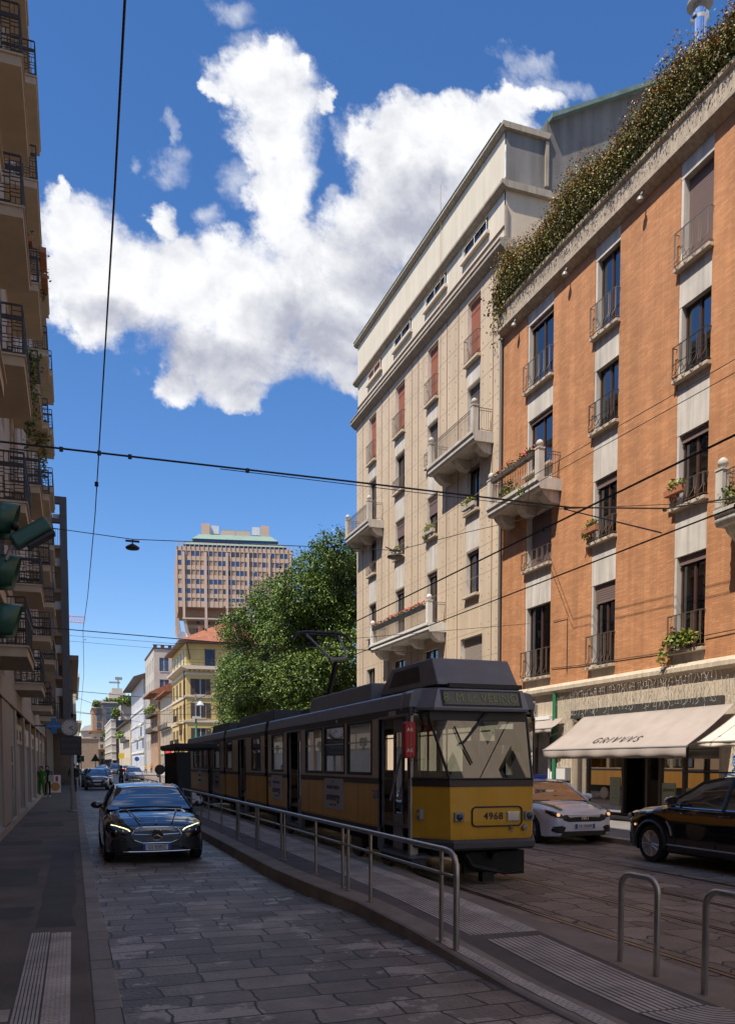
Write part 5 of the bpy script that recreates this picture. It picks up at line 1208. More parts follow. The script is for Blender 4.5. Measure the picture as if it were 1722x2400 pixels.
for j in range(8): mb.box(11.2, 13.2, 431.8, 432, 4 + j * 3.2, 6.3 + j * 3.2); mb.box(15.5, 24, 427.8, 428, 4.5 + j * 3.2, 6.4 + j * 3.2)
mb.build('windows_glazing', M['skyglass'], b4)
mb = MB(); mb.box(8.8, 13.9, 431, 470, 29, 29.5); mb.box(10, 14.0, 433, 470, 29.5, 32.4); mb.box(13.5, 46, 427.5, 470, 31.5, 32.1); mb.box(9.6, 46, 432.5, 470, 32.4, 33.0); mb.box(17.5, 25.5, 440, 462, 33, 37.6); mb.box(19, 24, 442, 460, 37.6, 40); mb.build('setback', M['blockgrey'], b4)
mb = MB(); mb.tube([(22.5, 450, 40), (22.5, 450, 46.5)], .3, 5); mb.box(18, 23.5, 449.6, 450.4, 43.2, 44.0); mb.box(21, 24.5, 449.5, 450.5, 45, 46.4); mb.box(24, 30, 449.8, 450.2, 35.2, 35.8); mb.build('antenna', M['grey'], b4)
shrub('band of green plants along the roof terrace of the tall far block', (20, 430.5, 33), (6, 1.5, 1.1), 700, .9, group='roof terrace greenery')
shrub('small pale green tree at the corner of the far roof terrace', (11.0, 432, 31.2), (1.7, 2, 1.8), 300, .8, group='roof terrace greenery')
b5 = facade_house('buff_arcade_house', 'sandy old house with deep eaves before the street bends out of sight', 8.4, 22, 404, 427, 16.3, M['buff'], [(1.2, 4), (5.5, 7.4), (8.8, 10.7), (12.2, 14.2)], 1.8, 1.1, None, sidecols=6, frontcols=5)
mb = MB(); mb.box(7.0, 23, 402.8, 427.8, 16.3, 17.0); mb.box(8.0, 14, 403.3, 404, 8.0, 8.5); mb.build('eaves', M['tile_b'], b5)
b6 = facade_house('end_house', 'pale house closing the view at the far end of the street', 5.0, 17.5, 560, 590, 22.5, M['buff'], [(3, 6), (9, 12), (14, 17)], 2, 1.3, None, sidecols=4, frontcols=5)
mb = MB(); mb.prism([(4.2, 22.5), (7, 25.5), (16, 28), (30, 24)], 1, 559, 591); mb.build('roof', M['farwhite'], b6)
# orange crane jib over the roofs
t = thing('tower_crane', 'orange lattice crane jib showing over the left rooftops', 'crane', (-14, 600, 0))
mb = MB(); mb.tube([(-14, 600, 0), (-14, 600, 100)], .7, 4); mb.build('mast', mat('crane_orange', (.60, .16, .07), .6), t)
mb = MB()
for dz in (0, 4): mb.tube([(-30, 600, 98 + dz * .9), (9, 600, 97 + dz)], .28, 4)
for k in range(22): x = -30 + k * 1.8; mb.tube([(x, 600, 98), (x + .9, 600, 101.6), (x + 1.8, 600, 98)], .13, 3)
mb.build('jib', bpy.data.materials['crane_orange'], t)
# ---------------------------------------------------------------- mushroom-shaped tower
tw = thing('tower', 'pinkish-brown tower with a wider top block, ribs and a green copper roof', 'tower', (0, 0, 0))
M['tw'] = mat('tower_pink', (0.47, 0.34, 0.25), 0.85, noise=.08, nscale=.2); M['tw_d'] = mat('tower_brown', (0.33, 0.22, 0.155), 0.85, noise=.1, nscale=.3); M['tw_rib'] = mat('tower_rib', (0.48, 0.355, 0.285), 0.85); M['tw_g'] = mat('tower_copper', (0.20, 0.29, 0.235), .6, noise=.15, nscale=.3)
M['tw_glass'] = mat('tower_glass', (0.035, 0.07, 0.16), .12)
TC = (36.09, 305.39)
ta = (0.9801, -0.1983)
tb = (0.1983, 0.9801)
TW = 40.8
TD = 30.0
Z1 = 78.9
Z0 = 57.8

# local frame: a along the front, z up, w away from the viewer
def TP(a, w, z): return (TC[0] + ta[0] * a + tb[0] * w, TC[1] + ta[1] * a + tb[1] * w, z)
def tbox(mb, a0, a1, w0, w1, z0, z1):
    b = MB(); b.box(a0, a1, w0, w1, z0, z1); o = len(mb.v); mb.v += [TP(*p) for p in b.v]; mb.f += [tuple(o + i for i in f) for f in b.f]; mb.m += [mb.k] * 6
def tquad(mb, *p): mb.quad(*[TP(*q) for q in p])
SK = -3.2                                                       # the far left edge steps outwards a little
mb = MB()
plan = [(0, 0), (TW, 0), (TW, TD), (SK, TD)]
mb.loft([[TP(a, w, Z0) for a, w in plan], [TP(a, w, Z1) for a, w in plan]]); mb.build('upper_block', M['tw_d'], tw)
fh = (Z1 - Z0 - 1.3) / 6
mb = MB()
for j in range(7): tbox(mb, -.1, TW + .1, -.18, -.01, Z0 + j * fh, Z0 + j * fh + 1.5 + (.6 if j == 0 else 0))
mb.build('spandrel', M['tw'], tw)
rr = random.Random(99)
mb = MB()
nslot = 26
for k in range(nslot + 1): a = TW * k / nslot; tbox(mb, a - .10, a + .10, -.36, -.02, Z0, Z1 + .2)
mb.build('mullion', M['tw_rib'], tw)
mb = MB()
for a in (2.2, 9.9, 17.4, 24.9, 32.4, 40.0): 
    if a < TW: tbox(mb, a - .42, a + .42, -.85, -.05, Z0 - 4, Z1 - 1.8)
mb.build('rib', M['tw_rib'], tw)
cnt = 0
for j in range(6):
    z = Z0 + j * fh + 1.55; k = 0
    while k < nslot and cnt < 96:
        if rr.random() < .62:
            wd = rr.choice((1, 1, 2)); a0 = TW * k / nslot + .3; a1 = TW * min(nslot, k + wd) / nslot - .3
            mb = MB(); tbox(mb, a0 - .1, a1 + .1, -.10, -.02, z + .05, z + fh - 1.6); w = mb.build('window', M['tw_glass'] if rr.random() < .75 else M['dshade'], tw); cnt += 1
            k += wd + (1 if rr.random() < .6 else 0)
        else: k += 1
# left flank, crown, roof, chimneys
mb = MB()
for k in range(7): f = k / 6; a = SK * f; w = TD * f; mb.v += []; tbox(mb, a - .35, a + .1, w - .25, w + .25, Z0 - 2, Z1 - .6)
for j in range(7):
    z = Z0 + j * fh; tquad(mb, (-.05, -.2, z), (SK - .2, TD, z), (SK - .2, TD, z + 1.6), (-.05, -.2, z + 1.6))
mb.build('flank', M['tw'], tw)
mb = MB(); mb.loft([[TP(a, w, Z1) for a, w in ((2.5, 1.5), (TW - 2.5, 1.5), (TW - 2.5, TD - 1.5), (0, TD - 1.5))], [TP(a, w, Z1 + 1.3) for a, w in ((2.5, 1.5), (TW - 2.5, 1.5), (TW - 2.5, TD - 1.5), (0, TD - 1.5))]]); mb.build('penthouse', M['tw_glass'], tw)
mb = MB()
for k in range(nslot + 2): a = TW * k / nslot - .2; tbox(mb, a - .09, a + .09, -.5, -.3, Z1 - .6, Z1 + 1.6)
tbox(mb, -.3, TW + .3, -.5, -.3, Z1 + 1.45, Z1 + 1.6); mb.build('crown_frame', M['tw_rib'], tw)
zr = Z1 + 1.3
mb = MB(); a0, a1 = 2.0, TW - 2.0
mb.loft([[TP(a, w, zr) for a, w in ((a0, 1), (a1, 1), (a1, TD - 1), (a0, TD - 1))], [TP(a, w, zr + 1.1) for a, w in ((a0 + 3, 1.6), (a1 - 3, 1.6), (a1 - 3, TD - 3), (a0 + 3, TD - 3))]]); mb.build('lower_roof', M['tw_g'], tw)
mb = MB(); mb.loft([[TP(a, w, zr + .5) for a, w in ((a0 + 3.6, 2.0), (a1 - 3.6, 2.0), (a1 - 3.6, TD - 4), (a0 + 3.6, TD - 4))], [TP(a, w, zr + 2.3) for a, w in ((a0 + 3.6, 2.0), (a1 - 3.6, 2.0), (a1 - 3.6, TD - 4), (a0 + 3.6, TD - 4))]]); mb.build('dormer_band', M['tw_glass'], tw)
mb = MB(); mb.loft([[TP(a, w, zr + 2.2) for a, w in ((a0 + 3, 1.5), (a1 - 3, 1.5), (a1 - 3, TD - 3), (a0 + 3, TD - 3))], [TP(a, w, zr + 4.3) for a, w in ((a0 + 5.6, 3.4), (a1 - 5.6, 3.4), (a1 - 5.6, TD - 7), (a0 + 5.6, TD - 7))]]); mb.build('upper_roof', M['tw_g'], tw)
mb = MB(); zc = zr + 4.2
tbox(mb, a0 + 6.2, a0 + 9.2, 6, 12, zc - .3, zc + 4.7); tbox(mb, a1 - 9.2, a1 - 6.2, 6, 12, zc - .3, zc + 4.7); tbox(mb, a0 + 9.2, a1 - 9.2, 8, 12, zc - .3, zc + 1.4); tbox(mb, a0 + 13.2, a0 + 18.2, 7, 12, zc - .3, zc + 2.6); tbox(mb, a1 - 18.2, a1 - 13.2, 7, 12, zc - .3, zc + 2.6)
mb.build('chimney', M['tw'], tw)
mb = MB()
for c in (a0 + 9.6, a1 - 12.4): tbox(mb, c, c + 2.8, 7, 9, zc + 1.4, zc + 4.3)
mb.build('roof_plant', M['bluegrey'], tw)
mb = MB()
for c in (a0 + 13.2, a1 - 18.2):
    for k in range(5): tbox(mb, c + k * 1.1, c + k * 1.1 + .55, 7.2, 8, zc + 2.6, zc + 3.2)
mb.build('roof_vents', M['tw_g'], tw)
# lower shaft and raking struts
ins = 4.2
mb = MB(); mb.loft([[TP(a, w, 0) for a, w in ((2.6, ins), (TW - ins, ins), (TW - ins, TD - ins), (1.6, TD - ins))], [TP(a, w, Z0) for a, w in ((2.6, ins), (TW - ins, ins), (TW - ins, TD - ins), (1.6, TD - ins))]]); mb.build('shaft', M['tw_d'], tw)
mb = MB()
for j in range(7): z = Z0 - 5.6 - j * 3.4; tbox(mb, 2.5, TW - ins, ins - .3, ins - .02, z - 1.3, z)
mb.build('shaft_band', M['tw'], tw)
for j in range(7):
    for k in range(9):
        z = Z0 - 4.0 - j * 3.4 - 1.6; a = ins + 2.0 + k * 3.4; mb = MB(); tbox(mb, a, a + (1.2 if k < 2 else 2.4), ins - .2, ins - .01, z, z + 2.0)
        if cnt < 99: mb.build('window', M['tw_glass'], tw); cnt += 1
mb = MB()
def strut(a, w, a2, w2, z0=18, th=.55):
    p = [TP(a - th, w, Z0 - 4), TP(a + th, w, Z0 - 4), TP(a + th, w + 1.1, Z0 - 4), TP(a - th, w + 1.1, Z0 - 4)]; q = [TP(a2 - th, w2, z0), TP(a2 + th, w2, z0), TP(a2 + th, w2 + 1.1, z0), TP(a2 - th, w2 + 1.1, z0)]; mb.loft([q, p])
for a in (9.9, 17.4, 24.9, 32.4): strut(a, -1.0, a, ins - 1.0)
strut(2.2, -.6, ins + 2.6, ins - 1.2, 30)
for k in range(6): f = k / 5; strut(SK * f - .2, TD * f, ins + .6, ins + (TD - 2 * ins) * f, 22, .5)
tbox(mb, 1.6, TW, -.9, ins, Z0 - 4.4, Z0 - 3.9)
mb.build('strut', M['tw_rib'], tw)
# ---------------------------------------------------------------- trees beside the beige house
def tree(label, base, h, clumps, n_leaf, seed, size=.165, tr=.32):
    """tapered trunk and limbs, leaves gathered in clumps; clumps = [(dx, dy, z, rx, ry, rz)] relative to base"""
    rr = random.Random(seed); t = thing('street_tree', label, 'tree', base, 'trees between the beige and the yellow house')
    mb = MB(); b = Vector(base); fork = b + Vector((rr.uniform(-.3, .3), rr.uniform(-.3, .3), h * .28))
    mb.tube([b, b + (fork - b) * .5 + Vector((.1, 0, 0)), fork], tr, 9, tr * .7)
    for (dx, dy, z, rx, ry, rz) in clumps:
        e = b + Vector((dx, dy, z)); m_ = fork.lerp(e, .5) + Vector((0, 0, .6)); mb.tube([fork, m_, e], tr * .42, 6, .04)
        for q in range(3): f = m_.lerp(e, .6); mb.tube([f, e + Vector((rr.uniform(-1, 1) * rx * .7, rr.uniform(-1, 1) * ry * .7, rr.uniform(-.4, .7) * rz))], .05, 4, .012)
    mb.build('trunk', M['bark'], t, smooth=60)
    mb = MB(); tot = sum(c[3] * c[4] * c[5] for c in clumps)
    for (dx, dy, z, rx, ry, rz) in clumps:
        n = int(2.3 * n_leaf * rx * ry * rz / tot); c = b + Vector((dx, dy, z))
        for tw_ in range(max(1, n // 22)):
            while True:
                p = Vector((rr.uniform(-1, 1), rr.uniform(-1, 1), rr.uniform(-1, 1)))
                if p.length < 1: break
            if p.length < .55 and rr.random() < .75: p = p.normalized() * rr.uniform(.6, 1.0)
            p = c + Vector((p.x * rx, p.y * ry, p.z * rz)); out = (p - c).normalized(); droop = Vector((rr.gauss(0, .4), rr.gauss(0, .4), -.35))
            d0 = (out * .8 + droop).normalized(); tone = rr.random()
            for q in range(22):
                o = p + d0 * (q * .035 + rr.uniform(-.05, .05)) + Vector((rr.gauss(0, .14), rr.gauss(0, .14), rr.gauss(0, .10)))
                d = (d0 * .5 + Vector((rr.gauss(0, .6), rr.gauss(0, .6), rr.gauss(-.25, .4)))).normalized(); s = size * rr.uniform(.65, 1.35)
                n_ = Vector((rr.gauss(0, .6), rr.gauss(0, .6), 1)); w = d.cross(n_)
                if w.length < .05: continue
                w = w.normalized() * s * .3; mb.k = 1 if rr.random() < .16 + .34 * tone else (2 if rr.random() < .2 else 0)
                mb.quad(o, o + d * s * .45 + w, o + d * s, o + d * s * .45 - w)
        for q in range(int(n * .05)):
            o = c + Vector((rr.gauss(0, .42) * rx, rr.gauss(0, .42) * ry, rr.gauss(0, .42) * rz)); d = Vector((rr.gauss(0, 1), rr.gauss(0, 1), rr.gauss(-.3, .6))).normalized(); w = d.cross(Vector((rr.gauss(0, .6), rr.gauss(0, .6), 1)))
            if w.length > .05: w = w.normalized() * .10; mb.k = 2; mb.quad(o, o + d * .16 + w, o + d * .34, o + d * .16 - w)
    mb.build('crown', [M['leaf'], M['leaf_l2'], M['leaf_d']], t)
    return t
M['leaf_l2'] = mat('leaf_bright', (0.165, 0.24, 0.036), 0.5)
tree('big leafy tree with its crown pressed against the beige house', (17.76, 59.48, 0), 16.9, [(0.12, -2.37, 16.93, 1.4, 1.6, 1.27), (0.02, 2.2, 16.63, 1.74, 1.98, 1.57), (1.7, 1.08, 15.34, 1.74, 1.98, 1.57), (-2.13, -0.81, 14.0, 1.84, 2.1, 1.66), (0.17, -0.09, 12.89, 1.94, 2.21, 1.75), (1.8, -0.96, 12.84, 1.6, 1.83, 1.45), (-1.98, 1.66, 11.79, 1.94, 2.21, 1.75), (-0.09, 1.87, 10.32, 2.0, 2.29, 1.81), (0.61, -2.8, 9.46, 2.0, 2.29, 1.81), (-2.64, -2.07, 7.92, 1.84, 2.1, 1.66), (0.9, 1.82, 6.79, 2.0, 2.29, 1.81), (1.97, -1.12, 6.61, 1.84, 2.1, 1.66), (2.46, 0.8, 16.67, 1.5, 1.72, 1.36), (-2.13, -2.42, 5.21, 1.67, 1.91, 1.51)], 52000, 1)
tree('middle leafy tree whose crown covers the foot of the pink tower', (16.08, 74.92, 0), 16.8, [(1.11, -0.74, 16.76, 1.8, 2.06, 1.63), (-0.0, 1.41, 15.69, 1.64, 1.87, 1.48), (1.33, -2.2, 13.97, 2.05, 2.34, 1.85), (-1.32, 3.3, 14.35, 1.72, 1.96, 1.56), (0.95, 2.22, 12.45, 2.13, 2.43, 1.93), (-1.78, -2.36, 9.42, 1.96, 2.24, 1.78), (0.85, -3.32, 8.6, 2.25, 2.57, 2.04), (-1.2, 0.69, 6.95, 1.72, 1.96, 1.56), (0.96, 2.45, 5.91, 1.84, 2.1, 1.67), (-2.41, 0.09, 14.87, 0.9, 1.03, 0.81), (2.53, -2.7, 6.82, 2.05, 2.34, 1.85), (-0.43, -0.34, 6.9, 2.05, 2.34, 1.85)], 36000, 2)
tree('lower leafy tree with its crown against the yellow house', (15.78, 89.87, 0), 12.1, [(0.01, -3.0, 12.09, 1.26, 1.44, 1.14), (-0.01, -1.77, 10.44, 1.45, 1.66, 1.32), (-0.14, -0.35, 8.52, 1.36, 1.55, 1.23), (1.16, -0.44, 11.96, 1.45, 1.66, 1.32), (0.82, -1.99, 6.41, 1.55, 1.77, 1.4), (-0.38, -1.58, 6.18, 1.16, 1.33, 1.05), (0.15, -1.84, 3.93, 1.55, 1.77, 1.4), (1.49, -0.78, 4.19, 1.55, 1.77, 1.4), (1.97, -2.03, 8.23, 1.7, 1.94, 1.53)], 22000, 3)
# ================================================================ tram and tram stop
M['t_yel'] = mat('tram_yellow', (0.72, 0.37, 0.022), 0.38, noise=.16, nscale=1.2, streak=.16, coat=.3)
M['t_cream'] = mat('tram_cream', (0.56, 0.445, 0.31), 0.42, noise=.12, nscale=1.5, coat=.2)
M['t_brown'] = mat('tram_brown', (0.055, 0.038, 0.032), 0.45)
M['t_grey'] = mat('tram_roof_grey', (0.22, 0.21, 0.215), 0.38, noise=.2, nscale=2.5, streak=.15)
M['t_light'] = mat('tram_visor_grey', (0.30, 0.30, 0.325), 0.35, noise=.1, nscale=2)
M['t_skirt'] = mat('tram_skirt', (0.07, 0.07, 0.075), 0.5, noise=.2, nscale=3)
M['t_door'] = mat('tram_door_grey', (0.22, 0.225, 0.24), 0.4)
M['t_in'] = mat('tram_interior', (0.16, 0.15, 0.135), 0.7)
M['t_glass'] = glassy('tram_glass', (0.36, 0.39, 0.38), .95, .04)
M['w_glass'] = glassy('windscreen_glass', (0.30, 0.37, 0.355), .95, .17)
M['redcover'] = mat('red_mirror_cover', (0.50, 0.012, 0.015), 0.45)
tr = thing('tram', 'yellow and cream articulated tram standing at the stop with its front door open', 'tram', (6.2, 20, 0))
X0, X1 = 5.03, 7.26
PT = lambda u, v, d: (X0 + d, u, v)
PT2 = lambda u, v, d: (X1 - d, u, v)
def tram_window(a, b, z0, z1, parent, P=PT, mid=True, d=.035):
    mb = MB(); w = .045
    pbox(mb, P, a - .012, a + w, z0 - .012, z1 + .012, -.012, d); pbox(mb, P, b - w, b + .012, z0 - .012, z1 + .012, -.012, d); pbox(mb, P, a + w, b - w, z0 - .012, z0 + w, -.012, d); pbox(mb, P, a + w, b - w, z1 - w, z1 + .012, -.012, d)
    f = mb.build('window', M['black'], parent, bevel=.012)
    if mid: mb = MB(); pbox(mb, P, a + w, b - w, z0 + .60 * (z1 - z0), z0 + .60 * (z1 - z0) + .022, .006, .03); mb.build('slider_rail', M['alu'], f)
    mb = MB(); mb.quad(P(a + w, z0 + w, .02), P(b - w, z0 + w, .02), P(b - w, z1 - w, .02), P(a + w, z1 - w, .02)); mb.build('pane', M['t_glass'], f)
def tram_door(a, b, parent, z0=.42, z1=2.66, openf=1.0):
    """folding door: leaves at the sides, dark opening between, step plate"""
    mb = MB(); pbox(mb, PT, a - .05, a, z0, z1, -.006, .10); pbox(mb, PT, b, b + .05, z0, z1, -.006, .10); pbox(mb, PT, a - .05, b + .05, z1, z1 + .04, -.006, .1); pbox(mb, PT, a, b, z0 - .04, z0, -.006, .8)
    d = mb.build('door', M['t_door'], parent)
    return d
def door_leaf(a, b, d, x, z0=.45, z1=2.64, name='leaf'):
    mb = MB(); hl = [(a + .07, b - .07, 1.05, 2.42)]
    wall_holes(mb, lambda u, v, q: (x + q, u, v), a, b, z0, z1, hl, .035); mb.quad((x + .035, a, z0), (x + .035, a, z1), (x + .035, hl[0][0], z1), (x + .035, hl[0][0], z0)); l = mb.build(name, [M['t_door'], M['black']], d)
    mb = MB(); mb.quad((x + .015, a + .07, 1.05), (x + .015, b - .07, 1.05), (x + .015, b - .07, 2.42), (x + .015, a + .07, 2.42)); mb.build('leaf_pane', M['t_glass'], d)
def car_section(y0, y1, wins, doors, nose=False):
    body = thing_part = None
    # window band (cream), with holes
    wz0, wz1 = 1.70, 2.665
    holes = [(a, b, wz0, wz1) for a, b in wins] + [(a, b, 1.64, 2.66) for a, b in doors]
    mb = MB(); wall_holes(mb, PT, y0, y1, 1.64, 2.68, holes, .05)
    body = mb.build('upper_body', [M['t_cream'], M['t_cream']], tr); mb = MB(); wall_holes(mb, PT2, y0, y1, 1.64, 2.68, [(y0 + .6 + k * 1.62, y0 + .6 + k * 1.62 + 1.4, 1.7, 2.6) for k in range(int((y1 - y0 - .8) / 1.62))], .05)
    body = mb.build('upper_body', [M['t_cream'], M['t_cream']], tr)
    dz = sorted(doors); spans = []; p = y0
    for a, b in dz: spans.append((p, a)); p = b
    spans.append((p, y1))
    mb = MB()
    for a, b in spans: mb.box(X0, X0 + .06, a, b, .78, 1.54)
    mb.box(X1 - .06, X1, y0, y1, .78, 1.54); mb.build('lower_body', M['t_yel'], tr, bevel=.008)
    mb = MB()
    for a, b in spans:
        q = a + 1.15
        while q < b - .3: mb.box(X0 - .0015, X0 + .01, q, q + .012, .79, 1.535); q += 1.15
        mb.box(X0 - .0015, X0 + .01, a, b, .80, .81)
    mb.build('panel_seams', M['t_skirt'], tr)
    mb = MB()
    for a, b in spans: mb.box(X0 - .008, X0 + .06, a, b, 1.54, 1.64); mb.box(X0 + .03, X0 + .08, a, b, .60, .78)
    mb.box(X1 - .06, X1 + .008, y0, y1, 1.54, 1.64); mb.build('belt', M['t_brown'], tr)
    mb = MB(); mb.box(X0 - .004, X0 + .05, y0, y1, 2.68, 2.80); mb.box(X1 - .05, X1 + .004, y0, y1, 2.68, 2.80); mb.build('band', M['t_brown'], tr)
    mb = MB(); prof = [(X0 - .012, 2.80), (X0 + .03, 3.02), (X0 + .07, 3.055), (X0 + .5, 3.13), (X1 - .5, 3.13), (X1 - .07, 3.055), (X1 - .03, 3.02), (X1 + .012, 2.80)]
    mb.prism(prof, 1, y0, y1); mb.build('roof', M['t_grey'], tr, smooth=30)
    for a, b in wins: tram_window(a, b, wz0, wz1, tr)
    inn = MB()
    inn.box(X0 + .07, X1 - .07, y0 + .05, y1 - .05, .84, .9); inn.box(X0 + .07, X1 - .07, y0, y1, 2.72, 2.76); inn.box(X0 + .065, X0 + .075, y0, y1, .9, 1.5) if not doors else None
    for k in range(int((y1 - y0) / .85)):
        yy = y0 + .5 + k * .85
        if any(a - .3 < yy < b + .3 for a, b in doors): continue
        for xs in (X0 + .18, X1 - .62): inn.box(xs, xs + .42, yy, yy + .06, 1.0, 1.75); inn.box(xs, xs + .42, yy, yy + .42, 1.25, 1.32)
    i_ = inn.build('interior', M['t_in'], tr)
    mb = MB()
    for k in range(int((y1 - y0) / 1.3)):
        yy = y0 + .7 + k * 1.3
        for xs in (X0 + .62, X1 - .66): mb.tube([(xs, yy, .9), (xs, yy, 2.72)], .018, 6)
    for xs in (X0 + .62, X1 - .66): mb.tube([(xs, y0 + .3, 2.45), (xs, y1 - .3, 2.45)], .016, 6)
    mb.build('handrails', mat('yellow_pole', (.5, .35, .05), .4) if 'yellow_pole' not in bpy.data.materials else bpy.data.materials['yellow_pole'], i_)
    return body
S1 = (12.24, 22.45); S2 = (22.85, 29.2); S3 = (29.6, 39.5)
car_section(*S1, [(20.67, 21.98), (17.15, 18.53), (15.61, 17.02), (14.02, 15.44)], [(18.97, 20.29), (12.26, 13.65)])
car_section(*S2, [(23.42, 24.69), (27.89, 29.05)], [(25.56, 26.84)])
car_section(*S3, [(30.42, 31.65), (33.55, 34.75), (34.9, 36.1), (36.25, 37.5)], [(32.03, 33.18)])
# doors: middle ones part-open, front one folded back with its grab rail
d = tram_door(18.97, 20.29, tr); door_leaf(18.98, 19.32, d, X0 + .02); door_leaf(19.34, 19.62, d, X0 + .12)
d = tram_door(25.56, 26.84, tr); door_leaf(25.57, 26.0, d, X0 + .03)
d = tram_door(32.03, 33.18, tr); door_leaf(32.04, 32.4, d, X0 + .03)
d = tram_door(12.26, 13.65, tr)
door_leaf(12.78, 13.22, d, X0 + .10); door_leaf(13.24, 13.56, d, X0 + .25)
mb = MB(); mb.tube([(X0 + .04, 13.2, 1.28), (X0 + .04, 12.72, 2.05)], .022, 8); mb.build('grab_rail', M['alu'], d, smooth=60)
mb = MB(); mb.box(X0 + .06, X0 + .5, 12.3, 13.6, .40, .46); mb.box(X0 + .4, X0 + .8, 12.3, 13.6, .46, .68); mb.box(X0 + .8, X0 + .9, 12.3, 13.6, .68, .9); mb.build('step', M['t_skirt'], d)
# end wall, gangways
for (ya, yb) in ((22.45, 22.85), (29.2, 29.6)):
    mb = MB(); n = 5
    for k in range(n):
        y0 = ya + (yb - ya) * k / n; o = .05 + (.04 if k % 2 else 0); mb.box(X0 + o, X1 - o, y0, y0 + (yb - ya) / n, .6, 3.05)
    mb.build('gangway', M['rubber'], tr)
mb = MB(); mb.box(X0 + .05, X1 - .05, 39.4, 39.5, .6, 3.0); mb.build('rear_wall', M['t_yel'], tr)
# nose
def nring(z, xa, yf, xs=X0, ys=12.24): return [(xs, ys, z), (xa, yf, z), (12.29 - xa, yf, z), (X1 + X0 - xs, ys, z)]
mb = MB(); mb.loft([nring(.72, 5.45, 11.60), nring(1.0, 5.435, 11.58), nring(1.54, 5.425, 11.585)], closed=False, caps=False); mb.build('nose', M['t_yel'], tr)
mb = MB(); mb.loft([nring(1.54, 5.42, 11.575, X0 - .008), nring(1.64, 5.415, 11.58, X0 - .008), [(p[0], p[1] + .08, 1.64) for p in nring(1.64, 5.415, 11.58)]], closed=False, caps=False); mb.build('belt', M['t_brown'], tr)
mb = MB(); mb.loft([nring(.56, 5.46, 11.52, X0 + .03), nring(.60, 5.44, 11.47, X0), nring(.68, 5.44, 11.47, X0), nring(.725, 5.45, 11.53, X0)], closed=False, caps=False)
mb.quad(*nring(.56, 5.46, 11.52, X0 + .03)); mb.build('bumper', M['t_skirt'], tr)
# windscreen and quarter lights
wt, wb_ = 2.66, 1.66
TL, TR = (5.24, 12.0, wt), (6.98, 12.0, wt); BL, BR = (5.425, 11.60, wb_), (6.865, 11.60, wb_); SL, SR = (X0 + .01, 12.24, wt), (X1 - .01, 12.24, wt); QL, QR = (X0 + .01, 12.24, wb_), (X1 - .01, 12.24, wb_)
mb = MB(); mb.quad(BL, BR, TR, TL); ws = mb.build('windscreen', M['w_glass'], tr)
mb = MB(); mb.quad(QL, BL, TL, SL); mb.quad(BR, QR, SR, TR); mb.build_each('quarter_light', M['w_glass'], tr)
mb = MB()
for a, b, r in ((BL, TL, .022), (BR, TR, .022), (QL, SL, .035), (QR, SR, .035), (QL, BL, .025), (BL, BR, .02), (BR, QR, .025)): mb.tube([a, b], r, 6)
mb.build('windscreen_frame', M['black'], tr)
mb = MB(); mb.box(5.03, 5.16, 12.2, 12.3, .45, 2.68); mb.build('corner_post', M['t_cream'], tr)
mb = MB(); mb.quad((5.26, 11.96, 2.58), (6.96, 11.96, 2.58), (6.97, 11.98, 2.735), (5.25, 11.98, 2.735)); mb.build('sun_strip', M['black'], tr)
# destination visor
mb = MB(); mb.loft([[(X0 - .02, 12.6, 2.76), (5.28, 11.86, 2.735), (6.93, 11.86, 2.735), (X1 + .02, 12.6, 2.76)], [(X0 - .02, 12.6, 2.80), (5.27, 11.84, 2.77), (6.94, 11.84, 2.77), (X1 + .02, 12.6, 2.80)], [(X0 + .02, 12.6, 3.05), (5.38, 11.95, 3.075), (6.88, 11.95, 3.075), (X1 - .02, 12.6, 3.05)], [(X0 + .3, 12.6, 3.13), (5.6, 12.12, 3.11), (6.7, 12.12, 3.11), (X1 - .3, 12.6, 3.13)]], closed=False, caps=False)
mb.quad((X0 - .02, 12.6, 2.76), (5.28, 11.86, 2.735), (6.93, 11.86, 2.735), (X1 + .02, 12.6, 2.76)); vz = mb.build('visor', M['t_light'], tr, smooth=20)
tilt = math.atan2(.11, .305)
def onvis(x, t, off=0): return (x, 11.84 + .11 * t - off * .94, 2.77 + .305 * t + off * .34)
mb = MB(); mb.quad(onvis(5.41, .07, .006), onvis(6.82, .07, .006), onvis(6.82, .93, .006), onvis(5.41, .93, .006)); ds = mb.build('destination_display', M['black'], vz, bevel=0)
mb = MB(); mb.quad(onvis(5.46, .16, .012), onvis(6.77, .16, .012), onvis(6.77, .84, .012), onvis(5.46, .84, .012)); mb.build('display_glass', mat('display_face', (.16, .165, .135), .2), vz)
text('lettering', '8  M.Le VELINO', mat('flipdot_green', (.30, .32, .12), .6), vz, onvis(6.10, .5, .018), (R(90) - tilt, 0, 0), .20, .002, sx=.98)
# roof pods
def pod(y0, y1, x0, x1, z0, z1, s0, s1, inset, name, m):
    mb = MB(); mb.loft([[(x0, y0, z0), (x1, y0, z0), (x1, y1, z0), (x0, y1, z0)], [(x0 + inset, y0 + s0, z1), (x1 - inset, y0 + s0, z1), (x1 - inset, y1 - s1, z1), (x0 + inset, y1 - s1, z1)]]); return mb.build(name, m, tr, bevel=.02)
ac = pod(12.05, 14.75, 5.42, 6.86, 3.15, 3.60, .31, .62, .03, 'cooling_unit', mat('pod_grey', (.24, .225, .225), .45, noise=.2, nscale=2))
mb = MB()
for k in range(9): z = 3.26 + k * .03; o = .06 * (z - 3.17) / .43; mb.box(5.41 + o * .5, 5.44 + o * .5, 12.75 + (z - 3.2) * .4, 14.25 - (z - 3.2) * .9, z, z + .014)
mb.build('grille', M['black'], ac)
mb = MB(); mb.box(5.6, 6.9, 12.0, 14.6, 3.10, 3.17); mb.build('base', M['black'], ac)
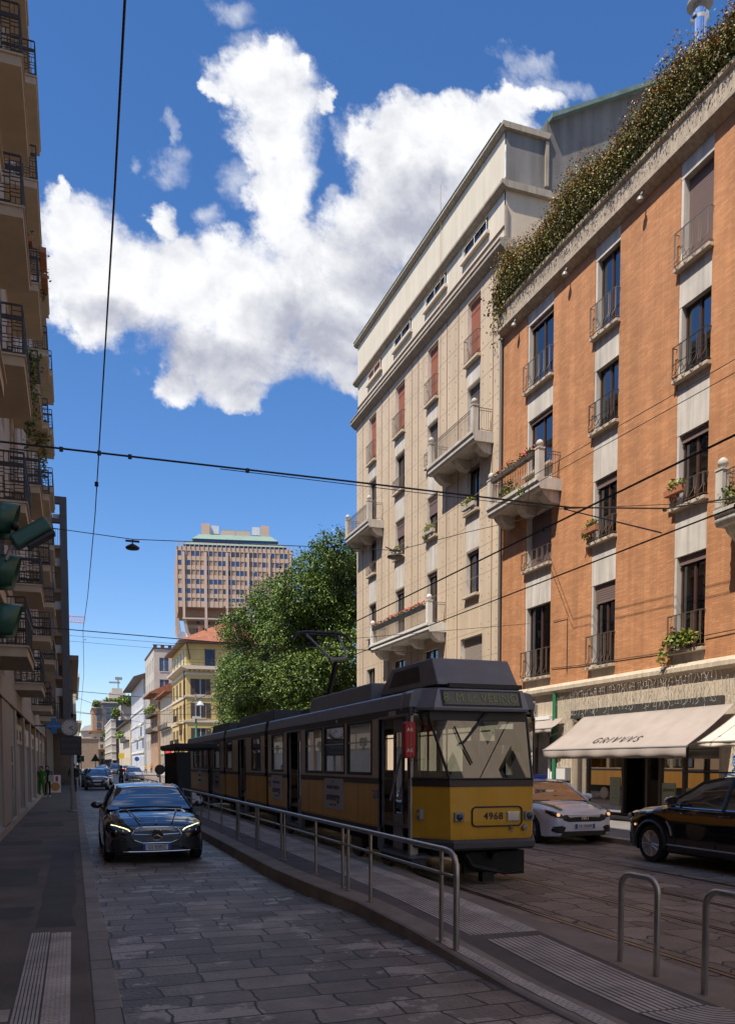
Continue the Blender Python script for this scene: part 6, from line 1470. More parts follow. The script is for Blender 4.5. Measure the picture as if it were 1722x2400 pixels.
pod(14.6, 18.9, 5.22, 7.15, 3.08, 3.40, .05, .1, .02, 'equipment_box', M['t_grey'])
pod(22.9, 29.0, 5.3, 7.1, 3.08, 3.42, .1, 1.2, .03, 'equipment_box', M['black']); pod(30.2, 34, 5.3, 7.1, 3.08, 3.40, .1, .3, .03, 'equipment_box', M['black'])
# pantograph
pg = MB(); B0 = (6.2, 21.0, 3.25); K = Vector((6.2, 19.9, 4.46))
pg.box(5.7, 6.7, 20.6, 21.5, 3.16, 3.30); base = pg.build('pantograph', M['black'], tr)
mb = MB(); mb.tube([B0, K], .055, 8); mb.tube([(6.3, 21.2, 3.25), K + Vector((.08, .12, -.1))], .022, 6); mb.build('lower_arm', M['black'], base, smooth=60)
hl_, hr_ = Vector((5.74, 21.4, 5.30)), Vector((6.74, 21.4, 5.30))
mb = MB(); mb.tube([K + Vector((-.16, 0, 0)), K + Vector((.24, 0, .04))], .055, 8); mb.tube([K + Vector((-.14, 0, .02)), hl_ + Vector((.1, 0, 0))], .03, 8); mb.tube([K + Vector((.22, 0, .05)), K + Vector((.33, .25, .22)), hr_], .03, 8); mb.tube([K + Vector((-.2, .05, .05)), hl_ + Vector((.15, 0, -.03))], .012, 5); mb.build('upper_arm', M['grey'], base, smooth=60)
mb = MB(); mb.tube([hl_ + Vector((-.28, 0, -.16)), hl_ + Vector((-.12, 0, .03)), hl_ + Vector((.1, 0, .07)), hr_ + Vector((0, 0, .07)), hr_ + Vector((.18, 0, .03)), hr_ + Vector((.34, 0, -.16))], .04, 8); mb.tube([hl_ + Vector((-.1, .3, .05)), hr_ + Vector((.15, .3, .05))], .03, 8); mb.build('collector_head', M['black'], base, smooth=60)
# running gear
mb = MB()
for (a, b) in ((12.1, 22.3), (22.9, 29.1), (29.7, 39.3)): mb.box(X0 + .35, X1 - .35, a, b, .42, .84)
mb.build('underframe', M['dark'], tr)
for yc in (15.2, 22.65, 29.4, 36.4):
    mb = MB(); mb.box(X0 + .42, X0 + .52, yc - 1.1, yc + 1.1, .25, .5); mb.box(X1 - .52, X1 - .42, yc - 1.1, yc + 1.1, .25, .5); bg = mb.build_each('bogie', M['dark'], tr)[0]
    mb = MB()
    for dy_ in (-.85, .85):
        for xs in (5.485, 6.93): mb.lathe((xs, yc + dy_, .345), [(.001, -.07), (.30, -.07), (.335, -.06), (.335, .05), (.29, .07), (.001, .07)], 22, 0)
    mb.build_each('wheel', M['grey'], bg, smooth=40)
mb = MB(); mb.box(5.75, 6.65, 11.75, 11.85, .18, .5); mb.tube([(5.75, 11.7, .48), (5.85, 11.66, .3), (6.25, 11.62, .2)], .05, 6); mb.tube([(6.2, 11.9, .5), (6.2, 11.55, .44)], .06, 6); mb.tube([(6.05, 11.7, .2), (6.5, 11.68, .16), (6.75, 11.7, .2)], .02, 5); mb.box(6.5, 6.85, 11.8, 12.3, .12, .5); mb.box(6.0, 6.2, 11.6, 11.75, .05, .2); mb.build('coupler', M['dark'], tr)
mb = MB(); mb.box(X0 + .06, X0 + .3, 12.3, 13.7, .22, .40); mb.build('step_box', M['t_skirt'], tr)
# front lamps, number, wipers, mirror
mb = MB()
for c in (5.575, 6.795): mb.box(c - .085, c + .085, 11.545, 11.60, 1.0, 1.15)
lm = mb.build_each('lamp_bezel', M['grey'], tr, bevel=.02)
mb = MB()
for c in (5.575, 6.795): mb.lathe((c, 11.545, 1.075), [(.001, -.02), (.045, -.012), (.055, 0)], 16, 1)
mb.build('lamp_lenses', M['dshade'], lm[0], smooth=60)
def rrect(x0, x1, z0, z1, r, n=6):
    o = []
    for cx, cz, t0 in ((x1 - r, z1 - r, 0), (x0 + r, z1 - r, 90), (x0 + r, z0 + r, 180), (x1 - r, z0 + r, 270)):
        for k in range(n + 1): t = R(t0 + 90 * k / n); o.append((cx + r * math.cos(t), cz + r * math.sin(t)))
    return o
mb = MB(); oc = rrect(5.80, 6.67, .925, 1.225, .07); mb.tube([(x, 11.572, z) for x, z in oc] + [(oc[0][0], 11.572, oc[0][1])], .013, 6); np_ = mb.build('number_frame', M['black'], tr)
text('lettering', '4968', M['ink'], np_, (6.17, 11.574, 1.075), FACE_NEG_Y, .155, .002, sx=1.02, space=1.1, offset=.0025)
mb = MB(); mb.box(6.40, 6.63, 11.555, 11.60, .99, 1.15); hb = mb.build('headlight', M['chrome'], tr, bevel=.015)
mb = MB(); mb.quad((6.415, 11.552, 1.005), (6.615, 11.552, 1.005), (6.615, 11.552, 1.135), (6.415, 11.552, 1.135)); mb.build('headlight_glass', mat('lamp_glass', (.55, .55, .55), .12, .6), hb)
mb = MB(); mb.lathe((6.72, 11.58, .89), [(.001, -.05), (.045, -.04), (.05, 0)], 12, 1); mb.tube([(6.48, 11.585, .90), (6.48, 11.54, .88)], .025, 8); mb.tube([(6.48, 11.55, .87), (6.485, 11.545, .82)], .01, 5); mb.build('socket', M['grey'], tr, smooth=40)
mb = MB()
for (yc, zc) in ((12.6 - .55, 1.10),):
    f = (12.24 - yc) / .66; x = X0 + (5.43 - X0) * f; mb.box(x - .05, x + .03, yc - .06, yc + .08, zc - .085, zc + .085)
for yc in (13.83, 22.2): mb.box(X0 - .035, X0 + .01, yc - .085, yc + .085, 1.36 - .085, 1.36 + .085)
il = mb.build_each('indicator', M['grey'], tr, bevel=.015)[0]
mb = MB(); mb.ball((5.10, 12.04, 1.1), .035, 10); mb.ball((X0 - .035, 13.83, 1.36), .03, 10); mb.build_each('indicator_lens', mat('amber_lens', (.5, .25, .03), .3), il, smooth=60)
mb = MB()
def wsp(x, t): z = wb_ + (wt - wb_) * t; return Vector((x, 11.60 + .40 * t - .035, z))
P_ = wsp(6.22, 1.0)
mb.tube([P_ + Vector((0, -.03, .05)), wsp(5.74, .56)], .016, 6); mb.tube([P_ + Vector((.03, -.03, .05)), wsp(5.80, .60)], .010, 6); mb.tube([wsp(5.64, .82), wsp(5.72, .55), wsp(5.84, .24)], .014, 6); mb.tube([wsp(5.67, .55), wsp(5.80, .60)], .018, 6); mb.build('wiper', M['black'], tr)
mb = MB(); mb.tube([(5.06, 12.2, 2.68), (4.93, 12.05, 2.66), (4.88, 12.0, 2.55)], .018, 6); mb.tube([(4.92, 12.03, 2.0), (5.04, 12.2, 1.95)], .014, 6); ma = mb.build_each('mirror_arm', M['black'], tr)[0]
mb = MB(); o_ = rrect(4.82, 5.0, 1.98, 2.55, .05); mb.loft([[(x, 11.98 - .05, z) for x, z in o_], [(x, 11.98 + .05, z) for x, z in o_]]); mr_ = mb.build('mirror', M['redcover'], ma, bevel=.02)
for z in (2.42, 2.10): text('lettering', 'AK', M['alu'], mr_, (4.905, 11.928, z), FACE_NEG_Y, .085, .003)
mb = MB(); mb.tube([(4.91, 11.925, 1.92), (4.91, 11.925, 2.62)], .006, 5); mb.build('strap', M['grey'], mr_)
# cab: partition, driver's blind, dashboard
mb = MB(); mb.box(5.5, 6.8, 11.85, 12.2, 1.35, 1.6); mb.box(6.45, 7.2, 13.2, 13.26, .9, 2.3); mb.box(6.5, 6.95, 12.6, 13.0, 1.3, 2.05); mb.build('cab', M['t_in'], tr)
mb = MB(); mb.box(6.45, 6.85, 12.06, 12.08, 2.2, 2.46); mb.build('sun_blind', M['black'], tr)
mb = MB(); 
n_ = Vector((0, -.95, .31))
for (x, t, w, h) in ((6.66, .42, .07, .09),): c = wsp(x, t) + Vector((0, .02, 0)); mb.quad(c + Vector((-w, -.001, -h)), c + Vector((w, -.001, -h)), c + Vector((w, .04, h)), c + Vector((-w, .04, h)))
mb.build('sticker', mat('sticker_yellow', (.55, .45, .22), .6), tr)
# lettering on the flank, adverts
text('lettering', 'entrata', M['offwhite'], tr, (X0 - .01, 13.0, 2.742), FACE_NEG_X, .155, .002, sx=.75)
text('lettering', '4968', M['offwhite'], tr, (X0 - .01, 16.1, 2.742), FACE_NEG_X, .10, .002, sx=.8)
ad_ink = mat('advert_blue_ink', (.05, .06, .10), .7)
for (a, b) in ((15.69, 16.95), (20.78, 21.96), (30.5, 31.5), (35.0, 36.0)):
    mb = MB(); mb.box(X0 - .022, X0 - .001, a, b, .97, 1.59); ad = mb.build('advert', mat('advert_white', (.52, .50, .50), .6) if 'advert_white' not in bpy.data.materials else bpy.data.materials['advert_white'], tr, bevel=.004)
    c = (a + b) / 2; s = (b - a) / 1.26
    text('lettering', 'ATM', ad_ink, ad, (X0 - .025, c, 1.53), FACE_NEG_X, .06 * s, .001)
    text('lettering', 'PROSSIMA FERMATA:', ad_ink, ad, (X0 - .025, c, 1.41), FACE_NEG_X, .105 * s, .001, sx=.9)
    text('lettering', 'unoenergy', ad_ink, ad, (X0 - .025, c, 1.22), FACE_NEG_X, .24 * s, .001, sx=.9, offset=.003)
    text('lettering', 'La scelta di valore', ad_ink, ad, (X0 - .025, c, 1.06), FACE_NEG_X, .07 * s, .001)
# ---------------------------------------------------------------- platform railing, hoops, shelter
rl = thing('handrail', 'long stainless steel handrail along the road side of the tram platform', 'railing', (3.47, 18, .2))
XR, r = 3.47, .024
mb = MB(); zt = 1.045
end = [(XR, 7.52, zt), (XR, 7.40, zt - .012), (XR, 7.31, zt - .05), (XR, 7.26, zt - .13), (XR, 7.25, zt - .25), (XR, 7.25, .06)]
mb.tube([(XR, 28.6, zt)] + end, r * 1.25, 12); mb.build('top_rail', M['steel'], rl, smooth=60)
mb = MB(); mb.tube([(XR, 28.6, .80), (XR, 7.27, .80)], r * .7, 10); mb.build('lower_rail', M['steel'], rl, smooth=60)
for yy in (7.6, 9.72, 10.62, 10.86, 12.2, 14.2, 14.45, 16.4, 16.62, 18.5, 18.72, 20.8, 22.9, 24.4, 26.4, 28.5):
    mb = MB(); mb.tube([(XR, yy, plat_h(yy) - .02), (XR, yy, zt)], r * .92, 10); mb.lathe((XR, yy, plat_h(yy)), [(.05, .004), (.05, .012), (.024, .014)], 12); mb.build('post', M['steel'], rl, smooth=60)
rl2 = thing('handrail', 'shorter steel handrail at the far end of the platform beyond the shelter', 'railing', (3.5, 60, 0))
mb = MB(); mb.tube([(3.5, 38, 1.1), (3.5, 58, 1.1)], .03, 8); mb.tube([(3.5, 58, 1.1), (5.6, 58.5, 1.1)], .03, 8)
mb.tube([(3.5, 38, .8), (3.5, 58, .8)], .02, 6); mb.build('top_rail', M['steel'], rl2, smooth=60); mb = MB()
for k in range(9): mb.tube([(3.5, 38 + k * 2.5, 0), (3.5, 38 + k * 2.5, 1.1)], .025, 6)
for x in (4.5, 5.6): mb.tube([(x, 58.3, 0), (x, 58.3, 1.1)], .025, 6)
mb.build('posts', M['steel'], rl2)
for k, (ya, yb, lab) in enumerate(((5.95, 6.46, 'shiny steel hoop barrier beside the tram track, whole in the picture'), (4.86, 5.36, 'steel hoop barrier cut by the right picture edge'))):
    mb = MB(); x = 4.78; z = .885; rr_ = .13; pts = [(x, yb, .0)]
    for q in range(7): t = R(90 * q / 6); pts.append((x, yb - rr_ + rr_ * math.cos(t), z - rr_ + rr_ * math.sin(t)))
    for q in range(7): t = R(90 + 90 * q / 6); pts.append((x, ya + rr_ + rr_ * math.cos(t), z - rr_ + rr_ * math.sin(t)))
    pts.append((x, ya, .0)); mb.tube(pts, .027, 14)
    tag(mb.build('hoop_barrier', M['steel'], smooth=60), lab, 'barrier', 'steel hoops beside the track')
sh = thing('tram_shelter', 'dark tram stop shelter with a flat canopy behind the black car', 'tram shelter', (4, 31, .2))
mb = MB(); mb.box(3.32, 4.78, 29.4, 34.6, 2.44, 2.60); mb.box(3.36, 4.74, 29.44, 34.56, 2.40, 2.44); mb.build('canopy', M['iron'], sh, bevel=.015)
for yy in (29.6, 34.2):
    mb = MB(); mb.box(3.45, 3.50, yy, yy + .05, .2, 2.42); mb.box(3.83, 3.88, yy, yy + .05, .2, 2.42); mb.box(3.5, 3.83, yy + .01, yy + .04, .45, 2.3); mb.build('end_panel', M['iron'], sh)
mb = MB(); mb.quad((3.46, 29.65, .4), (3.46, 34.2, .4), (3.46, 34.2, 2.3), (3.46, 29.65, 2.3)); mb.build('back_glass', M['glass'], sh)
mb = MB(); mb.box(3.5, 3.85, 30.2, 33.8, .6, .66); mb.build('bench', M['grey'], sh)
# ================================================================ vehicles
def lerpf(tab, t):
    for (a, b) in zip(tab, tab[1:]):
        if t <= b[0]:
            k = (t - a[0]) / max(1e-6, b[0] - a[0]); k = max(0, min(1, k)); k2 = k * k * (3 - 2 * k); k = .5 * k + .5 * k2
            return a[1] + (b[1] - a[1]) * k
    return tab[-1][1]
M['carglass'] = mat('car_glass', (0.010, 0.012, 0.014), 0.02, spec=1.0, coat=1.0); M['carglass'].node_tree.nodes['Principled BSDF'].inputs['IOR'].default_value = 1.8
M['plate_w'] = mat('plate_white', (.66, .67, .68), .5); M['plate_b'] = mat('plate_blue', (.02, .07, .38), .5)
M['trim_b'] = mat('black_trim', (.018, .018, .019), .45)
M['lamp_d'] = mat('lamp_dark', (.05, .05, .055), .08, .3)
M['drl'] = glow('daytime_lamp', (1, .95, .5), 1.7); M['low_lamp'] = glow('warm_lamp', (1, .55, .25), .6); M['tail'] = glow('tail_lamp', (1, .04, .03), 1.2)
SED = dict(L=4.95, W=1.88, H=1.45, wb=2.96, fo=.86, r=.34, sill=.21,
    top=[(0, .62), (.012, .70), (.03, .76), (.10, .86), (.20, .93), (.29, .985), (.5, .99), (.8, 1.03), (.93, 1.03), (.985, .96), (1, .86)],
    w=[(0, .60), (.006, .74), (.016, .84), (.04, .92), (.10, .975), (.2, 1.0), (.8, 1.0), (.93, .95), (.985, .84), (1, .74)],
    bot=[(0, .30), (.02, .22), (.06, .19), (.9, .20), (1, .34)],
    roof=[(.27, .97), (.36, 1.2), (.44, 1.40), (.52, 1.445), (.60, 1.45), (.70, 1.41), (.80, 1.26), (.90, 1.03)])
HAT = dict(L=4.36, W=1.79, H=1.50, wb=2.64, fo=.88, r=.31, sill=.20,
    top=[(0, .66), (.012, .76), (.04, .84), (.12, .92), (.22, .98), (.27, 1.01), (.6, 1.01), (.9, 1.06), (.98, 1.0), (1, .88)],
    w=[(0, .62), (.006, .76), (.018, .85), (.05, .93), (.12, .98), (.2, 1), (.85, 1), (.96, .93), (1, .82)],
    bot=[(0, .28), (.02, .2), (.08, .18), (.92, .2), (1, .36)],
    roof=[(.24, .99), (.32, 1.2), (.41, 1.43), (.5, 1.49), (.62, 1.50), (.78, 1.45), (.90, 1.28), (.985, 1.02)])
SUV = dict(L=4.71, W=1.89, H=1.67, wb=2.86, fo=.86, r=.365, sill=.32,
    top=[(0, .80), (.010, .92), (.035, 1.0), (.12, 1.07), (.22, 1.12), (.28, 1.15), (.6, 1.14), (.9, 1.18), (.985, 1.12), (1, 1.0)],
    w=[(0, .66), (.006, .80), (.02, .89), (.05, .95), (.12, .985), (.2, 1), (.85, 1), (.96, .94), (1, .84)],
    bot=[(0, .34), (.02, .25), (.08, .24), (.92, .26), (1, .42)],
    roof=[(.26, 1.13), (.34, 1.36), (.43, 1.60), (.52, 1.66), (.64, 1.67), (.80, 1.62), (.90, 1.48), (.985, 1.16)])
CITY = dict(HAT, L=3.9, W=1.66, H=1.52, wb=2.4, fo=.78, top=[(0, .70), (.015, .82), (.05, .92), (.14, 1.0), (.24, 1.06), (.6, 1.06), (.95, 1.08), (1, .95)], roof=[(.22, 1.04), (.30, 1.28), (.38, 1.46), (.5, 1.52), (.7, 1.52), (.88, 1.42), (.985, 1.08)])
def paint(name, col, rough=.16): 
    return mat(name, col, rough, 0.0, coat=1.0, spec=.5)
def car(name, label, sp, loc, rz, body, cat='car', group=None, detail=1, rim='alu', spokes=10):
    """a car as body, glasshouse, roof, pillars, wheels and fittings, nose towards +y in its own frame"""
    t = thing(name, label, cat, (0, 0, 0), group); L, W, H = sp['L'], sp['W'] / 2, sp['H']; r = sp['r']
    yf = L / 2; yc = [yf - sp['fo'], yf - sp['fo'] - sp['wb']]
    def zb(y, tt):
        z = lerpf(sp['bot'], tt)
        for c in yc:
            Rr = r * 1.16
            if abs(y - c) < Rr: z = max(z, r + math.sqrt(Rr * Rr - (y - c) ** 2) * .97)
        return z
    ts = sorted(set([0, .004, .008, .014, .022, .034, .05] + [k / 64 for k in range(4, 63)] + [.966, .978, .988, .995, 1] + [(yf - (c + s * r * 1.16 * f)) / L for c in yc for s in (-1, 1) for f in (.999, .97, .9)]))
    rings = []
    for tt in ts:
        y = yf - tt * L; w = W * lerpf(sp['w'], tt); z1 = lerpf(sp['top'], tt); z0 = min(zb(y, tt), z1 - .12); zs = z1 - .10 * (1 if .04 < tt < .97 else .8); h = zs - z0
        half = [(w * .80, z0 - .0), (w * .985, z0 + .02), (w * 1.0, z0 + h * .40), (w * .992, z0 + h * .62), (w * 1.0, z0 + h * .80), (w * .965, zs + .01), (w * .86, z1 - .035), (w * .62, z1 - .004), (w * .30, z1 + .012), (0, z1 + .016)]
        rings.append([(x, y, z) for x, z in half] + [(-x, y, z) for x, z in reversed(half[:-1])])
    mb = MB(); mb.loft(rings, closed=False); 
    n = len(rings[0])
    mb.quad(*rings[0]); mb.quad(*reversed(rings[-1]))
    bo = mb.build('body', body, t, smooth=38)
    mb = MB(); mb.box(-W * .78, W * .78, -L * .46, L * .46, .2, .62); mb.build('underbody', M['dark'], t)
    def surf(x, z):
        for q in range(400):
            tt = q / 400 * .3
            if W * lerpf(sp['w'], tt) >= abs(x) and lerpf(sp['top'], tt) - .012 - .05 * (abs(x) / W) ** 2 >= z: return yf - tt * L
        return yf - .3 * L
    def patch(pts, m, nm, par, push=.008, seg=5):
        P = []
        for a, b in zip(pts, pts[1:] + pts[:1]):
            for k in range(seg): P.append((a[0] + (b[0] - a[0]) * k / seg, a[1] + (b[1] - a[1]) * k / seg))
        c = (sum(p[0] for p in P) / len(P), sum(p[1] for p in P) / len(P)); mb = MB()
        f3 = lambda p: (p[0], surf(p[0], p[1]) + push, p[1])
        for lv in range(3):
            a, b = 1 - lv / 3, 1 - (lv + 1) / 3
            R1 = [(c[0] + (p[0] - c[0]) * a, c[1] + (p[1] - c[1]) * a) for p in P]; R2 = [(c[0] + (p[0] - c[0]) * b, c[1] + (p[1] - c[1]) * b) for p in P]
            for i in range(len(P)):
                j = (i + 1) % len(P)
                if lv < 2: mb.quad(f3(R1[i]), f3(R1[j]), f3(R2[j]), f3(R2[i]))
                else: mb.quad(f3(R1[i]), f3(R1[j]), f3(c))
        # skirt back to the skin
        for i in range(len(P)):
            j = (i + 1) % len(P); a, b = f3(P[i]), f3(P[j]); mb.quad(a, (a[0], a[1] - .05, a[2]), (b[0], b[1] - .05, b[2]), b)
        return mb.build(nm, m, par, smooth=40)
    # glasshouse
    rf = sp['roof']; g0, g1 = rf[0][0], rf[-1][0]; gs = [g0 + (g1 - g0) * k / 40 for k in range(41)]
    gl = MB(); G = []
    for tt in gs:
        y = yf - tt * L; zt = lerpf(rf, tt); zbt = lerpf(sp['top'], tt) - .055; hf = max(0, (zt - zbt) / (H - zbt)); wb_ = W * .915 * (1 if tt < .75 else 1 - .10 * (tt - .75) / .25); wr = wb_ - (wb_ - W * .66) * hf
        G.append([(wb_, y, zbt), ((wb_ + wr) / 2 + .015, y, (zbt + zt) / 2), (wr, y, zt - .03 * hf), (wr * .86, y, zt), (wr * .45, y, zt + .018), (0, y, zt + .022)] + [(-x, y, z) for x, z in [(wr * .45, zt + .018), (wr * .86, zt), (wr, zt - .03 * hf), ((wb_ + wr) / 2 + .015, (zbt + zt) / 2), (wb_, zbt)]])
    gl.loft(G, closed=False); gh = gl.build('windows', M['carglass'], t, smooth=40)
    zr = [k for k, tt in enumerate(gs) if lerpf(rf, tt) > H - .075]
    mb = MB(); mb.loft([[(p[0], p[1], p[2] + .008) for p in G[k][2:9]] for k in range(zr[0], zr[-1] + 1)], closed=False); ro = mb.build('roof', body, t, smooth=40)
    mb = MB()
    for s in (2, 8):
        q = [Vector(G[k][s]) for k in range(0, 41)]; mb.tube([p + Vector((0, 0, .004)) for p in q], .026, 6)
    mb.build_each('pillar', body, t, smooth=60)
    km = min(range(41), key=lambda k: abs(gs[k] - .56)); mb = MB()
    for s, sg in ((0, 1), (10, -1)):
        a, b, c = (Vector(G[km][s]), Vector(G[km][1 if s == 0 else 9]), Vector(G[km][2 if s == 0 else 8])); o = Vector((.006 * sg, 0, 0))
        mb.tube([a + o, b + o, c + o], .035, 5)
    mb.build_each('door_pillar', M['trim_b'], t)
    # wheels
    for c in yc:
        for sg in (1, -1):
            x = sg * (W - .105); pr_ = [(.001, -.10), (r * .62, -.10), (r * .93, -.10), (r, -.075), (r, .075), (r * .95, .10), (r * .70, .105), (r * .68, .08), (.001, .08)]
            mb = MB(); mb.lathe((x, c, r), [(a, b * sg) for a, b in pr_], 28, 0); wh = mb.build('wheel', M['rubber'], t, smooth=40)
            if detail:
                mb = MB(); mb.lathe((x + sg * .088, c, r), [(r * .70, .004 * sg), (r * .70, .014 * sg), (r * .64, .016 * sg), (r * .62, -.01 * sg)], 28, 0)
                for k in range(spokes):
                    a = 2 * math.pi * k / spokes + (.12 if k % 2 else -.12) * (spokes > 6); dv = Vector((0, math.cos(a), math.sin(a))); p0 = Vector((x + sg * .094, c, r)); mb.tube([p0 + dv * r * .10, p0 + dv * r * .66], .017 if spokes > 6 else .03, 4, .022)
                mb.lathe((x + sg * .085, c, r), [(.06, 0), (.055, .02 * sg), (.001, .022 * sg)], 12, 0); mb.build('rim', M[rim], wh, smooth=40)
    # mirrors, plate
    for sg in (1, -1):
        ym = yf - (g0 + .07) * L; zm = lerpf(sp['top'], g0 + .05) + .07
        mb = MB(); c = Vector((sg * (W + .10), ym, zm)); rings_ = []
        for q, (o, s) in enumerate(((.085, .35), (.06, .85), (0, 1.0), (-.05, .95))): rings_.append([(c.x + .115 * s * math.cos(a), c.y + o, c.z + .075 * s * math.sin(a)) for a in [2 * math.pi * k / 12 for k in range(12)]])
        mb.loft(rings_); mb.tube([c + Vector((-sg * .08, 0, -.03)), c + Vector((-sg * .17, -.02, -.07))], .03, 6); mb.build('mirror', body, t, smooth=60)
    t['_'] = 0; del t['_']
    place(t, loc, rz); t['label'] = label
    return t, surf, patch, dict(L=L, W=W, H=H, yf=yf, yc=yc, G=G, gs=gs, body=bo, zlerp=lambda tt: lerpf(sp['top'], tt), wl=lambda tt: W * lerpf(sp['w'], tt))
def local_text(nm, body, m, par, loc, rot, size, **k):
    o = text(nm, body, m, par, (0, 0, 0), rot, size, **k); o.location = loc; return o
FRONT = (R(90), 0, R(180))           # lettering on a nose that points to +y
def plate(t, surf, z, txt, x=0.0, push=.05):
    y = surf(x, z) + push
    mb = MB(); mb.box(x - .26, x + .26, y - .02, y, z - .055, z + .055); p = mb.build('number_plate', M['plate_w'], t, bevel=.004)
    mb = MB()
    for s in (-1, 1): mb.box(x + s * .235 - .026, x + s * .235 + .026, y + .001, y + .004, z - .054, z + .054)
    mb.build_each('plate_band', M['plate_b'], p); local_text('lettering', txt, M['ink'], p, (x, y + .004, z), FRONT, .105, ext=.001, sx=.78)
    return p
Mr = paint('black_car_paint', (.006, .0065, .008), .10)
# ---- black saloon in the left lane
t, surf, patch, I = car('saloon_car', 'black saloon coming towards us beside the platform with its lamp strips lit', SED, (0, 0, 0), 0, Mr, spokes=5)
hexg = [(-.47, .545), (-.40, .655), (-.30, .69), (.30, .69), (.40, .655), (.47, .545), (.40, .45), (.26, .395), (-.26, .395), (-.40, .45)]
g_ = patch(hexg, M['black'], 'grille', t, .010, 4)
mb = MB(); ring = []
for a, b in zip(hexg, hexg[1:] + hexg[:1]):
    for k in range(4): x = a[0] + (b[0] - a[0]) * k / 4; z = a[1] + (b[1] - a[1]) * k / 4; ring.append((x, surf(x, z) + .018, z))
mb.tube(ring + [ring[0]], .011, 6); mb.build('grille_surround', M['chrome'], g_, smooth=60)
mb = MB(); z = .415; q = 0
def inside(x, z): 
    c = False; P = hexg
    for i in range(len(P)):
        (x1, z1), (x2, z2) = P[i], P[i - 1]
        if (z1 > z) != (z2 > z) and x < (x2 - x1) * (z - z1) / (z2 - z1) + x1: c = not c
    return c
while z < .68:
    x = -.45 + (.014 if q % 2 else 0)
    while x < .45:
        if inside(x, z) and inside(x + .016, z) and inside(x - .016, z) and math.hypot(x, z - .55) > .115: y = surf(x, z) + .014; mb.box(x - .005, x + .005, y, y + .004, z - .005, z + .005)
        x += .028
    z += .022; q += 1
mb.build('grille_studs', M['chrome'], g_)
mb = MB(); yv = surf(0, .55) + .03
for s in (-1, 1): mb.tube([(s * .12, yv - .01, .55), (s * .42, surf(.42, .55) + .02, .565)], .010, 6)
mb.build('grille_bar', M['chrome'], g_)
mb = MB(); mb.tube([(.105 * math.cos(a), yv, .55 + .105 * math.sin(a)) for a in [2 * math.pi * k / 24 for k in range(25)]], .009, 6)
for a in (90, 210, 330): mb.tube([(0, yv, .55), (.10 * math.cos(R(a)), yv, .55 + .10 * math.sin(R(a)))], .011, 5, .004)
mb.build('emblem', M['chrome'], g_, smooth=60)
mb = MB(); mb.lathe((0, I['yf'] - .10, .80), [(.028, 0), (.026, .006), (.001, .008)], 14); mb.build('bonnet_badge', M['chrome'], t)
for s in (-1, 1):
    hl = patch([(s * x, z) for x, z in ((.46, .60), (.50, .655), (.66, .715), (.80, .755), (.845, .74), (.84, .655), (.76, .60), (.66, .575), (.54, .57))], M['lamp_d'], 'headlight', t, .012)
    mb = MB(); pts = [(s * x, surf(s * x, z) + .022, z) for x, z in ((.49, .625), (.53, .658), (.60, .685), (.68, .708), (.76, .728), (.82, .738))]; mb.tube(pts, .008, 6); mb.build('lamp_strip', M['drl'], hl)
    mb = MB()
    for x in (.62, .74): mb.ball((s * x, surf(s * x, .62) + .005, .622), .028, 8)
    mb.build('lamp_lens', M['chrome'], hl, smooth=60)
    patch([(s * x, z) for x, z in ((.50, .45), (.80, .47), (.84, .40), (.80, .28), (.60, .26), (.46, .33))], M['trim_b'], 'air_intake', t, .004)
patch([(-.40, .345), (.40, .345), (.50, .25), (-.50, .25)], M['trim_b'], 'air_intake', t, .008)
mb = MB(); mb.tube([(x, surf(x, .24) + .03, .232 + .02 * abs(x) ** 2) for x in [-.62 + 1.24 * k / 16 for k in range(17)]], .012, 6); mb.build('bumper_trim', M['chrome'], t, smooth=60)
plate(t, surf, .315, 'GS 838SZ', push=.035)
mb = MB()
for s in (-1, 1): mb.tube([(s * .30, I['yf'] - .10, .815), (s * .42, I['yf'] - .7, .93), (s * .52, I['yf'] - 1.3, .99)], .012, 6)
mb.build_each('bonnet_crease', Mr, t, smooth=60)
mb = MB(); mb.tube([(-.62, I['yf'] - 1.32, 1.0), (0, I['yf'] - 1.25, 1.02), (.62, I['yf'] - 1.32, 1.0)], .02, 6); mb.build('wiper_cowl', M['trim_b'], t)
mb = MB(); yw = I['yf'] - 1.9; mb.ball((.33, yw, 1.12), .1, 10); mb.build('driver_shape', M['dark'], t)
place(t, (1.47, 16.2 + 4.95 / 2, 0), R(180))
# ---- white patrol hatchback parked facing us on the right
Wp = paint('white_car_paint', (.74, .75, .78), .25)
t, surf, patch, I = car('hatchback', 'white hatchback with a green bonnet stripe parked facing us before the dark shop window', HAT, (0, 0, 0), 0, Wp, spokes=5, rim='grey')
g_ = patch([(-.60, .66), (-.52, .71), (.52, .71), (.60, .66), (.56, .585), (.42, .545), (-.42, .545), (-.56, .585)], M['trim_b'], 'grille', t, .008)
mb = MB()
for k in range(5): mb.tube([(x, surf(x, .57 + .03 * k) + .014, .57 + .03 * k) for x in [-.5 + .1 * q for q in range(11)]], .005, 4)
mb.build('grille_bars', M['lamp_d'], g_)
local_text('lettering', 'FIAT', M['alu'], g_, (0, surf(0, .63) + .03, .632), FRONT, .13, ext=.004, sx=.85, space=.95, offset=.002)
for s in (-1, 1):
    hl = patch([(s * x, z) for x, z in ((.54, .67), (.62, .735), (.76, .80), (.84, .83), (.845, .76), (.80, .69), (.68, .645), (.58, .635))], M['lamp_d'], 'headlight', t, .010)
    mb = MB(); mb.ball((s * .68, surf(s * .68, .71) + .0, .71), .045, 10); mb.build('lamp_lens', M['low_lamp'], hl, smooth=60)
    patch([(s * x, z) for x, z in ((.50, .42), (.60, .46), (.78, .44), (.80, .34), (.72, .29), (.56, .29))], M['trim_b'], 'fog_lamp_recess', t, .006)
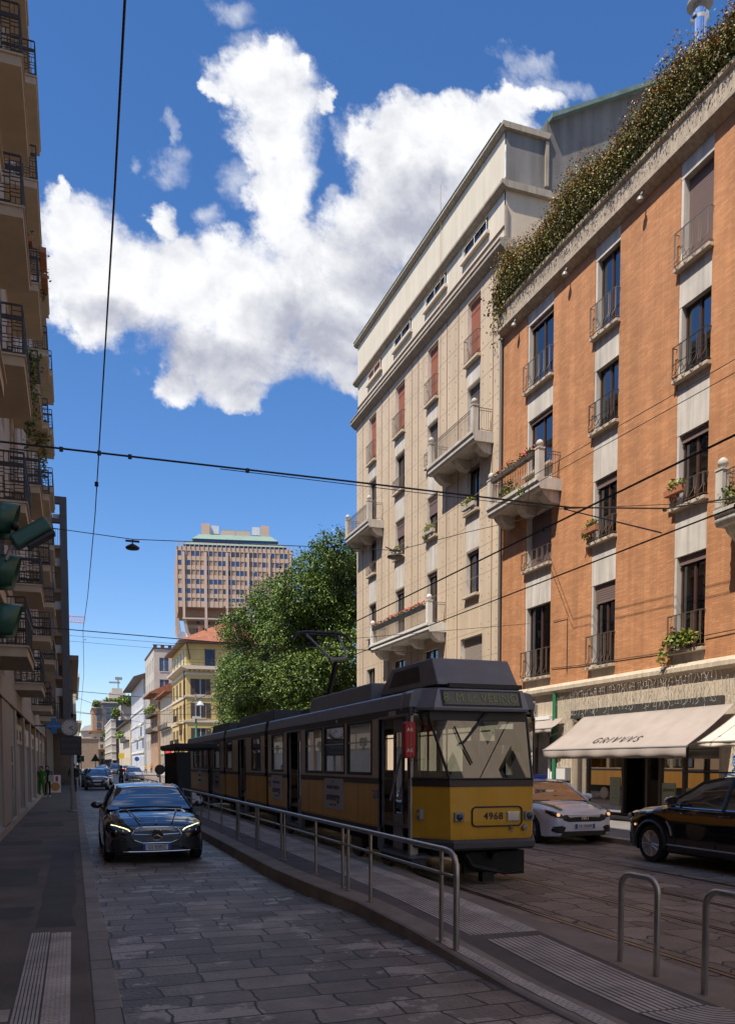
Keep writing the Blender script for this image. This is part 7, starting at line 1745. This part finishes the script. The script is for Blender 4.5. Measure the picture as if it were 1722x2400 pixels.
patch([(-.56, .33), (.56, .33), (.60, .25), (.5, .22), (-.5, .22), (-.60, .25)], M['trim_b'], 'air_intake', t, .006)
plate(t, surf, .445, 'YA 145AM', push=.03)
Gs = mat('police_green', (.01, .22, .06), .3)
mb = MB()
for s in (-1, 1):
    for k in range(14):
        def q_(f, o): tt = .03 + .22 * f; x = s * (.50 + .20 * f ** 1.5 + o); return (x, I['yf'] - tt * I['L'], lerpf(HAT['top'], tt) + .016 - .02 * (abs(x) / .8) ** 3)
        mb.quad(q_(k / 14, 0), q_(k / 14, .085), q_((k + 1) / 14, .085), q_((k + 1) / 14, 0))
mb.build_each('bonnet_stripe', Gs, t)
mb = MB()
for k in range(7): mb.box(I['W'] * .999 - .01, I['W'] * 1.0 + .006, I['yf'] - .75 - k * .12, I['yf'] - .69 - k * .12, .62 + .06 * (k % 2), .68 + .06 * (k % 2))
mb.build('chequer', Gs, t)
mb = MB(); mb.box(-.3, .3, -.15, .05, 1.52, 1.62); mb.build('roof_light', M['plate_b'], t, bevel=.02)
place(t, (11.2, 16.55 + 4.36 / 2, 0), R(180))
# ---- black sport utility car leaving the picture on the right
Bp = paint('blue_black_paint', (.006, .008, .014), .10)
t, surf, patch, I = car('suv', 'black five-door off-roader with silver wheels driving away past the shop awnings', SUV, (0, 0, 0), 0, Bp, spokes=10)
W = I['W']
mb = MB()
for c in I['yc']:
    for s in (-1, 1):
        pts = [(s * (W + .004), c + .425 * math.cos(a), .365 + .425 * math.sin(a)) for a in [R(-8 + 196 * k / 18) for k in range(19)]]; mb.tube(pts, .035, 6)
mb.build_each('wheel_arch_trim', M['trim_b'], t, smooth=60)
mb = MB()
for s in (-1, 1): mb.box(s * W - .02, s * W + .02, I['yc'][1] + .5, I['yc'][0] - .5, .26, .36)
mb.build_each('sill_trim', M['trim_b'], t, bevel=.02)
mb = MB()
for s in (-1, 1): mb.tube([(s * (W + .012), I['yc'][1] + .5, .385), (s * (W + .014), I['yc'][0] - .5, .385)], .014, 6)
mb.build_each('sill_strip', M['alu'], t)
mb = MB()
for s in (-1, 1):
    for k in range(3, 38):
        a, b = Vector(I['G'][k][0 if s == 1 else 10]), Vector(I['G'][k + 1][0 if s == 1 else 10]); o = Vector((s * .012, 0, .0)); mb.tube([a + o, b + o], .010, 4)
    for k in range(1, 39):
        a, b = Vector(I['G'][k][2 if s == 1 else 8]), Vector(I['G'][k + 1][2 if s == 1 else 8]); o = Vector((s * .022, 0, -.015)); mb.tube([a + o, b + o], .006, 4)
mb.build('window_strip', M['chrome'], t)
mb = MB()
for s in (-1, 1):
    for yd in (.42, -.55): mb.tube([(s * (W + .004), yd, .98), (s * (W + .035), yd + .04, .985), (s * (W + .035), yd + .2, .985), (s * (W + .004), yd + .24, .98)], .016, 6)
hd_ = mb.build_each('door_handle', Bp, t, smooth=60)
mb = MB()
for s in (-1, 1):
    for yd in (.82, -.22, -1.15): mb.tube([(s * (W + .001), yd, .36), (s * (W + .001), yd, .75), (s * (W * .965 + .001), yd - .03, 1.05)], .006, 4)
    mb.tube([(s * (W + .002), I['yc'][0] - .5, .80), (s * (W + .002), -1.8, .86)], .008, 4)
mb.build('door_gap', M['dark'], t)
mb = MB()
for s in (-1, 1): mb.tube([(s * (W + .008), I['yc'][0] - .46, .82), (s * (W + .008), I['yc'][0] - .55, .70), (s * (W + .008), I['yc'][0] - .60, .56)], .016, 5)
mb.build_each('side_vent', M['alu'], t)
for s in (-1, 1):
    hl = patch([(s * x, z) for x, z in ((.52, .80), (.62, .87), (.80, .93), (.88, .93), (.895, .86), (.84, .80), (.68, .77))], M['lamp_d'], 'headlight', t, .012)
    mb = MB(); mb.ball((s * .80, surf(s * .8, .86), .86), .05, 8); mb.build('lamp_lens', M['chrome'], hl, smooth=60)
    mb = MB(); mb.ball((s * (W * .96), I['yf'] - .35, .70), .025, 6); mb.build('marker_lamp', M['low_lamp'], t)
    mb = MB(); mb.tube([(s * .62, 1.0, 1.72), (s * .62, .9, 1.74), (s * .62, -1.2, 1.74), (s * .62, -1.3, 1.70)], .018, 6); mb.build('roof_rail', M['trim_b'], t)
place(t, (11.40, 14.12 - 4.71 / 2, 0), 0)
# ---- traffic farther down the street
def small_front(t, surf, patch, I, H_, txt='', lamps='chrome', rear=False):
    k = H_
    patch([(-.5, .42 * k), (.5, .42 * k), (.55, .30), (-.55, .30)], M['trim_b'], 'air_intake', t, .008)
    patch([(-.42, .62 * k), (.42, .62 * k), (.38, .50 * k), (-.38, .50 * k)], M['trim_b'], 'grille', t, .008)
    for s in (-1, 1): patch([(s * .48, .60 * k), (s * .54, .70 * k), (s * .74, .74 * k), (s * .75, .60 * k), (s * .62, .56 * k)], M[lamps], 'headlight', t, .010)
    if txt: plate(t, surf, .44, txt, push=.03)
C1 = paint('dark_car_paint', (.018, .02, .026), .2); C2 = paint('silver_car_paint', (.28, .29, .33), .25); C3 = paint('white_van_paint', (.62, .62, .62), .3); C4 = paint('blue_car_paint', (.03, .05, .10), .2); C5 = paint('red_car_paint', (.30, .02, .02), .2)
FAR = [('city_car', 'small dark city car with round lamps waiting behind the black saloon', CITY, (1.58, 62.2), 180, C1, 'GA 512KL', 'alu'),
       ('estate_car', 'dark car close behind the small city car, mostly hidden', HAT, (1.5, 69.5), 180, C1, '', 'chrome'),
       ('hatchback', 'third dark car of the left-lane queue, roof in the light', HAT, (2.4, 77), 180, C4, '', 'chrome'),
       ('hatchback', 'silver car coming towards us beyond the cyclist', HAT, (6.35, 94), 180, C2, 'FB 331ZX', 'chrome'),
       ('delivery_van', 'silver van with lit lamps coming up the street behind the cyclist', dict(SUV, H=1.95, roof=[(.16, 1.15), (.24, 1.5), (.32, 1.88), (.4, 1.94), (.7, 1.95), (.95, 1.9), (.99, 1.2)]), (6.4, 140), 180, C3, '', 'low_lamp'),
       ('hatchback', 'pale car beside the silver van in the far traffic', HAT, (8.9, 138), 180, C3, '', 'chrome'),
       ('suv', 'white sport utility car seen at an angle by the far right kerb', SUV, (12.3, 118), 25, C3, '', 'chrome'),
       ('hatchback', 'dark car far along the left lane under the signs', HAT, (3.6, 120), 180, C1, '', 'chrome'),
       ('hatchback', 'distant blue car in the middle of the far traffic', HAT, (5.6, 185), 180, C4, '', 'chrome'),
       ('hatchback', 'distant red-lit car heading away in the far traffic', HAT, (10.2, 180), 0, C5, '', 'chrome'),
       ('hatchback', 'distant white car at the end of the far queue', HAT, (7.6, 230), 180, C3, '', 'chrome'),
       ('hatchback', 'distant dark car at the right of the far queue', HAT, (11.5, 240), 0, C1, '', 'chrome')]
for nm, lab, sp, (x, y), a, pt, txt, lp in FAR:
    t, surf, patch, I = car(nm, lab, sp, (0, 0, 0), 0, pt, group='traffic down the street', detail=1 if y < 100 else 0, rim='grey', spokes=5)
    small_front(t, surf, patch, I, 1.0 if sp is not SUV else 1.15, txt, lp)
    if a == 0:
        mb = MB()
        for s in (-1, 1): mb.box(s * .62 - .12, s * .62 + .12, -I['yf'] - .03, -I['yf'] + .25, .75, .95)
        mb.build_each('tail_lamp', M['tail'], t)
    if nm == 'city_car':
        mb = MB(); mb.tube([(x_, surf(x_, .66) + .02, .66) for x_ in [-.3 + .06 * q for q in range(11)]], .018, 6); mb.build('grille_bar', M['chrome'], t)
    place(t, (x, y + (I['L'] / 2 if a == 180 else -I['L'] / 2), 0), R(a))
# ================================================================ people
def person(label, loc, rz, top, legs, hair, pose='stand', shoes=(.6, .6, .6), skin=(.42, .25, .18), h=1.72, bag=None, cat='person', seat=0):
    t = thing('person', label, cat, (0, 0, 0)); k = h / 1.72
    sw = {'stand': (.03, -.03), 'walk': (.24, -.26), 'ride': (0, 0)}[pose]
    V, E_, RAD = [], [], []
    def v(p, r_, par=None):
        V.append(Vector(p)); RAD.append(r_); i = len(V) - 1
        if par is not None: E_.append((par, i))
        return i
    pel = v((0, 0, .93), (.135, .10)); wa = v((0, .01, 1.08), (.12, .09), pel); ch = v((0, .015, 1.30), (.155, .10), wa); nk = v((0, 0, 1.47), (.06, .06), ch); hd = v((0, .015, 1.58), (.075, .09), nk); v((0, .02, 1.66), (.072, .085), hd); v((0, .12, 1.565), (.012, .012), hd)
    for s, f in ((1, sw[0]), (-1, sw[1])):
        hp = v((s * .095, 0, .88), (.085, .085), pel)
        if pose == 'ride': kn = v((s * .11, .34, .72 if s > 0 else .62), (.06, .06), hp); an = v((s * .11, .16, .30 if s > 0 else .20), (.042, .042), kn); v((s * .11, .30, .26 if s > 0 else .16), (.035, .03), an)
        else: kn = v((s * .10, f * .45 + .03, .50), (.06, .06), hp); an = v((s * .10, f - (.06 if f < 0 else 0), .09 + (.06 if f < -.1 else 0)), (.042, .042), kn); v((s * .11, f + .13, .035), (.038, .03), an)
        sh_ = v((s * .19, 0, 1.40), (.06, .06), ch)
        if pose == 'ride': el = v((s * .27, .20, 1.22), (.042, .042), sh_); wr = v((s * .25, .42, 1.08), (.03, .03), el)
        elif pose == 'stand' and s > 0: el = v((s * .26, .02, 1.15), (.042, .042), sh_); wr = v((s * .12, .20, 1.22), (.028, .028), el)
        else: el = v((s * .25, -f * .25, 1.14), (.042, .042), sh_); wr = v((s * .26, -f * .5 + .06, .92), (.028, .028), el)
        d = (V[wr] - V[el]).normalized(); pa = v(tuple(V[wr] + d * .06), (.034, .02), wr); sd_ = d.cross(Vector((0, 1, .2))).normalized()
        for q in range(4): v(tuple(V[pa] + d * (.075 + .012 * (1 - abs(q - 1.5))) + sd_ * (.022 * (q - 1.5))), (.008, .008), pa)
        v(tuple(V[wr] + d * .05 + sd_ * -.05), (.009, .009), wr)
    me = bpy.data.meshes.new('skeleton'); me.from_pydata([p * k for p in V], E_, []); o = bpy.data.objects.new('skeleton', me); COL.objects.link(o)
    sk = o.modifiers.new('skin', 'SKIN'); sk.use_smooth_shade = True
    for i, sv in enumerate(me.skin_vertices[0].data): sv.radius = (RAD[i][0] * k, RAD[i][1] * k); sv.use_root = (i == 0)
    o.modifiers.new('sub', 'SUBSURF').levels = 1
    dg = bpy.context.evaluated_depsgraph_get(); m2 = bpy.data.meshes.new_from_object(o.evaluated_get(dg)); bpy.data.objects.remove(o); m2.name = 'body'
    mats = [mat('cloth_top', top, .9), mat('cloth_legs', legs, .9), mat('skin', skin, .6), mat('shoe', shoes, .6)]
    m2.materials.clear()
    for m in mats: m2.materials.append(m)
    for p in m2.polygons:
        c = p.center / k; hand = any((c - V[i]).length < .11 for i in range(len(V)) if RAD[i][0] <= .009 and i > 8)
        p.material_index = 2 if (c.z > 1.47 or hand) else (0 if c.z > .93 or abs(c.x) > .185 else (1 if c.z > (.10 if pose != 'ride' else .30) else 3))
        p.use_smooth = True
    b = bpy.data.objects.new('body', m2); COL.objects.link(b); b.parent = t
    mb = MB(); n = 12
    mb.lathe((0, -.012 * k, 1.615 * k), [(.088 * k, -.09 * k), (.098 * k, -.02 * k), (.09 * k, .05 * k), (.05 * k, .095 * k), (.001, .105 * k)], n)
    if hair[1]: mb.lathe((0, -.055 * k, 1.50 * k), [(.05 * k, -.16 * k), (.085 * k, -.05 * k), (.09 * k, .1 * k)], n)
    mb.v = [(x, y - (.03 if y > .05 else 0), z) for x, y, z in mb.v]; mb.build('hair', mat('hair', hair[0], .7), t, smooth=60)
    if bag:
        mb = MB()
        if bag[0] == 'pack': mb.box(-.15 * k, .15 * k, -.27 * k, -.10 * k, 1.0 * k, 1.42 * k)
        else: mb.box(-.32 * k, -.05 * k, .10 * k, .22 * k, .86 * k, 1.18 * k); mb.tube([(-.28 * k, .14 * k, 1.18 * k), (-.16 * k, .06 * k, 1.42 * k), (-.08 * k, .14 * k, 1.18 * k)], .012, 5)
        mb.build('bag', mat('bag', bag[1], .8), t, bevel=.03)
    place(t, (loc[0], loc[1], loc[2] + seat), rz); return t
person('woman with long dark hair in black holding a pale bag by the shutters', (-1.30, 47.1, .12), R(180), (.02, .02, .022), (.018, .018, .02), ((.02, .015, .012), True), 'stand', h=1.68, bag=('tote', (.42, .42, .38)))
person('person in a bright green and yellow jacket half hidden beside the woman in black', (-1.56, 46.3, .12), R(150), (.05, .19, .02), (.05, .18, .025), ((.05, .03, .02), False), 'stand', h=1.66, shoes=(.5, .4, .2))
person('man in a black jacket and white shoes walking away behind the clock pole', (.0, 51.8, .12), R(-4), (.014, .014, .016), (.07, .055, .05), ((.06, .035, .02), False), 'walk', h=1.80, shoes=(.7, .7, .7))
person('walker with a beige backpack and blue jeans on the pavement past the clock', (-.72, 76, .12), R(10), (.06, .05, .05), (.04, .06, .12), ((.10, .055, .03), False), 'walk', h=1.70, bag=('pack', (.30, .23, .17)))
person('person in a grey top by the kerb beyond the man in black', (.28, 66, .12), R(0), (.12, .12, .13), (.03, .03, .035), ((.04, .03, .02), False), 'walk', h=1.68)
for k, (x, y, c, lab) in enumerate(((11.9, 150, (.62, .38, .03), 'person in a yellow vest at the far right roadworks'), (13.0, 152, (.65, .22, .02), 'person in an orange vest beside the yellow one far off'), (12.9, 130, (.02, .02, .03), 'dark figure standing behind the white sport utility car'), (14.0, 141, (.10, .25, .20), 'person in a green coat on the far right pavement'))):
    person(lab, (x, y, .0 if x < 12.2 else .13), R(160 + 20 * k), c, (.04, .045, .07), ((.04, .03, .02), k % 2 == 0), 'stand' if k % 2 else 'walk')
# cyclist and bicycle, seen from behind
BX, BY = 3.32, 64.2
bk = thing('bicycle', 'dark bicycle ridden away from us between the lanes', 'bicycle', (BX, BY, 0))
mb = MB(); W_ = .34
for dy in (-.52, .52): mb.tube([(BX, BY + dy + W_ * math.cos(a), W_ + .005 + W_ * math.sin(a)) for a in [2 * math.pi * q / 20 for q in range(21)]], .018, 6)
mb.build_each('wheel', M['rubber'], bk)
mb = MB(); A_, B_, C_, D_ = Vector((BX, BY - .52, .345)), Vector((BX, BY - .05, .30)), Vector((BX, BY - .18, .86)), Vector((BX, BY + .36, .86))
for a, b in ((A_, B_), (B_, C_), (C_, A_), (B_, D_), (C_, D_), (D_, Vector((BX, BY + .52, .345))), (D_, D_ + Vector((0, .02, .22)))): mb.tube([a, b], .018, 6)
mb.tube([(BX - .27, BY + .34, 1.06), (BX, BY + .38, 1.08), (BX + .27, BY + .34, 1.06)], .014, 6); mb.build('frame', M['black'], bk)
mb = MB(); mb.box(BX - .09, BX + .09, BY - .30, BY - .04, .88, .93); mb.build('saddle', M['trim_b'], bk, bevel=.02)
person('cyclist in a dark green jacket and dark helmet riding away from us', (BX, BY - .16, 0), 0, (.02, .07, .06), (.02, .02, .022), ((.02, .02, .02), False), 'ride', h=1.76, seat=.02)
# ================================================================ signs and signals down the street
def road_sign(label, x, y, z, shape, rad, colr, pole_top=None, back=False, name='road_sign', inner=None, group=None, txt=None):
    t = thing(name, label, 'road sign', (x, y, 0), group); mb = MB(); mb.tube([(x, y + .04, 0), (x, y + .04, pole_top or z + rad)], .035, 8); mb.build('pole', M['grey'], t)
    mb = MB()
    if shape == 'disc': mb.lathe((x, y, z), [(.001, -.012), (rad, -.012), (rad, .012), (.001, .012)], 26, 1)
    elif shape == 'tri': mb.prism([(x - rad, z - rad * .6), (x + rad, z - rad * .6), (x, z + rad * 1.15)], 1, y - .012, y + .012)
    else: mb.box(x - rad, x + rad, y - .012, y + .012, z - rad, z + rad)
    p = mb.build('plate', colr, t)
    if inner: mb = MB(); mb.lathe((x, y, z), [(.001, -.016), (rad * .74, -.016), (rad * .74, -.0125)], 22, 1); q = mb.build('face', inner, p)
    if txt: text('lettering', txt, M['ink'], p, (x, y - .02, z), FACE_NEG_Y, rad * .9, .002)
    return t
sgn_r = mat('sign_red', (.55, .03, .03), .5); sgn_b = mat('sign_blue', (.03, .07, .35), .5)
road_sign('back of a large round road sign at the far end of the tram platform', 5.0, 52.5, 1.52, 'disc', .31, M['iron'])
road_sign('red-rimmed speed sign reading 30 by the far right roadworks', 9.9, 92, .78, 'disc', .22, sgn_r, inner=M['white'], txt='30')
road_sign('blue no-parking disc with a red rim in front of the white houses', 12.6, 121, 2.2, 'disc', .32, sgn_r, inner=sgn_b, group='signs along the far pavement')
road_sign('blue round sign near the bluish house', 13.2, 190, 2.9, 'disc', .5, sgn_b, group='signs along the far pavement')
road_sign('dark back of a triangular road sign beyond the left-lane queue', 1.95, 82, 2.35, 'tri', .42, M['iron'])
road_sign('dark square sign seen from behind next to the street clock', .62, 74, 2.3, 'square', .24, M['iron'])
road_sign('small yellow square sign against the grid of balconies', 13.6, 260, 4.2, 'square', .8, mat('sign_yellow', (.6, .42, .03), .5), group='signs along the far pavement')
def signal(label, x, y, z, lit=None):
    t = thing('traffic_light', label, 'traffic light', (x, y, 0)); mb = MB(); mb.tube([(x, y + .1, 0), (x, y + .1, z + .5)], .05, 8); mb.build('pole', M['tl_green'], t)
    mb = MB(); mb.box(x - .17, x + .17, y - .1, y + .1, z - .5, z + .5); h = mb.build('lamp_housing', M['tl_green'], t, bevel=.04)
    for k in range(3): mb = MB(); mb.lathe((x, y - .1, z + .32 - .32 * k), [(.001, -.05), (.09, -.03), (.12, 0)], 14, 1); mb.build('lens', M['amber'] if lit == k else M['dark'], h, smooth=60)
signal('traffic light showing amber by the yellow corner house', 13.4, 117, 2.45, 1)
signal('dark traffic light seen from behind near the clock pole', .42, 70, 2.45)
# green lamp mast by the yellow house
t = thing('tram_mast', 'green steel mast with a grey lamp head in front of the yellow house', 'mast', (14.6, 106, 0))
mb = MB(); mb.lathe((14.6, 106, 0), [(.16, 0), (.15, 5.5), (.12, 5.55), (.11, 7.6)], 10); mb.build('pole', M['green_pipe'], t, smooth=40)
mb = MB(); mb.lathe((14.6, 106, 7.6), [(.10, 0), (.09, 3.0), (.001, 3.05)], 10); mb.build('pole_top', M['grey'], t, smooth=40)
mb = MB(); mb.lathe((15.1, 105.6, 9.2), [(.14, .5), (.5, 0), (.45, -.1), (.001, -.12)], 14); mb.tube([(14.6, 106, 9.4), (15.1, 105.6, 9.7)], .05, 6); mb.box(14.2, 15.1, 105.7, 106.3, 7.5, 7.8); mb.build('lamp_head', M['bluegrey'], t, smooth=40)
# ================================================================ overhead wires and hanging lamps
def wire(label, pts, r, sag=0.0, clamps=(), cat='overhead wire', name='overhead_wire'):
    P = []
    for a, b in zip(pts, pts[1:]):
        a, b = Vector(a), Vector(b); n = 10 if sag else 4
        for k in range(n): f = k / n; p = a.lerp(b, f); p.z -= sag * 4 * f * (1 - f); P.append(p)
    P.append(Vector(pts[-1])); mb = MB(); mb.tube(P, r, 5)
    for c in clamps: mb.box(c[0] - .03, c[0] + .03, c[1] - .03, c[1] + .03, c[2] - .045, c[2] + .02)
    return tag(mb.build(name, M['wire'], smooth=60), label, cat, 'tramway and lighting wires over the street')
wire('long black wire running down the street above the black saloon', [(.34, 2, 6.6), (.40, 7.3, 6.6), (.47, 16.9, 6.62), (.46, 25, 6.6), (.40, 31.1, 6.6), (.52, 40, 6.0), (.6, 80, 5.6)], .0095, clamps=((.45, 15, 6.62),))
wire('thick black span wire crossing the whole street above the tram roof', [(-1.7, 15, 7.12), (5, 15, 7.15), (9.7, 15, 7.15), (12.1, 15, 7.37), (16.4, 15.2, 8.4)], .018, clamps=((-.1, 15, 7.13), (.5, 15, 7.14), (1.0, 15, 7.14), (3.02, 15, 7.14), (9.6, 15, 7.14), (12.05, 15, 7.35)))
wire('thin upper span wire just above the thick one', [(2.6, 15.4, 7.24), (9.6, 15.4, 7.22), (16.4, 15.6, 8.2)], .008)
wire('contact wire over the tram track, passing in front of the orange house', [(6.45, 2, 5.25), (6.45, 60, 5.45)], .013, clamps=((6.45, 10.6, 5.27),))
wire('contact wire over the empty track, lower across the orange house', [(8.86, 2, 5.52), (8.86, 60, 5.5)], .013, clamps=((8.86, 9.5, 5.53), (8.86, 24.9, 5.52)))
wire('thin pull-off wire hooking the contact wire to the span wire', [(8.86, 11.1, 5.56), (9.6, 15, 7.1)], .012)
wire('slanting stay from the tram track wire to the wall of the beige house', [(6.45, 23, 5.35), (16.38, 28.0, 7.2)], .008)
wire('upper of two thin feeder wires crossing the orange house', [(13.9, 8, 10.75), (14.0, 15.2, 10.87), (14, 24, 11.1), (16.38, 28.4, 12.3)], .010)
wire('lower of two thin feeder wires crossing the orange house', [(13.9, 8, 10.45), (14.0, 15.2, 10.58), (14, 24, 10.8), (16.38, 28.2, 11.6)], .010)
wire('span wire carrying the two hanging street lamps', [(-1.7, 26, 8.75), (1.77, 26, 8.56), (7.35, 26, 8.82), (10.2, 26, 8.94), (13, 26.4, 9.9), (16.4, 27, 11.0)], .012)
wire('span wire crossing the street in front of the pink tower', [(-1.5, 36, 7.36), (6.9, 36, 7.05), (16.4, 37, 7.2)], .02)
wire('upper thin span wire below the pink tower', [(-.2, 60, 10.52), (6.6, 60, 10.31), (16.4, 60, 10.6)], .012, clamps=((.9, 60, 10.3),))
wire('lower thin span wire below the pink tower', [(-.2, 60, 10.15), (6.6, 60, 9.87), (16.4, 60, 10.3)], .010)
wire('black span wire at the height of the far rooftops', [(-.2, 70, 7.65), (5.3, 70, 7.28), (16, 70, 7.6)], .022)
wire('second black span wire lower over the far street', [(-.2, 74, 6.2), (1.5, 74, 6.05), (15.5, 74, 6.3)], .02)
wire('pale span wire far down the street above the queue', [(-.2, 95, 7.6), (8, 95, 6.3), (15.5, 95, 6.9)], .018)
wire('cluster of stays reaching the green mast', [(14.6, 106, 9.0), (6, 104, 7.6), (-.2, 100, 9.6)], .022)
wire('bracket wire pair beside the pantograph, fixed to the beige house', [(16.38, 44, 5.6), (10, 43, 5.9), (6.4, 42, 5.7)], .012)
for k, (x, z, lab) in enumerate(((1.77, 8.50, 'dark disc-shaped street lamp hanging in the sky beside the pink tower'), (10.15, 8.92, 'disc-shaped street lamp hanging in front of the beige house'))):
    t = thing('hanging_lamp', lab, 'street lamp', (x, 26, z), 'street lamps hung on the span wire'); s = 1.0 if k == 0 else 1.35
    mb = MB(); mb.lathe((x, 26, z - .2), [(.001, -.03), (.18 * s, -.03), (.205 * s, .0), (.20 * s, .03), (.12 * s, .08), (.05, .12), (.001, .12)], 18); mb.build('lamp_shade', M['iron'], t, smooth=40)
    mb = MB(); mb.tube([(x, 26, z - .1), (x, 26, z + .05)], .02, 6); mb.box(x - .2, x + .2, 25.97, 26.03, z - .02, z + .03)
    if k: mb.tube([(x - .35, 26, z + .1), (x - .1, 26, z + .02), (x + .3, 26, z + .06), (x + .45, 26, z + .2)], .02, 5)
    mb.build('hanger', M['iron'], t)
